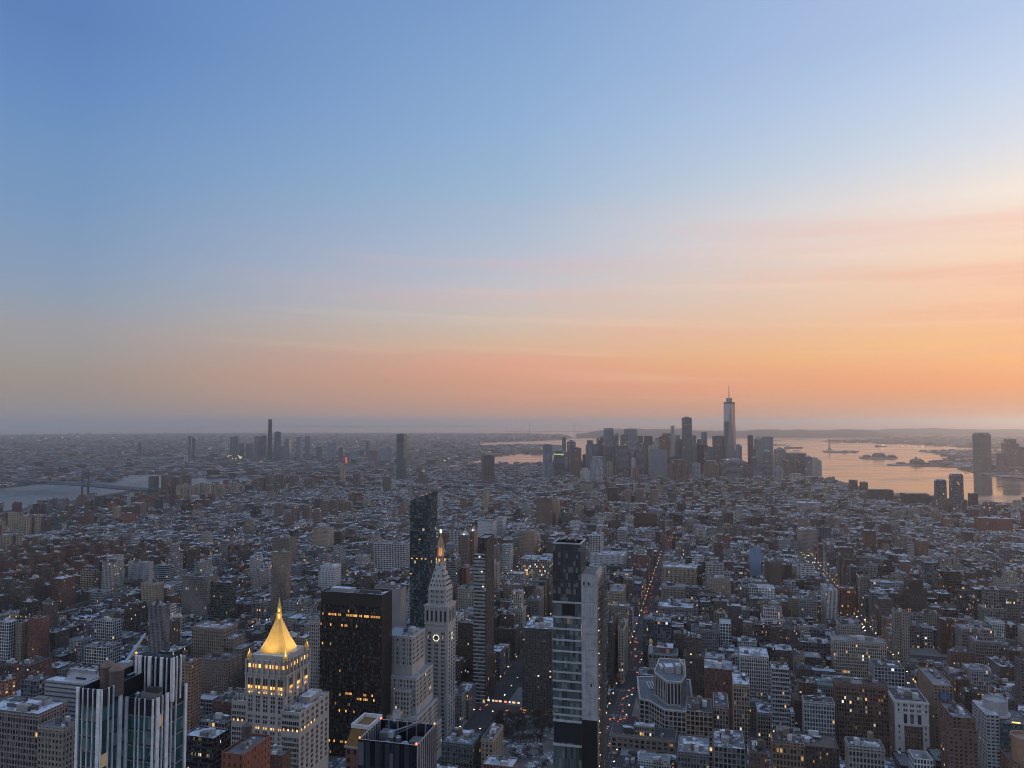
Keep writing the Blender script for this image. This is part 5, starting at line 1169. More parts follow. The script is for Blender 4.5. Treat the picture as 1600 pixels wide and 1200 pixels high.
def corner_dome_building():
    D = 955.; b = boxd(1009, 1012, 1056, D, 'E', d=30); z = zat(1021, D); root, x, y, w, d, r = start('corner_dome_building', 'grey ornate corner building with small gold domed cupola above the lit avenue', 'office building', b, z, 1055)
    st = newparts(); s_ = Sty((.27, .265, .265), 'lime', .01); s_.cw = 2.2; s_.ch = 3.5; tier(st, -w, w, -d, d, 0, z - 2, s_, .8, .8); roofgear(r, st, w * .8, d * .8, z - 2, 3, True)
    st['bulkhead'].box(-w + 9, w - 5, -d + 8, d, z - 2, z + 4, None, PLAINi, (.2, .07, .05), topmat=ROOFi); emit(st, root)
    h = z - 2; q = MB(); cx, cy = -w + 2.6, -d + 2.6; c_ = (.52, .50, .47)
    q.lathe(cx, cy, [(2.9, h + .5), (2.9, h + 4), (3.2, h + 4.1), (2.3, h + 4.8), (2.2, h + 9), (2.6, h + 9.1), (1.9, h + 9.6), (1.8, h + 12.4), (2.1, h + 12.6)], 10, PLAINi, c_)
    for k in range(10):
        t = k * math.pi / 5; q.bar((cx + math.cos(t) * 2.5, cy + math.sin(t) * 2.5, h + 4.8), (cx + math.cos(t) * 2.5, cy + math.sin(t) * 2.5, h + 9), .25, PLAINi, (.6, .58, .55))
    o = q.build('cupola', root); q = MB(); q.lathe(cx, cy, [(2.3, h + 12.6), (2.5, h + 14), (2.0, h + 15.8), (1.0, h + 17.0), (.15, h + 17.6), (.08, h + 19)], 12, GOLDi, (.8, .5, .12)); q.build('gilded_dome', o)
    windows(root, [(-w + 2 * w * (i + .5) / 7, -d, h - 5.5, NF) for i in range(7)], 2.6, 3.6, 0, r, 'arched_window')
corner_dome_building()
def twin_dome_store():
    D = 1020.; b = boxd(1424, 1427, 1470, D, 'E', d=52); z = zat(1052, D); root, x, y, w, d, r = start('domed_store_building', 'pale store building with two gold corner domes on the right hand avenue', 'shop', b, z, 1058)
    st = newparts(); s_ = Sty((.36, .345, .32), 'loft', .03); tier(st, -w, w, -d, d, 0, z - 2, s_, .9, .6); roofgear(r, st, w * .7, d * .8, z - 2, 5); emit(st, root); h = z - 2
    for cx, cy in ((-w + 2, -d + 2), (-w + 2, d - 2)):
        q = MB(); q.lathe(cx, cy, [(4.6, 0), (4.6, h + 2), (5.0, h + 2.2), (4.0, h + 3.0), (3.9, h + 6.5), (4.3, h + 6.8), (3.6, h + 7.2)], 16, PLAINi, (.42, .40, .37)); o = q.build('corner_drum', root)
        q = MB(); q.lathe(cx, cy, [(3.5, h + 7.2), (3.6, h + 9), (3.0, h + 11.4), (1.6, h + 13.4), (.4, h + 14.3), (.1, h + 16)], 16, GOLDi, (.7, .44, .12)); q.build('gilded_dome', o)
twin_dome_store()
def ornate_block():
    D = 735.; b = boxd(952, 1053, 1058, D, d=26); z = zat(1158, D); root, x, y, w, d, r = start('ornate_stone_building', 'grey stone building with scalloped parapet and roof pavilion in bottom middle', 'office building', b, z, 1200)
    st = newparts(); c_ = (.235, .21, .19); s_ = Sty(c_, 'blank', 0); h = z - 2; tier(st, -w, w, -d, d, 0, h, s_, 1.2, .7)
    for k in range(12): st['wall'].prism([(-w + 2 * w * (k + .5) / 12 + a, -d - .3 + b_) for a, b_ in ((-1.8, 0), (1.8, 0), (1.8, .6), (-1.8, .6))], h + 1.22, h + 2.3, None, PLAINi, c_, poly1=[(-w + 2 * w * (k + .5) / 12 + a, -d - .3 + b_) for a, b_ in ((-.6, 0), (.6, 0), (.6, .6), (-.6, .6))])
    px0, px1 = w * -.25, w * .35; st['bulkhead'].box(px0, px1, -d + 3, -d + 14, h, h + 9, Sty((.27, .25, .235), 'loft', .05), FACi, topmat=ROOFi)
    for a in ((px0 - .4, px1 + .4, -d + 2.6, -d + 3.4), (px0 - .4, px0 + .4, -d + 3.4, -d + 14), (px1 - .4, px1 + .4, -d + 3.4, -d + 14)): st['bulkhead'].box(*a, h + 9, h + 10.3, None, PLAINi, (.3, .28, .26))
    roofgear(r, st, w * .8, d * .7, h, 4); emit(st, root); sp_ = []
    for k in range(9): sp_ += gridspots(-w + 1, w - 1, h - 5.5 - k * 4.3, h - 5.5 - k * 4.3, 11, 1, -d)
    windows(root, sp_, 3.2, 2.6, .06, r)
ornate_block()
def white_crown_tower():
    D = 695.; b = boxd(1381, 1395, 1447, D, 'E'); z = zat(1095, D); root, x, y, w, d, r = start('white_crown_tower', 'white stone topped tower with a brown brick panel down its front in lower right', 'office building', b, z, 1192)
    st = newparts(); h = z - 2; s_ = Sty((.46, .45, .44), 'blank', 0); tier(st, -w, w, -d, d, 0, h, s_, 1.2, .6)
    M = st['wall']; bp = Sty((.14, .08, .06), 'brick', .01); M.box(-w * .48, w * .62, -d - .35, -d - .02, 0, h - 21, bp, FACi, topmat=PLAINi, topcol=(.4, .39, .38))
    for zz in (h - 9.5, h - 19.8): M.box(-w - .4, w + .4, -d - .5, -d - .02, zz, zz + .7, None, PLAINi, (.5, .49, .48), bottom=True)
    ef = Sty((.20, .155, .13), 'brick', .01); M.box(-w - .3, -w - .02, -d + 3, d, 0, h - 3, ef, FACi, topmat=PLAINi, topcol=(.3, .3, .3))
    roofgear(r, st, w * .8, d * .8, h, 5, False); emit(st, root); sp_ = []
    for zz in (h - 4.2, h - 8.6): sp_ += [(-w + 2 * w * f, -d, zz, NF) for f in (.1, .27, .34, .47, .54, .67, .74, .92)]
    for zz in (h - 23, h - 28, h - 33, h - 43, h - 48, h - 53): sp_ += [(-w + 2 * w * f, -d, zz, NF) for f in (.11, .9)]
    windows(root, sp_, 1.2, 2.1, 0, r); windows(root, [(-w + 2 * w * f, -d, h - 19, NF) for f in (.3, .5, .72)], 2.8, 8, 0, r, 'arched_window')
    windows(root, [(-w * .48 + 1.1 * w * f, -d - .36, h - 30 - k * 8, NF) for k in range(4) for f in (.15, .38, .56, .82)], 1.1, 2.0, 0, r, 'panel_window', (.5, .48, .46))
white_crown_tower()
def drum_tower():
    D = 640.; b = boxd(1526, 1536, 1610, D, 'E', d=34); z = zat(1128, D); root, x, y, w, d, r = start('drum_topped_tower', 'grey residential tower carrying a round concrete drum on its teal glass roof', 'apartment tower', b, z, 1180)
    st = newparts(); h = z - 2; s_ = Sty((.34, .34, .345), 'slab', .02); s_.wf = .7; gl = Sty((.05, .09, .10), 'glass', .02, (.02, .05, .06))
    M = st['wall']; M.box(-w, -w + 10, -d, d, 0, h + 6, s_, FACi, topmat=ROOFi); tier(st, -w + 10.02, w, -d - 2, d, 0, h, gl, 1.0); roofgear(r, st, w * .5, d * .6, h, 2); emit(st, root)
    cx, cy, R_ = -w + 13, 1.0, 9.2; q = MB(); q.lathe(cx, cy, [(R_, h + .1), (R_, h + 14), (R_ - .5, h + 14), (R_ - .5, h + 12.5), (.1, h + 12.5)], 28, PLAINi, (.30, .30, .31)); o = q.build('drum', root)
    q = MB(); q.lathe(cx, cy, [(R_ + .1, h + 1.2), (R_ + 1.6, h + 1.2), (R_ + 1.6, h + 3.0), (R_ + .1, h + 3.0)], 28, PLAINi, (.40, .40, .41)); q.build('drum_ring', o)
    q = MB(); q.box(cx + 6, cx + 12, -d - .5, -d + .4, h + 1.1, h + 1.9, None, PLAINi); q.build('roof_light', root, mats=[GLOWA])
drum_tower()
def turret_corner():
    D = 560.; b = boxd(1574, 1578, 1640, D, 'E', d=26); z = zat(1196, D); root, x, y, w, d, r = start('round_turret_building', 'tan building with a round turret cut by the lower right corner', 'apartment building', b, z, 1200)
    st = newparts(); h = z - 2; tier(st, -w, w, -d, d, 0, h, Sty((.22, .12, .08), 'brick', .02), 1.0); roofgear(r, st, w * .7, d * .7, h, 3); emit(st, root)
    q = MB(); q.lathe(-w + 11, -d + 10, [(8.5, 0), (8.5, h + 17), (9.0, h + 17.2), (9.0, h + 18.6), (8.2, h + 18.6), (8.2, h + 16.5), (.1, h + 16.5)], 28, PLAINi, (.30, .185, .125)); q.build('turret', root)
turret_corner()
def pyramid_pair():
    D = 1580.
    for i, (xl, xc, xr, yc, c_) in enumerate(((717, 731, 734, 837, (.17, .11, .09)), (733, 741, 744, 833, (.26, .15, .105)))):
        b = boxd(xl, xc, xr, D + i * 20, d=24); z = zat(yc, D); root, x, y, w, d, r = start('pyramid_topped_tower', ['darker left one of two brown towers with lit glass pyramid roofs', 'narrower right one of two brown towers with lit glass pyramid roofs'][i], 'apartment tower', b, z, 888)
        st = newparts(); h = z - 2; tier(st, -w, w, -d, d, 0, h, Sty(c_, 'slab', .05), .8); emit(st, root); k = min(w, d) * .75
        q = MB(); q.prism([(-k, -k), (k, -k), (k, k), (-k, k)], h + .1, h + 9, None, PLAINi, (.42, .46, .45), poly1=[(-.3, -.3), (.3, -.3), (.3, .3), (-.3, .3)]); q.build('pyramid_roof', root)
        q = MB(); q.lathe(0, 0, [(.1, 0), (1.0, .3), (1.0, 1.6), (.1, 2.0)], 6); o = q.build('roof_lamp', root, mats=[GLOWW]); o.location = (0, -k - .6, h + 1)
pyramid_pair()
for i_, row_ in enumerate(HT):
    rt_, b_, P_, o_ = simple_hero(i_, row_)
    if row_[13].get('name') == 'emblem':
        x_, y_, w_, d_ = rel(b_); h_ = row_[7] - 2; q = MB(); cx_, cz_, yy = w_ * .12, h_ - 8.5, -d_ - .1
        q.face([(cx_ + math.cos(t) * 6.2, yy, cz_ + math.sin(t) * 5.6) for t in [2 * math.pi * k / 24 for k in range(24)]], PLAINi, None, (.02, .06, .12))
        q.face([(cx_, yy - .05, cz_ - 4.4), (cx_ + 4.4, yy - .05, cz_), (cx_, yy - .05, cz_ + 4.4), (cx_ - 4.4, yy - .05, cz_)], PLAINi, None, (.02, .12, .30))
        q.face([(cx_, yy - .1, cz_ - 2.6), (cx_ + 2.6, yy - .1, cz_), (cx_, yy - .1, cz_ + 2.6), (cx_ - 2.6, yy - .1, cz_)], PLAINi, None, (.04, .22, .45))
        q.face([(cx_ + .2, yy - .15, cz_ - 1.5), (cx_ + 1.7, yy - .15, cz_), (cx_ + .2, yy - .15, cz_ + 1.5), (cx_ - 1.3, yy - .15, cz_)], PLAINi, None, (.02, .09, .2)); q.build('emblem', rt_)
# ------------------------------------------------------------------ downtown, Brooklyn and Jersey towers, placed by column, top row and distance
def skytower(nm, lab, xl, xr, yt, D, col=GRY, st_='pier', top='flat', lit=.01, ang=None, cat='office tower', seed=0, base=2.0):
    r = random.Random(seed * 31 + int(xl * 10)); a = ang if ang is not None else r.uniform(.15, .45) * r.choice([-1, 1])
    Wm = (xr - xl) / FPX * D; w = Wm / (math.cos(a) + .8 * abs(math.sin(a))) / 2; d = w * .8
    x = ((xl + xr) / 2 - 800) / FPX * D; z = zat(yt, D); h = z - base
    root = thing(nm, lab, cat, (x, D, base), a); HERO.append(root); solid(x, D, 2 * w, 2 * d, z, -a, ('hero', len(HERO) - 1))
    u_, v_ = uv(x, D); FOOT.append((u_ - w - 3, u_ + w + 3, v_ - d - 3, v_ + d + 3)); SIGHT.append((xl, xr, yt + (752 - yt) * .80 if D < 5200 else 742, D - 10))
    s_ = Sty(col, st_, lit * 2.5, seed=r.random() * 500); s_.cw *= 2.4; s_.ch *= 1.6; s_.wf *= .9; st = newparts(); q = MB()
    hs = {'flat': h, 'mast': h, 'step': h * .86, 'step3': h * .80, 'pyr': h * .90, 'dome': h * .93, 'spire': h * .66, 'taper': h, 'crown': h * .95, 'mastaba': h * .95, 'round': h * .94, 'slant': h * .93}[top]
    if top == 'taper': st['wall'].prism([(-w, -d), (w, -d), (w, d), (-w, d)], 0, h, s_, FACi, topmat=ROOFi, poly1=[(-w * .78, -d * .78), (w * .78, -d * .78), (w * .78, d * .78), (-w * .78, d * .78)])
    else: tier(st, -w, w, -d, d, 0, hs, s_, 1.5)
    P4 = lambda k, m=None: [(-w * k, -d * (m or k)), (w * k, -d * (m or k)), (w * k, d * (m or k)), (-w * k, d * (m or k))]
    if top in ('flat', 'mast'):
        st['bulkhead'].box(-w * .5, w * .4, -d * .5, d * .5, hs, hs + max(4, h * .02), None, PLAINi, tuple(c * .8 for c in col), topmat=ROOFi)
        if top == 'mast': q.bar((0, 0, hs), (0, 0, hs + h * .09), max(.8, w * .04)); q.build('mast', root)
    elif top in ('step', 'step3'):
        t2 = newparts(); k = .72; zz = hs; n = 1 if top == 'step' else 3
        for i in range(n):
            q = MB(); q.box(-w * k, w * k, -d * k, d * k, zz + .02, zz + (h - hs) / n, s_, FACi, topmat=ROOFi); q.build('upper_stage', root); zz += (h - hs) / n; k *= .74
    elif top == 'pyr': q.prism(P4(1.02), hs + 1.55, h, None, PLAINi, (.16, .27, .24), poly1=P4(.02)); q.build('pyramid_roof', root)
    elif top == 'dome': q.lathe(0, 0, [(w * .8, hs), (w * .78, hs + (h - hs) * .4), (w * .5, hs + (h - hs) * .8), (.5, h)], 12, PLAINi, col); q.build('dome', root)
    elif top == 'spire':
        for k, a0, a1 in ((.8, hs, h * .80), (.5, h * .80, h * .90)): q = MB(); q.box(-w * k, w * k, -d * k, d * k, a0 + .02, a1, s_, FACi, topmat=ROOFi); q.build('upper_stage', root)
        q = MB(); q.prism(P4(.46), h * .90, h, None, PLAINi, tuple(c * 1.1 for c in col), poly1=P4(.03)); q.build('spire', root)
    elif top == 'crown':
        for i in range(4): q.box(-w + 2 * w * i / 4 + .5, -w + 2 * w * (i + 1) / 4 - .5, -d * .9, d * .9, hs + 1.6, h, None, PLAINi, col, topmat=ROOFi)
        q.build('crown', root)
    elif top == 'mastaba': q.prism(P4(1.0), hs + 1.55, h, None, PLAINi, tuple(c * 1.1 for c in col), poly1=P4(.72)); q.build('roof_cap', root)
    elif top == 'round': q.prism(P4(1.0), hs + 1.55, h, s_, FACi, None, ROOFi, poly1=P4(.8)); q.build('roof_cap', root)
    elif top == 'slant': q.face([(-w, -d, hs + 1.6), (w, -d, hs + 1.6), (w, -d, h)], PLAINi, None, col); q.face([(w, d, hs + 1.6), (-w, d, hs + 1.6), (w, d, h)], PLAINi, None, col); q.face([(w, -d, hs + 1.6), (w, d, hs + 1.6), (w, d, h), (w, -d, h)], PLAINi, None, col); q.face([(-w, -d, hs + 1.6), (w, -d, h), (w, d, h), (-w, d, hs + 1.6)], PLAINi, None, tuple(c * .8 for c in col)); q.build('roof_cap', root)
    emit(st, root)
    return root, w, d, h
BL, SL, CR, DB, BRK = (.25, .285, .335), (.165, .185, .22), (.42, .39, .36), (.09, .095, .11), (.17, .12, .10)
SKY = [
 ('slab grey tower alone at the left end of downtown', 848, 863, 695, 4050, BL, 'pier', 'flat'), ('grey block with a bright green lit top edge at the left end of downtown', 865, 883, 709, 4150, SL, 'band', 'crown'),
 ('thin grey tower behind the green topped block', 878, 884, 684, 4500, SL, 'pier', 'flat'), ('round topped dark tower right of the thin grey tower', 886, 899, 687, 4500, SL, 'lime', 'dome'),
 ('pale stepped white slab low in front of left downtown', 906, 921, 732, 3900, CR, 'slab', 'step'), ('dark tower with a stepped head left of the rippled silver tower', 915, 928, 688, 4600, SL, 'lime', 'step'),
 ('left shoulder tower of the silver cluster', 932, 944, 680, 4450, BL, 'glass', 'slant'), ('tallest silver rippled tower of the left downtown cluster', 943, 958, 669, 4400, (.26, .27, .29), 'pier', 'crown'), ('right shoulder of the rippled silver tower', 957, 966, 677, 4420, (.22, .23, .25), 'pier', 'slant'),
 ('grey tower in front of the silver cluster', 921, 945, 713, 4000, BL, 'lime', 'step'), ('dark glass slab right of the silver cluster', 963, 984, 697, 4150, SL, 'dark', 'flat'),
 ('broad flat topped tower with mast behind the dark slab', 974, 997, 671, 4900, BL, 'pier', 'mast'), ('left shoulder of the broad flat topped mast tower', 969, 981, 680, 4800, SL, 'pier', 'flat'), ('stepped stone tower below the mast tower', 984, 1001, 690, 4500, BL, 'lime', 'step3'),
 ('dark square shouldered tower left of the white spire', 1005, 1020, 682, 4700, DB, 'dark', 'flat'), ('cream gothic tower ending in a thin spire', 1018, 1033, 677, 4250, CR, 'lime', 'spire'), ('slim dark slab right of the gothic spire', 1029, 1034, 683, 4650, SL, 'dark', 'flat'),
 ('tower with a lit crown left of the slim residential tower', 1034, 1047, 677, 4500, SL, 'pier', 'crown'), ('slim stone residential tower with a square head', 1046, 1055, 665, 4350, CR, 'lime', 'step'), ('grey shoulder tower right of the slim residential tower', 1053, 1064, 680, 4420, BL, 'pier', 'step'),
 ('big grey boxy tower with the flattest tall top in downtown', 1064, 1082, 653, 4250, (.15, .165, .19), 'glass', 'flat'), ('lower grey tower tucked right of the big boxy tower', 1080, 1087, 681, 4400, BL, 'pier', 'flat'), ('squat grey tower between boxy tower and spire tower', 1088, 1097, 687, 4550, SL, 'pier', 'flat'),
 ('slender residential slab left of the spire tower', 1095, 1104, 676, 4450, BL, 'band', 'flat'), ('wide grey block standing left against the spire tower', 1111, 1135, 682, 4400, SL, 'glass', 'flat'), ('grey dome shouldered tower right of the spire tower', 1147, 1158, 693, 4500, BL, 'lime', 'dome'),
 ('pale sloping glass block below the spire tower', 1128, 1158, 717, 3950, (.24, .26, .27), 'band', 'round'), ('dark narrow slab at the right of the gap beside spire tower', 1167, 1176, 681, 4600, DB, 'dark', 'flat'), ('tower with a green pyramid roof right of the spire tower', 1176, 1191, 681, 4800, BL, 'lime', 'pyr'),
 ('grey square tower next to the green pyramid roof', 1190, 1206, 683, 4700, BL, 'pier', 'flat'), ('domed office tower by the bay', 1209, 1226, 701, 4800, BL, 'lime', 'dome'), ('broad office tower with a sloped cap by the bay', 1228, 1257, 707, 4700, (.2, .185, .17), 'lime', 'mastaba'),
 ('stepped stone tower last on the right of downtown', 1262, 1282, 714, 4600, CR, 'lime', 'step3'), ('broad brown telephone block low in front of downtown', 1043, 1072, 718, 3700, BRK, 'pier', 'step'), ('brown block below the wide grey tower', 1097, 1123, 720, 3850, BRK, 'brick', 'step'),
 ('windowless grey slab low in the middle of downtown', 1016, 1042, 703, 3900, SL, 'blank', 'flat'), ('slim pale tower left of the gothic spire front', 985, 993, 716, 4000, CR, 'slab', 'flat'), ('tan block at the foot of the silver cluster', 946, 958, 722, 3800, (.24, .19, .15), 'slab', 'flat'),
 ('dark low block right of the pale sloping glass block', 1190, 1203, 722, 3900, SL, 'dark', 'flat'), ('low grey block at the foot of the domed office tower', 1206, 1222, 730, 4000, BL, 'lime', 'flat'), ('dark glass cube with lit floor near the river end of downtown', 1267, 1285, 750, 3700, DB, 'dark', 'flat'),
 ('white tower slab low in front of the mast tower', 914, 921, 735, 3650, WHT, 'slab', 'flat'), ('brown pair block below the gothic spire', 987, 998, 732, 3500, BRK, 'slab', 'flat'), ('pale block below the sloped cap tower', 1232, 1252, 740, 3950, CR, 'lime', 'step'),
 ('glassy grey tower in front of the residential slab', 1080, 1094, 724, 3750, BL, 'lime', 'flat'), ('low dark tower below the dark narrow slab', 1160, 1174, 726, 3750, DB, 'pier', 'step'), ('stone tower below the silver cluster with stepped head', 930, 941, 728, 3700, CR, 'lime', 'step')]
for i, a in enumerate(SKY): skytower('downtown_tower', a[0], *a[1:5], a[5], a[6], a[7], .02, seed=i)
rf = random.Random(19)
SHORT = {}
for k_ in range(52):
    px_ = (866 + (1262 - 866) * (k_ + rf.random()) / 32) if k_ < 32 else (925 + (1110 - 925) * (k_ - 32 + rf.random()) / 20); wd_ = rf.uniform(8, 17); D_ = rf.uniform(4050, 4900)
    n_ = min(SKY, key=lambda a: abs((a[1] + a[2]) / 2 - px_) + (40 if len(a[0].split()) > 9 else 0)); tone_, c_ = rf.choice([('grey', BL), ('dark', SL), ('pale', CR), ('blackish', DB), ('brownish', BRK)])
    sd_ = 'left' if px_ < (n_[1] + n_[2]) / 2 else 'right'; key_ = (tone_, sd_, n_[0]); SHORT[key_] = SHORT.get(key_, 0) + 1
    skytower('downtown_tower', '%s%s tower just %s of the %s' % (['', 'another ', 'a third ', 'a fourth '][min(3, SHORT[key_] - 1)], tone_, sd_, ' '.join(n_[0].split()[:9])), px_ - wd_ / 2, px_ + wd_ / 2, rf.uniform(694, 724) if k_ < 32 else rf.uniform(678, 702), D_, c_, rf.choice(['pier', 'lime', 'band', 'glass', 'slab']), rf.choice(['flat', 'flat', 'step', 'step', 'pyr', 'crown']), .03, seed=300 + k_)
FARB = [
 ('tallest needle tower of the far left shore', 418.5, 426.5, 655, 6300, (.09, .085, .09), 'pier', 'taper'), ('pale glass block right of the needle tower', 429, 440, 675, 6200, (.2, .24, .27), 'glass', 'flat'), ('dark blocky tower left of the needle tower', 399, 408, 682, 6300, SL, 'pier', 'flat'), ('second blocky tower left of the needle tower', 408, 418, 681, 6500, SL, 'glass', 'flat'),
 ('grey tower on the far left shore with a flat head', 446, 456, 686, 6400, BL, 'pier', 'flat'), ('domed tower with a mast on the far left shore', 464, 474, 681, 6500, BL, 'lime', 'dome'), ('slim grey tower right of the domed tower', 477, 486, 682, 6600, BL, 'pier', 'flat'), ('low dark tower behind the bridges', 494, 504, 698, 6300, SL, 'pier', 'flat'),
 ('broad grey block on the far shore', 511, 527, 692, 6300, BL, 'lime', 'flat'), ('stubby grey block right of the broad grey block', 530, 540, 700, 6400, SL, 'lime', 'flat'), ('pale block on the far shore behind red sign', 546, 560, 705, 6200, BL, 'lime', 'flat'), ('slim dark tower far beyond the bridges', 572, 577, 689, 6900, SL, 'pier', 'flat'),
 ('slim tan tower far beyond the bridges', 587.5, 592, 690, 6600, (.4, .32, .2), 'lime', 'flat'), ('row of pale blocks left of the lone glass slab', 595, 604, 700, 6300, BL, 'slab', 'flat'), ('pale block touching the lone glass slab', 604, 613, 701, 6350, BL, 'slab', 'flat'), ('dark angular block below the slim tan tower', 577, 591, 704, 6000, SL, 'dark', 'slant'),
 ('dark tower pair member far left', 296, 302, 682, 6600, SL, 'glass', 'flat'), ('slightly shorter twin of the far left dark tower', 301, 307, 685, 6500, SL, 'glass', 'flat'), ('grey tower midway along the far left shore', 361, 367, 683, 6600, SL, 'pier', 'flat'), ('taller grey tower midway along the far left shore', 366, 374, 682, 6500, BL, 'glass', 'flat'), ('low glass tower right of the midway grey tower', 374, 383, 693, 6400, SL, 'glass', 'flat'),
 ('grey block between midway towers and needle tower', 386, 396, 694, 6600, SL, 'pier', 'flat'), ('low grey block at the foot of the needle tower', 440, 450, 697, 6100, SL, 'lime', 'flat'), ('dark slab on the far left shore beside chimneys', 217, 223, 692, 6900, SL, 'pier', 'flat'), ('brown low tower behind the lone glass slab', 655, 664, 704, 6500, SL, 'lime', 'flat')]
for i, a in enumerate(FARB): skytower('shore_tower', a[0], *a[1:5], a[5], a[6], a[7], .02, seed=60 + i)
skytower('glass_slab_tower', 'lone smooth glass slab tower by the river left of centre', 620.5, 635, 679, 3900, (.13, .15, .17), 'glass', 'flat', .005, -.30, seed=90)
skytower('brown_slab_tower', 'dark brown slab tower standing in front of the water left of downtown', 752, 773, 712, 3650, (.15, .11, .10), 'slab', 'flat', .01, .2, 'apartment tower', seed=91)
skytower('rounded_glass_tower', 'tall round shouldered glass tower across the river at right', 1521, 1543, 676, 4900, (.15, .165, .19), 'glass', 'round', .01, .2, seed=92)
for i, a in enumerate([('stepped dark tower at right edge across the river', 1565, 1587, 686, 5000, 'step'), ('lower dark tower cut by the right edge across the river', 1585, 1599, 699, 5050, 'flat'), ('dark block left of the stepped tower across the river', 1553, 1567, 709, 5000, 'flat'), ('low grey block at the water across the river', 1556, 1573, 729, 4800, 'flat'), ('low block at the right edge by the water', 1576, 1600, 731, 4850, 'flat'), ('mid grey block behind the round shouldered tower', 1543, 1553, 727, 5000, 'flat')]):
    skytower('river_tower', a[0], *a[1:5], (.14, .15, .18), 'dark' if i % 2 else 'glass', a[5], .02, seed=95 + i)
for i, a in enumerate([('shorter left one of two slender glass towers on the near river bank', 1457, 1474, 749, 2700, 'round'), ('taller right one of two slender glass towers on the near river bank', 1480.5, 1500, 740, 2600, 'round')]):
    rt, w, d, h = skytower('glass_river_tower', a[0], *a[1:5], (.17, .18, .20), 'glass', a[5], .02, -.25, 'apartment tower', seed=104 + i)
for i, (xl, xr, yt, D, c) in enumerate([(279, 287, 759, 3050, 0), (288, 298, 757, 3100, 0), (299, 306, 760, 3050, 1), (307, 314, 757, 3120, 0), (315, 323, 755, 3150, 0), (324, 332, 757, 3100, 0), (333, 341, 758, 3150, 1), (342, 353, 757, 3200, 0), (363, 375, 755, 3300, 1), (236, 250, 745, 3350, 2), (256, 271, 743, 3450, 2), (273, 287, 746, 3400, 2), (288, 301, 743, 3450, 2),
      (408, 416, 747, 3600, 2), (417, 425, 744, 3600, 2), (197, 216, 803, 2350, 3), (20, 33, 802, 2250, 0), (38, 53, 808, 2150, 0), (54, 68, 806, 2170, 1), (0, 13, 815, 2100, 1), (6, 24, 838, 1800, 1), (25, 40, 836, 1820, 1), (533, 541, 729, 4000, 0), (436, 447, 742, 3700, 2), (455, 466, 745, 3600, 2), (478, 494, 748, 3500, 2), (553, 564, 741, 3600, 2), (600, 612, 746, 3400, 2), (655, 668, 742, 3700, 2)]):
    skytower('housing_slab', '%s in the %s part of the river front housing, %s' % (['tan apartment slab', 'greyish tan apartment slab', 'dark brown apartment slab', 'rust red apartment slab'][c], 'far left' if xl < 100 else 'left' if xl < 360 else 'middle', ['foremost in its row', 'beside a darker neighbour', 'with a flat snowy roof', 'behind low tenements', 'at the row end', 'with a blank end wall', 'close to the water', 'with a pale side'][i % 8] + (' near the bridge' if 200 < xl < 310 else ' near the park' if xl < 100 else '')), xl, xr, yt, D, [(.36, .29, .21), (.28, .235, .19), (.13, .105, .10), (.24, .10, .07)][c], 'slab', 'flat', .01, -.35 + .1 * (i % 3), 'apartment tower', seed=110 + i)
for i, (xl, yt, D) in enumerate([(432, 785, 2500), (457, 790, 2400), (476, 789, 2420), (503, 782, 2550), (516, 781, 2600), (528, 780, 2650), (541, 783, 2600), (447, 800, 2280), (492, 795, 2330)]):
    skytower('housing_tower', 'brown housing tower, %s of the cluster left of slanted glass tower' % ['leftmost', 'second', 'third', 'middle', 'fifth', 'sixth', 'rightmost', 'nearest on the left', 'nearest in the centre'][i], xl, xl + 13, yt, D, (.19, .135, .11), 'slab', 'step', .01, -.3, 'apartment tower', seed=150 + i)

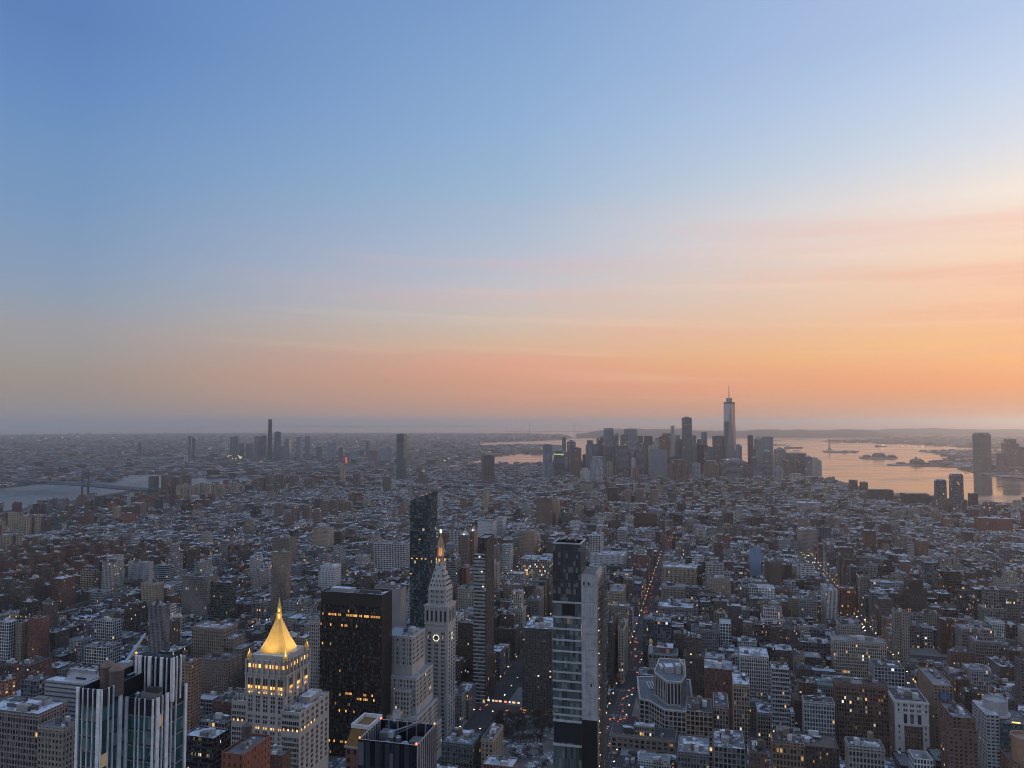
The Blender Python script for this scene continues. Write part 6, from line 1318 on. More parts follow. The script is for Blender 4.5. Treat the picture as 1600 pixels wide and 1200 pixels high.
# the tall spire tower of downtown
def spire_tower():
    D = 4300.; x = (1139.3 - 800) / FPX * D; w = 18.4 / FPX * D / 2 * .93; zt, zp = zat(631, D) - 2, zat(626, D) - 2; z0 = 55
    root = thing('spire_tower', 'tallest downtown tower of pale glass with chamfered edges and a thin spire', 'skyscraper', (x, D, 2), -.10); HERO.append(root); solid(x, D, 2 * w, 2 * w, zt, .1, ('hero', len(HERO) - 1)); SIGHT.append((1129, 1149, 722, D))
    m, qn = new_mat('silvered_glass'); pz = qn.xyz(qn.n('ShaderNodeTexCoord').outputs['Object'])[2]; k = qn.rng(qn.m('FRACT', qn.m('MULTIPLY', pz, .12)), 0., .2, .8, 1.)
    finish(qn, m, qn.mix(1., (.24, .27, .32, 1), qn.vec(k, k, k), 'MULTIPLY'), .14, metal=.75)
    B = [(-w, -w), (w, -w), (w, w), (-w, w)]; k = w * 1.0; T_ = [(0, -k), (k, 0), (0, k), (-k, 0)]; q = MB()
    q.box(-w, w, -w, w, 0, z0, None, PLAINi, (.4, .42, .45), top=False); q.build('base', root, mats=[m]); q = MB()
    for i in range(4):
        j = (i + 1) % 4
        q.face([(*B[i], z0), (*B[j], z0), (*T_[i], zt)], PLAINi); q.face([(*B[j], z0), (*T_[j], zt), (*T_[i], zt)], PLAINi)
    q.face([(*p, zt) for p in T_], PLAINi); q.build('glass_wall', root, mats=[m])
    q = MB(); q.prism([(p[0] * 1.0, p[1] * 1.0) for p in T_], zt + .02, zt + 9, None, PLAINi, (.10, .11, .13)); q.build('parapet', root); q = MB(); q.lathe(0, 0, [(w * .55, zt + 9), (w * .55, zp + 14), (w * .3, zp + 14)], 14, PLAINi, (.25, .27, .3)); q.build('mast_ring', root)
    zs = zat(600, D) - 2; q = MB(); q.lathe(0, 0, [(3.2, zt + 9), (2.8, zp + 40), (2.0, zs - 20), (.5, zs)], 8, METALi, (.22, .22, .24)); o = q.build('spire', root)
    for f in (.25, .45, .62, .78): q = MB(); zz = zt + (zs - zt) * f; q.lathe(0, 0, [(.5, zz), (4.2 - 2 * f, zz), (4.2 - 2 * f, zz + 2), (.5, zz + 2)], 8, METALi, (.2, .2, .2)); q.build('spire_ring', o)
spire_tower()
# green lit top edge and red sign
def sign(nm, lab, cat, px, py, D, ww, hh, c, s):
    x = (px - 800) / FPX * D; z = zat(py, D); q = MB(); q.box(-ww / 2, ww / 2, -.5, .5, -hh / 2, hh / 2, None, PLAINi); o = q.build(nm, mats=[glow(nm + '_light', c, s)]); o.location = (x, D, z); return tag(o, lab, cat)
sign('neon_sign', 'small red neon sign on a roof near the far left shore', 'sign', 542, 719, 4550, 9, 34, (1, .10, .05), .9)
sign('roof_light_strip', 'green white light strip on the grey block at the left of downtown', 'light', 873, 710, 4080, 52, 6, (.6, 1, .25), .5)

# ------------------------------------------------------------------ bridges
def suspension(nm, lab, pts, towers, zt, zd, col, wdt=18, truss=9):
    root = thing(nm, lab, 'bridge', (pts[0][0], pts[0][1], 2)); ox, oy = pts[0]; q = MB()
    for (a, b) in zip(pts, pts[1:]):
        a, b = Vector((a[0] - ox, a[1] - oy, 0)), Vector((b[0] - ox, b[1] - oy, 0)); n_ = (b - a).normalized(); s = Vector((-n_.y, n_.x, 0)) * wdt / 2
        for z0, z1 in ((zd - 1.5, zd), (zd + truss - .8, zd + truss)): q.prism([tuple(p)[:2] for p in (a + s, a - s, b - s, b + s)][::-1], z0, z1, None, PLAINi, col)
        L = (b - a).length; k = int(L / 14)
        for i in range(k):
            for sg in (-1, 1):
                p0 = a + n_ * (L * i / k) + s * sg; p1 = a + n_ * (L * (i + 1) / k) + s * sg; q.bar((p0.x, p0.y, zd), (p1.x, p1.y, zd + truss), .5, PLAINi, col); q.bar((p0.x, p0.y, zd + truss), (p1.x, p1.y, zd), .5, PLAINi, col)
    q.build('deck', root)
    Tl = []
    for tx, ty in towers:
        q = MB(); X, Y = tx - ox, ty - oy; d_ = Vector((pts[-1][0] - pts[0][0], pts[-1][1] - pts[0][1], 0)).normalized(); s = Vector((-d_.y, d_.x, 0)) * wdt * .6
        for sg in (-1, 1): p = Vector((X, Y, 0)) + s * sg; q.bar((p.x + d_.x * 4 , p.y + d_.y * 4, -2), (p.x, p.y, zt), 2.6, PLAINi, col, 4, 1.7); q.bar((p.x - d_.x * 4, p.y - d_.y * 4, -2), (p.x, p.y, zt), 2.6, PLAINi, col, 4, 1.7)
        for zz in (zd - 3, zd + (zt - zd) * .5, zt - 3): q.bar((X + s.x, Y + s.y, zz), (X - s.x, Y - s.y, zz), 1.6, PLAINi, col)
        q.build('bridge_tower', root); Tl.append((X, Y, s))
    ends = [(pts[0][0] - ox, pts[0][1] - oy)] + [(t[0], t[1]) for t in Tl] + [(pts[-1][0] - ox, pts[-1][1] - oy)]
    for sg in (-1, 1):
        q = MB(); s = Tl[0][2]; P_ = []
        for i, (a, b) in enumerate(zip(ends, ends[1:])):
            za = zd + truss if i == 0 else zt; zb = zd + truss if i == len(ends) - 2 else zt
            for k in range(11):
                t = k / 10; sag = 4 * t * (1 - t) * ((zt - zd - truss) * (.95 if za == zb else .12)); P_.append((a[0] + (b[0] - a[0]) * t + s.x * sg, a[1] + (b[1] - a[1]) * t + s.y * sg, za + (zb - za) * t - sag))
        for a, b in zip(P_, P_[1:]):
            if (Vector(a) - Vector(b)).length > .1: q.bar(a, b, .55, PLAINi, col)
        q.build('main_cable', root)
pX = lambda px, D: (px - 800) / FPX * D
suspension('suspension_bridge', 'steel suspension bridge with truss deck crossing the river at left', [(pX(250, 3150), 3150), (pX(137, 3480), 3480), (pX(-90, 3950), 3950)], [(pX(137, 3480), 3480)], zat(734, 3480) - 2, zat(757, 3480) - 8, (.06, .07, .085), 24, 13)
suspension('suspension_bridge', 'further suspension bridge seen end on beyond the housing left of centre', [(pX(470, 4500), 4500), (pX(700, 5000), 5000)], [(pX(522, 4610), 4610), (pX(668, 4930), 4930)], zat(713, 4750) - 2, zat(730, 4750) - 8, (.13, .14, .15))
suspension('suspension_bridge', 'faint great suspension bridge across the bay mouth on the horizon', [(pX(790, 17000), 17000), (pX(940, 17000), 17000)], [(pX(827, 17000), 17000), (pX(898, 17000), 17000)], zat(661.5, 17000) - 2, zat(673.5, 17000) - 20, (.12, .13, .14), 40, 14)

# ------------------------------------------------------------------ statue, island buildings, boats, chimneys
def statue():
    x, y = unp(1296, 703.5, 3); root = thing('statue', 'small green statue with raised torch on a tall pedestal in the bay', 'statue', (x, y, 3)); c_ = (.10, .17, .15); s_ = (.26, .25, .23)
    q = MB(); q.prism([(math.cos(2 * math.pi * k / 22) * (30 if k % 2 else 24), math.sin(2 * math.pi * k / 22) * (30 if k % 2 else 24)) for k in range(22)], 0, 10, None, PLAINi, s_); q.prism([(-13, -13), (13, -13), (13, 13), (-13, 13)], 10.02, 20, None, PLAINi, s_); q.prism([(-10, -10), (10, -10), (10, 10), (-10, 10)], 20.02, 46, None, PLAINi, s_, poly1=[(-7, -7), (7, -7), (7, 7), (-7, 7)]); q.build('pedestal', root)
    q = MB(); q.lathe(0, 0, [(5.6, 46.1), (5.0, 56), (4.6, 66), (4.9, 72), (3.6, 76), (1.4, 77.5), (1.3, 79), (2.0, 80.5), (2.1, 82.5), (1.4, 84.5), (.1, 85)], 12, PLAINi, c_)
    for k in range(7): t = math.pi * (k + .5) / 7; q.bar((math.cos(t) * 1.5, 0, 83 + math.sin(t)), (math.cos(t) * 4, 0, 83.5 + math.sin(t) * 3.4), .3, PLAINi, c_)
    q.bar((3.4, 0, 73), (6.2, -1, 82), 1.2, PLAINi, c_, 8); q.bar((6.2, -1, 82), (6.6, -1, 88), 1.0, PLAINi, c_, 8); q.bar((-3.4, 0, 73), (-4.8, -2.4, 66), 1.2, PLAINi, c_, 8); q.box(-7, -3.4, -3.6, -2.8, 63, 69, None, PLAINi, c_); b = q.build('figure', root)
    q = MB(); q.lathe(6.7, -1, [(.5, 88), (1.5, 90), (1.6, 90.6), (.9, 91), (1.1, 92), (.1, 94)], 8, GOLDi, (.7, .45, .12)); q.build('torch', b)
statue()
def far_house(nm, lab, px, py, D, w, h, d, col, roof=None, cat='building', base=3.0):
    x = pX(px, D); root = thing(nm, lab, cat, (x, D, base), .15); q = MB(); q.box(-w / 2, w / 2, -d / 2, d / 2, 0, h, Sty(col, 'brick', .02), FACi, topmat=ROOFi); q.build('wall', root)
    q = MB(); k = .05 if roof == 'hip' else .9; q.prism([(-w / 2 - 1, -d / 2 - 1), (w / 2 + 1, -d / 2 - 1), (w / 2 + 1, d / 2 + 1), (-w / 2 - 1, d / 2 + 1)], h + .02, h + (w * .16 if roof == 'hip' else 2), None, PLAINi, tuple(c * .8 for c in col), poly1=[(-w / 2 * .7, -d * .02), (w / 2 * .7, -d * .02), (w / 2 * .7, d * .02), (-w / 2 * .7, d * .02)] if roof == 'hip' else None); q.build('roof', root)
    return root
IS = [('long hipped main hall of the immigration island', 1371, 714.5, 7000, 110, 22, 40, (.24, .14, .11), 'hip'), ('low wing left of the island main hall', 1352, 715, 6950, 60, 14, 30, (.22, .14, .11), 'hip'), ('low wing right of the island main hall', 1391, 715, 6950, 70, 13, 30, (.22, .14, .11), 'hip'), ('small house near the statue', 1318, 705, 8150, 50, 11, 24, (.2, .19, .18), 'hip'), ('second small house near the statue', 1333, 705, 8150, 36, 9, 20, (.2, .19, .18), None),
      ('old rail terminal with steep roof on the park tip across the bay', 1430, 725, 5950, 95, 20, 40, (.2, .14, .12), 'hip'), ('clock turret of the old rail terminal', 1429, 725, 5990, 12, 44, 12, (.22, .16, .13), 'hip'), ('low shed on the long pier across the bay', 1405, 726, 5900, 60, 8, 20, (.2, .2, .2), None), ('ferry shed on the pier at far right', 1560, 792, 2910, 60, 7, 16, (.3, .3, .3), None), ('brick fort house on the low island at left', 838, 700, 8200, 140, 16, 40, (.2, .13, .1), 'hip'), ('barracks row on the low island at left', 858, 700, 8200, 120, 14, 40, (.2, .13, .1), 'hip')]
for a in IS: far_house('island_house', a[0], *a[1:9])
for i, (px, py, L) in enumerate([(1213, 689, 130), (1218, 695.5, 190), (1234, 696.5, 80), (1240, 700, 230), (1245, 704.5, 90), (1377, 697.5, 180), (1270, 715.5, 50), (1512, 739, 40)]):
    x, y = unp(px, py, 0); root = thing('ship', ['tiny dark tug at the upper left of the anchorage', 'long flat barge second from the left in the anchorage', 'short ship in the middle of the anchorage', 'longest tanker lying lowest in the anchorage', 'small grey ship below the long tanker', 'lone tanker right of the statue in the bay', 'small ferry close to downtown in the bay', 'small boat by the pier below the round shouldered tower'][i], 'ship', (x, y, 0), .1 * (i % 3)); q = MB(); b = L * .09
    q.prism([(-L / 2, -b), (L * .42, -b), (L / 2, 0), (L * .42, b), (-L / 2, b)], -1, L * .045, None, PLAINi, (.06, .05, .05)); q.build('hull', root); q = MB(); q.box(-L * .42, -L * .28, -b * .7, b * .7, L * .045 + .02, L * .12, None, PLAINi, (.4, .4, .4)); q.build('cabin', root); q = MB(); q.bar((L * .2, 0, L * .045), (L * .2, 0, L * .11), L * .006); q.build('mast', root)
for i, px in enumerate((290.3, 294.2)):
    D = 5600; q = MB(); q.lathe(0, 0, [(5.5, 0), (4.2, zat(711, D) - 2), (3.6, zat(711, D) - 2)], 12, PLAINi, (.42, .42, .42)); o = q.build('chimney_stack', None); o.location = (pX(px, D), D, 2); tag(o, ['left of two tall white chimneys beyond the river', 'right of two tall white chimneys beyond the river'][i], 'chimney')

# ------------------------------------------------------------------ the mass of buildings: lots along the blocks
GEN = []
TONES = [('red brick', (.135, .068, .054), 'brick', 9), ('brown brick', (.105, .08, .068), 'brick', 15), ('dark brown', (.062, .052, .05), 'brick', 12), ('tan brick', (.25, .205, .16), 'brick', 9), ('buff stone', (.29, .265, .23), 'lime', 9), ('grey stone', (.18, .18, .185), 'loft', 17), ('pale grey', (.30, .305, .315), 'loft', 10),
         ('white painted', (.52, .525, .53), 'loft', 8), ('charcoal', (.05, .05, .055), 'dark', 10), ('dark glass', (.06, .07, .08), 'glass', 3), ('rust orange', (.19, .105, .07), 'brick', 2), ('slate blue', (.11, .13, .16), 'grid', 5)]
TW = [t[3] for t in TONES]
def zone(u, v):
    if v > 3300 and u > -1500: return (18, 48, .25, 50, 90, 16, 34)
    if v > 3650: return (16, 40, .12, 45, 70, 18, 40)
    if v > 2500: return (15, 34, .04, 38, 62, 16, 34) if u > -700 else (13, 22, .05, 36, 58, 14, 30)
    if u < -1750 and v > 1500: return (14, 22, .20, 36, 52, 18, 34)
    if u < -1090 and v < 1560: return (12, 22, .05, 30, 45, 12, 26)
    if u < -540: return (14, 34, .10, 45, 78, 10, 26) if v < 1560 else (13, 21, .025, 32, 55, 11, 24)
    if u > 400: return (13, 38, .07, 44, 68, 11, 28) if v < 1560 else (11, 20, .03, 28, 46, 11, 24)
    return (22, 58, .07, 62, 88, 14, 34) if v < 1600 else (16, 40, .05, 46, 66, 13, 30)
def cap_height(x, y, w, d, h, ang=TH):
    c, s = math.cos(ang), math.sin(ang); near = 1e9; a0, a1 = 1e9, -1e9
    for a, b in ((-w, -d), (w, -d), (w, d), (-w, d)):
        X, Y = x + a * c + b * s, y - a * s + b * c; near = min(near, Y); p = proj(X, Y, h)[0]; a0, a1 = min(a0, p), max(a1, p)
    row = 1140 if near < 600 else 1085 if near < 720 else 955 if near < 900 else 905 if near < 1200 else 845 if near < 1700 else 795 if near < 2300 else 770 if near < 3000 else 748
    if near > 3000: row = 660 + CZ * FPX / near - (19 if 862 < (a0 + a1) / 2 < 1288 else 11)
    for s0, s1, r_, dep in SIGHT:
        if dep > near + 4 and a1 > s0 + 1 and a0 < s1 - 1: row = max(row, min(r_, 1215))
    return min(h, zat(row, near)), a0, a1
def clash(u0, u1, v0, v1): return any(u0 < b and u1 > a and v0 < d and v1 > c for a, b, c, d in FOOT)
rg = random.Random(41)
def addgen(u0, u1, v0, v1, h, tone=None, proj_=False):
    cu, cv = (u0 + u1) / 2, (v0 + v1) / 2; x, y = xy(cu, cv)
    if y < 380 or inpark(cu, cv) or clash(u0, u1, v0, v1) or not inside(MAN, x, y): return
    w, d = (u1 - u0) / 2, (v1 - v0) / 2
    h2, a0, a1 = cap_height(x, y, w, d, h)
    if a1 < -30 or a0 > 1630: return
    if h2 < h: h = h2 * rg.uniform(.80, 1.0)
    if h < 9: h = rg.uniform(7, 10.5)
    if proj(x, y + d, h)[1] > 1225: return
    t = tone if tone is not None else rg.choices(range(len(TONES)), TW)[0]
    GEN.append(dict(x=x, y=y, w=w, d=d, h=h, t=t, u=cu, v=cv, k=rg.random(), seed=rg.randrange(10 ** 6), n=0)); solid(x, y, 2 * w, 2 * d, h, TH, ('gen', len(GEN) - 1))
for (u0, u1, v0, v1) in BLOCKS:
    zn = zone((u0 + u1) / 2, (v0 + v1) / 2); H0 = rg.uniform(zn[0], zn[1])
    if u1 < -1085 and 880 < v0 < 1540:                                    # big brick estate: crosses and slabs on a lawn
        for k in range(max(1, int((u1 - u0) / 44))):
            for dv in (0, 1):
                c = u0 + (k + .5) * (u1 - u0) / max(1, int((u1 - u0) / 44)) + rg.uniform(-4, 4); vv = v0 + 16 + dv * 34; ww = rg.uniform(9, 15)
                if rg.random() < .93: addgen(c - ww, c + ww, vv - 9, vv + 9, rg.uniform(36, 42), rg.choice([0, 0, 1, 1]), True)
        continue
    if u1 < -1780 and v0 > 1600 and rg.random() < .62:
        for k in range(2):
            c = u0 + (k + .5) * (u1 - u0) / 2; ww = rg.uniform(10, 16); addgen(c - ww, c + ww, v0 + 14, v0 + 34, rg.uniform(34, 50), rg.choice([0, 1, 1, 2, 10]), True)
        continue
    for half in (0, 1):
        u = u0 + rg.uniform(0, 1.5)
        while u < u1 - 6:
            lw = rg.uniform(zn[5], zn[6])
            if u + lw > u1 - 7: lw = u1 - u
            big = rg.random() < zn[2]; end = u < u0 + 30 or u + lw > u1 - 30
            h = rg.uniform(zn[3], zn[4]) if big else min(zn[1], max(zn[0], H0 * rg.uniform(.55, 1.3))) * (1.15 if end else 1.0)
            if 130 < u < 216 and 850 < v0 < 1900: h *= .55
            vm = (v0 + v1) / 2; dp = rg.uniform(.74, .97) * (vm - v0)
            if big: lw = max(lw, 20); lw = min(lw, u1 - u)
            a, b = (v0, v0 + dp) if half == 0 else (v1 - dp, v1)
            g_ = .12
            if h < 30 and rg.random() < .3 and lw > 16: m_ = u + lw * rg.uniform(.4, .6); addgen(u + g_, m_ - g_, a, b, h); addgen(m_ + g_, u + lw - g_, a, b, h * rg.uniform(.75, 1.2))
            else: addgen(u + g_, u + lw - g_, a, b, h)
            u += lw
print('lots', len(GEN), time.time() - T0)
# which of them the camera sees, and how much
bvh = BVHTree.FromPolygons([Vector(v) for v in SOLV], SOLF)
org = Vector((0, 0, CZ)); HERO_HITS = {}
for iy in range(735, 1200, 2):
    for ix in range(1, 1600, 2):
        dxx, dyy, dzz = ray(ix, iy); hit = bvh.ray_cast(org, Vector((dxx, dyy, dzz)))
        if hit[2] is not None:
            k_, i_ = SOLID[hit[2]]
            if k_ == 'gen': GEN[i_]['n'] += 1
def seen(x, y, z):
    d = Vector((x, y, z)) - org; L = d.length; hit = bvh.ray_cast(org, d.normalized(), L - 1.5); return hit[2] is None
print('visible', sum(g_['n'] > 0 for g_ in GEN), time.time() - T0)

def build_gen(g_, P_, detail):
    """detail 2 = near with all roof gear, 1 = plain parapet and roof houses, 0 = far"""
    r = random.Random(g_['seed']); nm, c, kd, _ = TONES[g_['t']]; f = r.uniform(.8, 1.2); c = tuple(min(.7, a * f * r.uniform(.95, 1.05)) for a in c)
    if kd == 'brick' and g_['h'] > 45 and r.random() < .5: kd = 'slab'
    if kd == 'loft' and r.random() < .3: kd = 'grid'
    s_ = Sty(c, kd, .08 if r.random() > .07 else .25, roof=r.choice(ROOFC), seed=g_['seed'] % 997 + r.random()); w, d, h = g_['w'], g_['d'], g_['h'] - 2.2
    ft = []
    par = 1.0 if detail else .0; rl = (g_['u'] > 0) if detail > 1 and kd in ('loft', 'lime', 'grid', 'slab') else None
    if detail and h > 42 and r.random() < .55 and w > 8:
        k = r.uniform(.62, .82); h1 = h * r.uniform(.66, .86); tier(P_, -w, w, -d, d, 0, h1, s_, par, .4 if detail > 1 else 0, rl); tier(P_, -w * k, w * k, -d * k + (d * (1 - k)) * .4, d * k, h1 + .02, h, s_, par); ft.append('a stepped top'); w2, d2 = w * k, d * k
    elif detail and w > 6.5 and d > 8 and r.random() < .5:                   # front block with a narrower rear wing and a light court
        m_ = d * r.uniform(-.1, .35); k = r.uniform(.45, .75); e = r.choice([-1, 1]); h1 = h * r.choice([1, 1, .86, .7]); fr_ = r.random() < .6
        a_, b_ = (-d, m_) if fr_ else (-m_, d); c_, d_ = (m_ + .02, d) if fr_ else (-d, -m_ - .02)
        tier(P_, -w, w, a_, b_, 0, h, s_, par, .45 if detail > 1 and kd in ('loft', 'lime') else 0, rl if a_ == -d else None)
        x0_, x1_ = (-w, -w + 2 * w * k) if e < 0 else (w - 2 * w * k, w); tier(P_, x0_, x1_, c_, d_, 0, h1, s_, par * .8); w2, d2 = w, d * .5
    else:
        tier(P_, -w, w, -d, d, 0, h, s_, par, .45 if detail > 1 and kd in ('loft', 'lime') else 0, rl); w2, d2 = w, d
    n = r.randrange(1, 4) if w * d > 90 else r.randrange(0, 2)
    if detail > 1 and w * d > 160: n += 2
    if detail == 0: n = min(n, 2)
    bl = P_['bulkhead']
    roofgear(r, P_, w2 * .9, d2 * .85, h, n, False, far=detail < 2)
    if detail and min(w2, d2) > 5 and r.random() < .30: tankset(P_, r.uniform(-w2 * .5, w2 * .5), r.uniform(-d2 * .5, d2 * .5), h, r, 1.9, 4.0, r.uniform(2.2, 4.5)); ft.append('a wooden water tank')
    if s_.lp > .1: ft.append('many lit windows')
    if n == 0: ft.append('a bare flat roof')
    if n >= 3: ft.append('several roof houses')
    return nm, ft, kd
def kindof(g_):
    if g_['h'] > 42: return 'apartment_tower', 'apartment tower', 'tall block'
    if TONES[g_['t']][2] in ('loft', 'lime', 'grid', 'glass', 'dark'): return 'loft_building', 'loft building', 'loft building'
    return 'brick_house', 'brick building', 'house'
order = sorted(range(len(GEN)), key=lambda i: -GEN[i]['n']); cnt = {}; single = set()
for i in order:
    k_ = kindof(GEN[i])[0]
    if GEN[i]['n'] >= 10 and cnt.get(k_, 0) < 270: cnt[k_] = cnt.get(k_, 0) + 1; single.add(i)
print('singles', cnt)
MARKS = [('gold pyramid tower', 437, 1050), ('black slab tower', 555, 1040), ('clock tower', 688, 990), ('slanted glass tower', 658, 860), ('banded slender tower', 757, 960), ('unfinished tower', 905, 1000), ('white finned tower', 200, 1120), ('blue netted tower', 1180, 880), ('white striped tower', 1290, 945), ('black slender tower', 1218, 1090),
         ('gold cupola corner', 1015, 1010), ('twin gold domes', 1437, 1035), ('thin tan tower', 438, 900), ('stepped brown hotel', 345, 1010), ('dark red library', 1012, 815), ('lit pyramid roofs', 730, 835), ('wide brown brick tower', 852, 805), ('three matching brown towers', 1003, 776), ('white crowned tower', 1418, 1130), ('drum topped tower', 1560, 1110),
         ('wedge building', 1035, 1090), ('lit store windows', 838, 885), ('left river bridge', 137, 765), ('tan river slabs', 315, 770), ('red brick warehouse', 1550, 818), ('river terminal', 1428, 780), ('white office grid', 610, 870), ('dark brown slab', 838, 1040), ('red brick tower', 62, 1000), ('cream avenue loft', 1060, 900), ('grey ribbed slab', 250, 985), ('broad brown brick cube', 1436, 858)]
mass = {}; LAB = []
for i, g_ in enumerate(GEN):
    if i in single:
        nm, cat, word = kindof(g_); root = thing(nm, '', cat, (g_['x'], g_['y'], 2.14), -TH, None); P_ = newparts()
        tone, ft, kd = build_gen(g_, P_, 2 if g_['y'] < 1150 else 1); emit(P_, root); px, py = proj(g_['x'], g_['y'], g_['h'])
        m_ = min(MARKS, key=lambda q_: (q_[1] - px) ** 2 + ((q_[2] - py) * 1.4) ** 2); ddx, ddy = px - m_[1], (py - m_[2]) * 1.4
        dr = ('right of' if ddx > 0 else 'left of') if abs(ddx) > abs(ddy) else ('in front of' if ddy > 0 else 'behind')
        size = 'low' if g_['h'] < 17 else 'tall' if g_['h'] > 48 else ''
        wd = 'broad' if g_['w'] > 13 else 'narrow' if g_['w'] < 6 else ''
        head = ' '.join(q_ for q_ in (wd, size if word != 'tall block' else '', tone, word) if q_) + (' with ' + ft[0] if ft else '')
        room = 16 - len(dr.split()) - 1 - len(m_[0].split()) - 2
        if len(head.split()) > room: head = ' '.join(q_ for q_ in (wd, tone, word) if q_) + (' with ' + ft[0] if ft else '')
        if len(head.split()) > room: head = ' '.join(q_ for q_ in (wd, size if word != 'tall block' else '', tone, word) if q_)
        LAB.append((root, head, dr, m_[0], ddx * ddx + ddy * ddy, nm))
    elif g_['n'] > 0 or g_['h'] > 12:
        key = 'manhattan_low_blocks'
        P_ = mass.setdefault(key, newparts((0, 0, 0))); P_['wall'].frame(g_['x'], g_['y'], TH); z_ = P_['wall']
        build_gen(g_, P_, 1 if g_['y'] < 1500 else 0)
for k_, P_ in mass.items(): o = P_['wall'].build(k_); o.location = (0, 0, 2.14); kind(o, 'stuff')
ORD = ['nearest', 'second nearest', 'third nearest', 'fourth nearest', 'fifth nearest', 'sixth nearest', 'seventh nearest', 'eighth nearest']
byk = {}
for t in LAB: byk.setdefault((t[1], t[2], t[3]), []).append(t)
GRP = {'apartment_tower': 'taller blocks rising out of the city', 'loft_building': 'loft buildings of the city blocks', 'brick_house': 'brick houses of the city blocks'}
for (head, dr, mk_), L in byk.items():
    L.sort(key=lambda t: t[4])
    for j, t in enumerate(L):
        t[0]['label'] = '%s%s %s the %s' % (head, ', ' + ORD[min(j, 7)] if len(L) > 1 else '', dr, mk_); t[0]['group'] = GRP[t[5]]
print('built', time.time() - T0)
# ------------------------------------------------------------------ far shores: low roofs to the horizon (beyond counting)
rb = random.Random(5)
def spread_mass(nm, poly, n, y0, y1, px0, px1, hmin, hmax, tall=.02, tallh=45, sz=(10, 30)):
    q = MB(); k = 0
    while k < n:
        D = math.exp(rb.uniform(math.log(y0), math.log(y1))); x = pX(rb.uniform(px0, px1), D); k += 1
        if not inside(poly, x, D): continue
        u_, v_ = uv(x, D)
        if clash(u_ - 15, u_ + 15, v_ - 15, v_ + 15): continue
        q.frame(x, D, rb.choice([.5, .5, .2, -.3])); w, d = rb.uniform(*sz) * (1 + D / 30000), rb.uniform(*sz) * .6; h = rb.uniform(hmin, hmax) if rb.random() > tall else rb.uniform(hmax, tallh)
        t = TONES[rb.choices(range(len(TONES)), TW)[0]]; s_ = Sty(t[1], t[2], .04, seed=rb.random() * 900)
        q.box(-w, w, -d, d, 0, h, s_, FACi, top=False); q.face([(-w, -d, h), (w, -d, h), (w, d, h), (-w, d, h)], ROOFi, s_, s_.roof)
    o = q.build(nm); o.location = (0, 0, 2); return kind(o, 'stuff')
spread_mass('brooklyn_low_blocks', BK, 13000, 3400, 21000, -60, 900, 6, 16, .03, 45)
spread_mass('new_jersey_low_blocks', NJ2, 500, 4600, 9000, 1430, 1640, 5, 14, .02, 30)
spread_mass('bayonne_low_blocks', NJ1, 1500, 8500, 17000, 1280, 1640, 6, 16, .03, 40, (20, 60))
# ------------------------------------------------------------------ bare winter trees
def tree_meshes(seed, H=13.0):
    r = random.Random(seed); q, tw = MB(), MB(); bark, twig = (.055, .045, .04), (.065, .050, .044)
    def limb(p, d, L, rad, lv):
        e = p + d * L; (q if lv < 2 else tw).bar(p, e, rad, PLAINi, bark if lv < 2 else twig, 5 if lv == 0 else 3, rad * .62 if lv < 2 else rad * .8)
        if lv >= 4: return
        for k in range(5 if lv < 2 else 4):
            t = r.uniform(.45, 1.0); a = Vector((r.gauss(0, 1), r.gauss(0, 1), r.gauss(.25, .5))).normalized()
            limb(p + d * L * t, (d * .75 + a * .85).normalized(), L * r.uniform(.48, .70), max(rad * .55, .075), lv + 1)
    limb(Vector((0, 0, -.2)), Vector((r.uniform(-.06, .06), r.uniform(-.06, .06), 1)).normalized(), H * .38, .34, 0)
    return q, tw
TREE = [tree_meshes(s, h) for s, h in ((1, 13), (2, 15), (3, 11), (4, 14))]
proto = []; rt = random.Random(9)
def plant(u, v, lab, grp, k, s):
    x, y = xy(u, v)
    if not proto:
        for a, b in TREE: proto.append((a.build('trunk'), b.build('crown')))
        for a, b in proto: COL.objects.unlink(a); COL.objects.unlink(b)
    root = thing('bare_tree', lab, 'tree', (x, y, 2.1), rt.uniform(0, 6.28), grp); root.scale = (s, s, s)
    for m_ in proto[k]: c = m_.copy(); COL.objects.link(c); c.parent = root
for i in range(900):
    u, v = rt.uniform(-219, -115), rt.uniform(604, 818)
    if sum(1 for o in SC.objects if o.name.startswith('bare_tree')) > 150: break
    du, dv = u + 166, v - 735
    if abs(math.hypot(du, (v - 712) / 1.7) - 34) < 4.5 or math.hypot(du, dv) < 13 or (math.hypot(du, (v - 712) / 1.7) < 28 and rt.random() < .75): continue
    x, y = xy(u, v)
    if not seen(x, y, 9) or not (-20 < proj(x, y, 8)[0] < 1620): continue
    plant(u, v, 'bare winter tree among the tangle of branches in the snowy square', 'bare trees of the near square', rt.randrange(4), rt.uniform(.8, 1.25))
for i in range(46):
    u, v = rt.uniform(-448, -304), rt.uniform(1436, 1552); x, y = xy(u, v)
    if seen(x, y, 9): plant(u, v, 'bare dark tree in the far park before the lit store', 'bare trees of the far park', rt.randrange(4), rt.uniform(.9, 1.3))
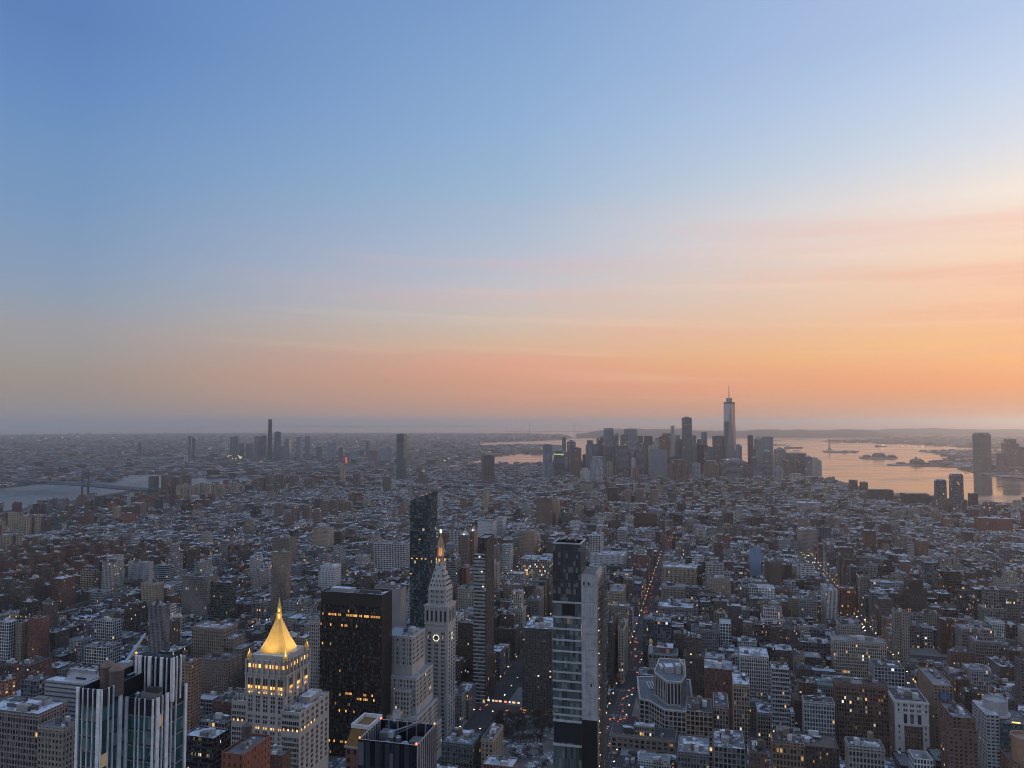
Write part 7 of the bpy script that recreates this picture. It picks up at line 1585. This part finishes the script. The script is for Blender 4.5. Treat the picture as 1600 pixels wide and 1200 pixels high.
def wood(nm, box, n, seed):
    """a wood too far off to count: many clumps of twigs on stems, one mass"""
    r = random.Random(seed); q = MB()
    for _ in range(n):
        x, y = xy(r.uniform(box[0], box[1]), r.uniform(box[2], box[3])); R_ = r.uniform(4, 7); z = r.uniform(9, 14); q.bar((x, y, 0), (x, y, z), .35, PLAINi, (.05, .04, .036), 3)
        for _ in range(16):
            a = Vector((r.gauss(0, 1), r.gauss(0, 1), r.gauss(0, .8))).normalized() * R_ * r.uniform(.3, 1); p = Vector((x, y, z)); b = p + a
            q.bar(p + a * .2, b, .12, PLAINi, (.06, .048, .042), 3)
            t = Vector((r.uniform(-1, 1), r.uniform(-1, 1), r.uniform(-1, 1))) * 1.3; t2 = Vector((r.uniform(-1, 1), r.uniform(-1, 1), r.uniform(-1, 1))) * 1.3
            q.face([tuple(b + t), tuple(b + t2), tuple(b - t)], PLAINi, None, (.06, .048, .042))
    o = q.build(nm); o.location = (0, 0, 2.1); return kind(o, 'stuff')
wood('far_park_woodland', (-1598, -1332, 2284, 2518), 150, 3); wood('village_park_woodland', (62, 188, 2108, 2238), 60, 4)
# ------------------------------------------------------------------ cars with their lights on, street lamps, shop fronts
HEADL, TAILL, LAMPL, WLAMP = glow('headlight_glow', (1.0, .80, .52), 30.0), glow('taillight_glow', (1.0, .10, .03), 7.0), glow('lamp_glow', (1.0, .60, .24), 15.0), glow('cool_lamp_glow', (.9, .95, 1.0), 20.0)
def car_mesh(col):
    q = MB(); prof = [(-2.2, .35), (-2.2, .85), (-1.3, 1.0), (-.8, 1.45), (.7, 1.45), (1.35, 1.0), (2.2, .85), (2.2, .35)]
    for a, b in zip(prof, prof[1:] + prof[:1]): q.face([(-.88, a[0], a[1]), (-.88, b[0], b[1]), (.88, b[0], b[1]), (.88, a[0], a[1])], PLAINi, None, (.03, .03, .035) if a[1] + b[1] > 2.3 and a[1] != b[1] else col)
    for sx in (-.88, .88): q.face([(sx, a[0], a[1]) for a in (prof if sx < 0 else prof[::-1])], PLAINi, None, col)
    for sx in (-.9, .75):
        for sy in (-1.35, 1.35): q.prism([(sx, sy - .3), (sx + .15, sy - .3), (sx + .15, sy + .3), (sx, sy + .3)], .02, .62, None, PLAINi, (.02, .02, .02))
    return q
CARS = [car_mesh(c).build('body') for c in ((.02, .02, .025), (.30, .30, .31), (.55, .55, .55), (.45, .27, .02), (.10, .02, .02))]
def lightmesh(nm, m_, w=.2, h=.14): q = MB(); q.box(-w, w, -.05, .05, -h, h, None, PLAINi); o = q.build(nm, mats=[m_]); return o
HLm, TLm = lightmesh('headlight', HEADL), lightmesh('taillight', TAILL)
for o in CARS + [HLm, TLm]: COL.objects.unlink(o)
def car(u, v, away, lab, grp, r):
    x, y = xy(u, v); root = thing('car', lab, 'car', (x, y, 2.02), -TH + (0 if away else math.pi), grp); c = r.choice(CARS).copy(); COL.objects.link(c); c.parent = root
    for sx in (-.6, .6):
        for p_, yy, zz in ((HLm, 2.24, .72), (TLm, -2.24, .82)): l = p_.copy(); COL.objects.link(l); l.parent = root; l.location = (sx, yy, zz)
rc = random.Random(77); nc = 0
for (uc, v0, v1, away, dens, lab, grp) in ((-95, 560, 2300, True, .22, 'car showing red tail lights driving away down the long avenue', 'cars driving down the long avenue'), (229, 560, 2600, False, .26, 'car with white headlights coming up the avenue at right', 'cars coming up the right hand avenue'), (514, 900, 2400, True, .12, 'car driving away down the far right avenue', 'cars on the far right avenue'),
                                            (-385, 1400, 2900, True, .22, 'car in the crowded lit traffic beyond the far park', 'cars beyond the far park')):
    for off in (-7.5, -3.8, 0, 3.8, 7.5):
        v = v0 + rc.uniform(0, 20)
        while v < v1:
            if rc.random() < dens * (1.6 if abs(off) > 7 else 1.0):
                x, y = xy(uc + off, v)
                if y < 2600 and 0 < proj(x, y, 2)[0] < 1600 and proj(x, y, 2)[1] < 1200 and seen(x, y, 3.4) and nc < 230: car(uc + off, v, away, lab, grp, rc); nc += 1
            v += rc.uniform(9, 26)
for i in range(26):
    u, v = rc.uniform(-330, -60), 835 + rc.choice([-8, -4, 4, 8]); x, y = xy(u, v)
    if seen(x, y, 3.4): car(u, v, True, 'car on the wide cross street at the foot of the snowy square', 'cars on the wide cross street', rc)
def lamp_parts():
    q = MB(); q.bar((0, 0, 0), (0, 0, 8.2), .11, METALi, (.08, .08, .08), 6, .07); q.bar((0, 0, 8.1), (1.8, 0, 8.7), .06, METALi, (.08, .08, .08)); a = q.build('pole'); q = MB(); q.lathe(1.9, 0, [(.05, 8.45), (.46, 8.5), (.48, 8.7), (.1, 8.8)], 8); b = q.build('lamp_head', mats=[LAMPL]); q = MB(); q.lathe(1.9, 0, [(.05, 8.45), (.46, 8.5), (.48, 8.7), (.1, 8.8)], 8); c = q.build('lamp_head', mats=[WLAMP])
    for o in (a, b, c): COL.objects.unlink(o)
    return a, b, c
LP_ = lamp_parts(); nl_ = 0
for uc, v0, v1, lab in ((-95, 540, 1900, 'lit street lamp along the kerbs of the long avenue'), (229, 540, 2600, 'lit street lamp along the kerbs of the right hand avenue'), (514, 900, 2500, 'lit street lamp along the far right avenue'), (-235, 600, 1500, 'lit street lamp on the avenue beside the snowy square'), (-385, 1300, 2800, 'lit street lamp on the avenue beyond the far park'), (800, 1100, 2600, 'lit street lamp near the right hand river side'), (-660, 1000, 3000, 'lit street lamp on the avenue through the low blocks at left')):
    v = v0
    while v < v1:
        for sd_ in (-1, 1):
            u = uc + sd_ * 12.5; x, y = xy(u, v)
            if 0 < proj(x, y, 8)[0] < 1600 and proj(x, y, 8)[1] < 1200 and seen(x, y, 10.2) and nl_ < 280:
                root = thing('street_lamp', lab, 'street lamp', (x, y, 2.14), -TH + (0 if sd_ < 0 else math.pi), lab.replace('lit street lamp', 'street lamps')); nl_ += 1
                for p_ in (LP_[0], LP_[1] if rc.random() < .8 else LP_[2]): c = p_.copy(); COL.objects.link(c); c.parent = root
        v += rc.uniform(26, 52)
for i, (px, wdt, c, s) in enumerate([(738, 5, (1, .95, .8), 1.6), (746, 4, (1, .95, .85), 1.4), (754, 4, (1, .8, .5), 1.2), (762, 3.5, (1, .85, .6), 1.1), (768, 5, (1, .30, .12), 1.6), (774, 4, (1, .9, .7), 1.2), (783, 5, (1, .24, .08), 1.7), (790, 3, (.9, .95, 1), 1.2), (797, 5, (1, .55, .25), 1.6), (805, 4, (1, .9, .7), 1.1), (815, 4, (1, .8, .5), .9), (830, 4, (1, .85, .6), .9), (845, 4, (1, .85, .6), .9)]):
    x0, y0 = unp(px, 1108, 4); u, v = uv(x0, y0); v = 847.6; x, y = xy(u, v); q = MB(); q.box(-wdt / 3, wdt / 3, -.25, .25, -.9, 1.0, None, PLAINi); o = q.build('shop_sign', mats=[glow('shop_glow', c, s * .75)]); o.location = (x, y, 5.2); o.rotation_euler = (0, 0, -TH)
    tag(o, '%s shop sign, number %s of the row along the street below the banded tower' % (['pale', 'white', 'amber', 'cream', 'red', 'warm white', 'orange red', 'cool white', 'orange', 'soft white', 'dim amber', 'dim cream', 'faint cream'][i], ['first', 'second', 'third', 'fourth', 'fifth', 'sixth', 'seventh', 'eighth', 'ninth', 'tenth', 'eleventh', 'twelfth', 'last'][i]), 'shop sign', 'shop signs of the cross street')
# lights too far to count on the far shores
q = MB(); rl_ = random.Random(3)
def dot(px, py, z=7, s=1.0):
    x, y = unp(px, py, z); k = s * y / 2300.; q.box(x - k, x + k, y - k, y + k, z - k * .6, z + k * .6, None, PLAINi)
for i in range(110): dot(rl_.uniform(0, 780), 682 + 58 * rl_.random() ** 1.3, 9, rl_.uniform(.5, 1.0))
for i in range(34): t = i / 33; dot(694 + 20 * t + rl_.uniform(-.5, .5), 720 - 7 * t ** .8, 10, .75)
for i in range(60): dot(rl_.uniform(1330, 1600), rl_.uniform(680, 703), 9, rl_.uniform(.4, .8))
for i in range(16): dot(1548 + 34 * i / 15, 792.5, 9, 1.0)
for i in range(14): dot(rl_.uniform(355, 380), 714 + rl_.uniform(-3, 3), 40, .9)
kind(q.build('distant_lights', mats=[glow('distant_glow', (1.0, .74, .44), 2.4)]), 'stuff')
# steam drifting off three roofs
sm, q = new_mat('steam'); pv = q.n('ShaderNodeVolumePrincipled'); pv.inputs['Color'].default_value = (.95, .95, .95, 1); pv.inputs['Density'].default_value = .09; o_ = q.n('ShaderNodeOutputMaterial'); sm.node_tree.links.new(pv.outputs[0], o_.inputs['Volume'])
def plume(px, py, D, L, lab):
    x, z = pX(px, D), zat(py, D); r = random.Random(int(px)); q = MB(); n = 12; P0 = []
    for k in range(n + 1):
        t = k / n; rad = max(.05, math.sin(math.pi * min(1, t * 1.02 + .02)) ** .6 * (1.2 + 2.2 * t)) * r.uniform(.75, 1.2); c = (L * t, r.uniform(-.5, .5), 1.5 * math.sin(t * 2.2) * L * .22 + r.uniform(-.4, .4))
        P0.append([(c[0] + r.uniform(-.2, .2), c[1] + math.cos(a) * rad * r.uniform(.8, 1.2), c[2] + math.sin(a) * rad * r.uniform(.8, 1.2)) for a in [2 * math.pi * i / 10 for i in range(10)]])
    me = bpy.data.meshes.new('steam_plume'); V = [p for ring in P0 for p in ring]; F = [(k * 10 + i, k * 10 + (i + 1) % 10, k * 10 + 10 + (i + 1) % 10, k * 10 + 10 + i) for k in range(n) for i in range(10)] + [tuple(range(9, -1, -1)), tuple(range(n * 10, n * 10 + 10))]
    me.from_pydata(V, [], F); me.materials.append(sm); o = bpy.data.objects.new('steam_plume', me); COL.objects.link(o); o.location = (x, D, z); tag(o, lab, 'steam')
plume(1130, 1030, 830, 16, 'white steam plume drifting from a brick loft roof right of the wedge building'); plume(612, 1122, 292, 5, 'small steam puff above the open roof frame of the dark blue tower'); plume(785, 790, 2500, 16, 'distant steam puff beside the crowded avenue')
# ------------------------------------------------------------------ winter haze
HD = 4.0e-5
mb = MB(); mb.box(-130000, 130000, -130000, 130000, -1.0, 548.0, None, PLAINi, (.8, .8, .8), bottom=True)
m, q = new_mat('haze')
pv = q.n('ShaderNodeVolumePrincipled'); pv.inputs['Color'].default_value = (1.0, .935, .86, 1); pv.inputs['Density'].default_value = HD; pv.inputs['Anisotropy'].default_value = 0.68
o_ = q.n('ShaderNodeOutputMaterial'); m.node_tree.links.new(pv.outputs[0], o_.inputs['Volume'])
hz = mb.build('haze', mats=[m]); kind(hz, 'stuff')
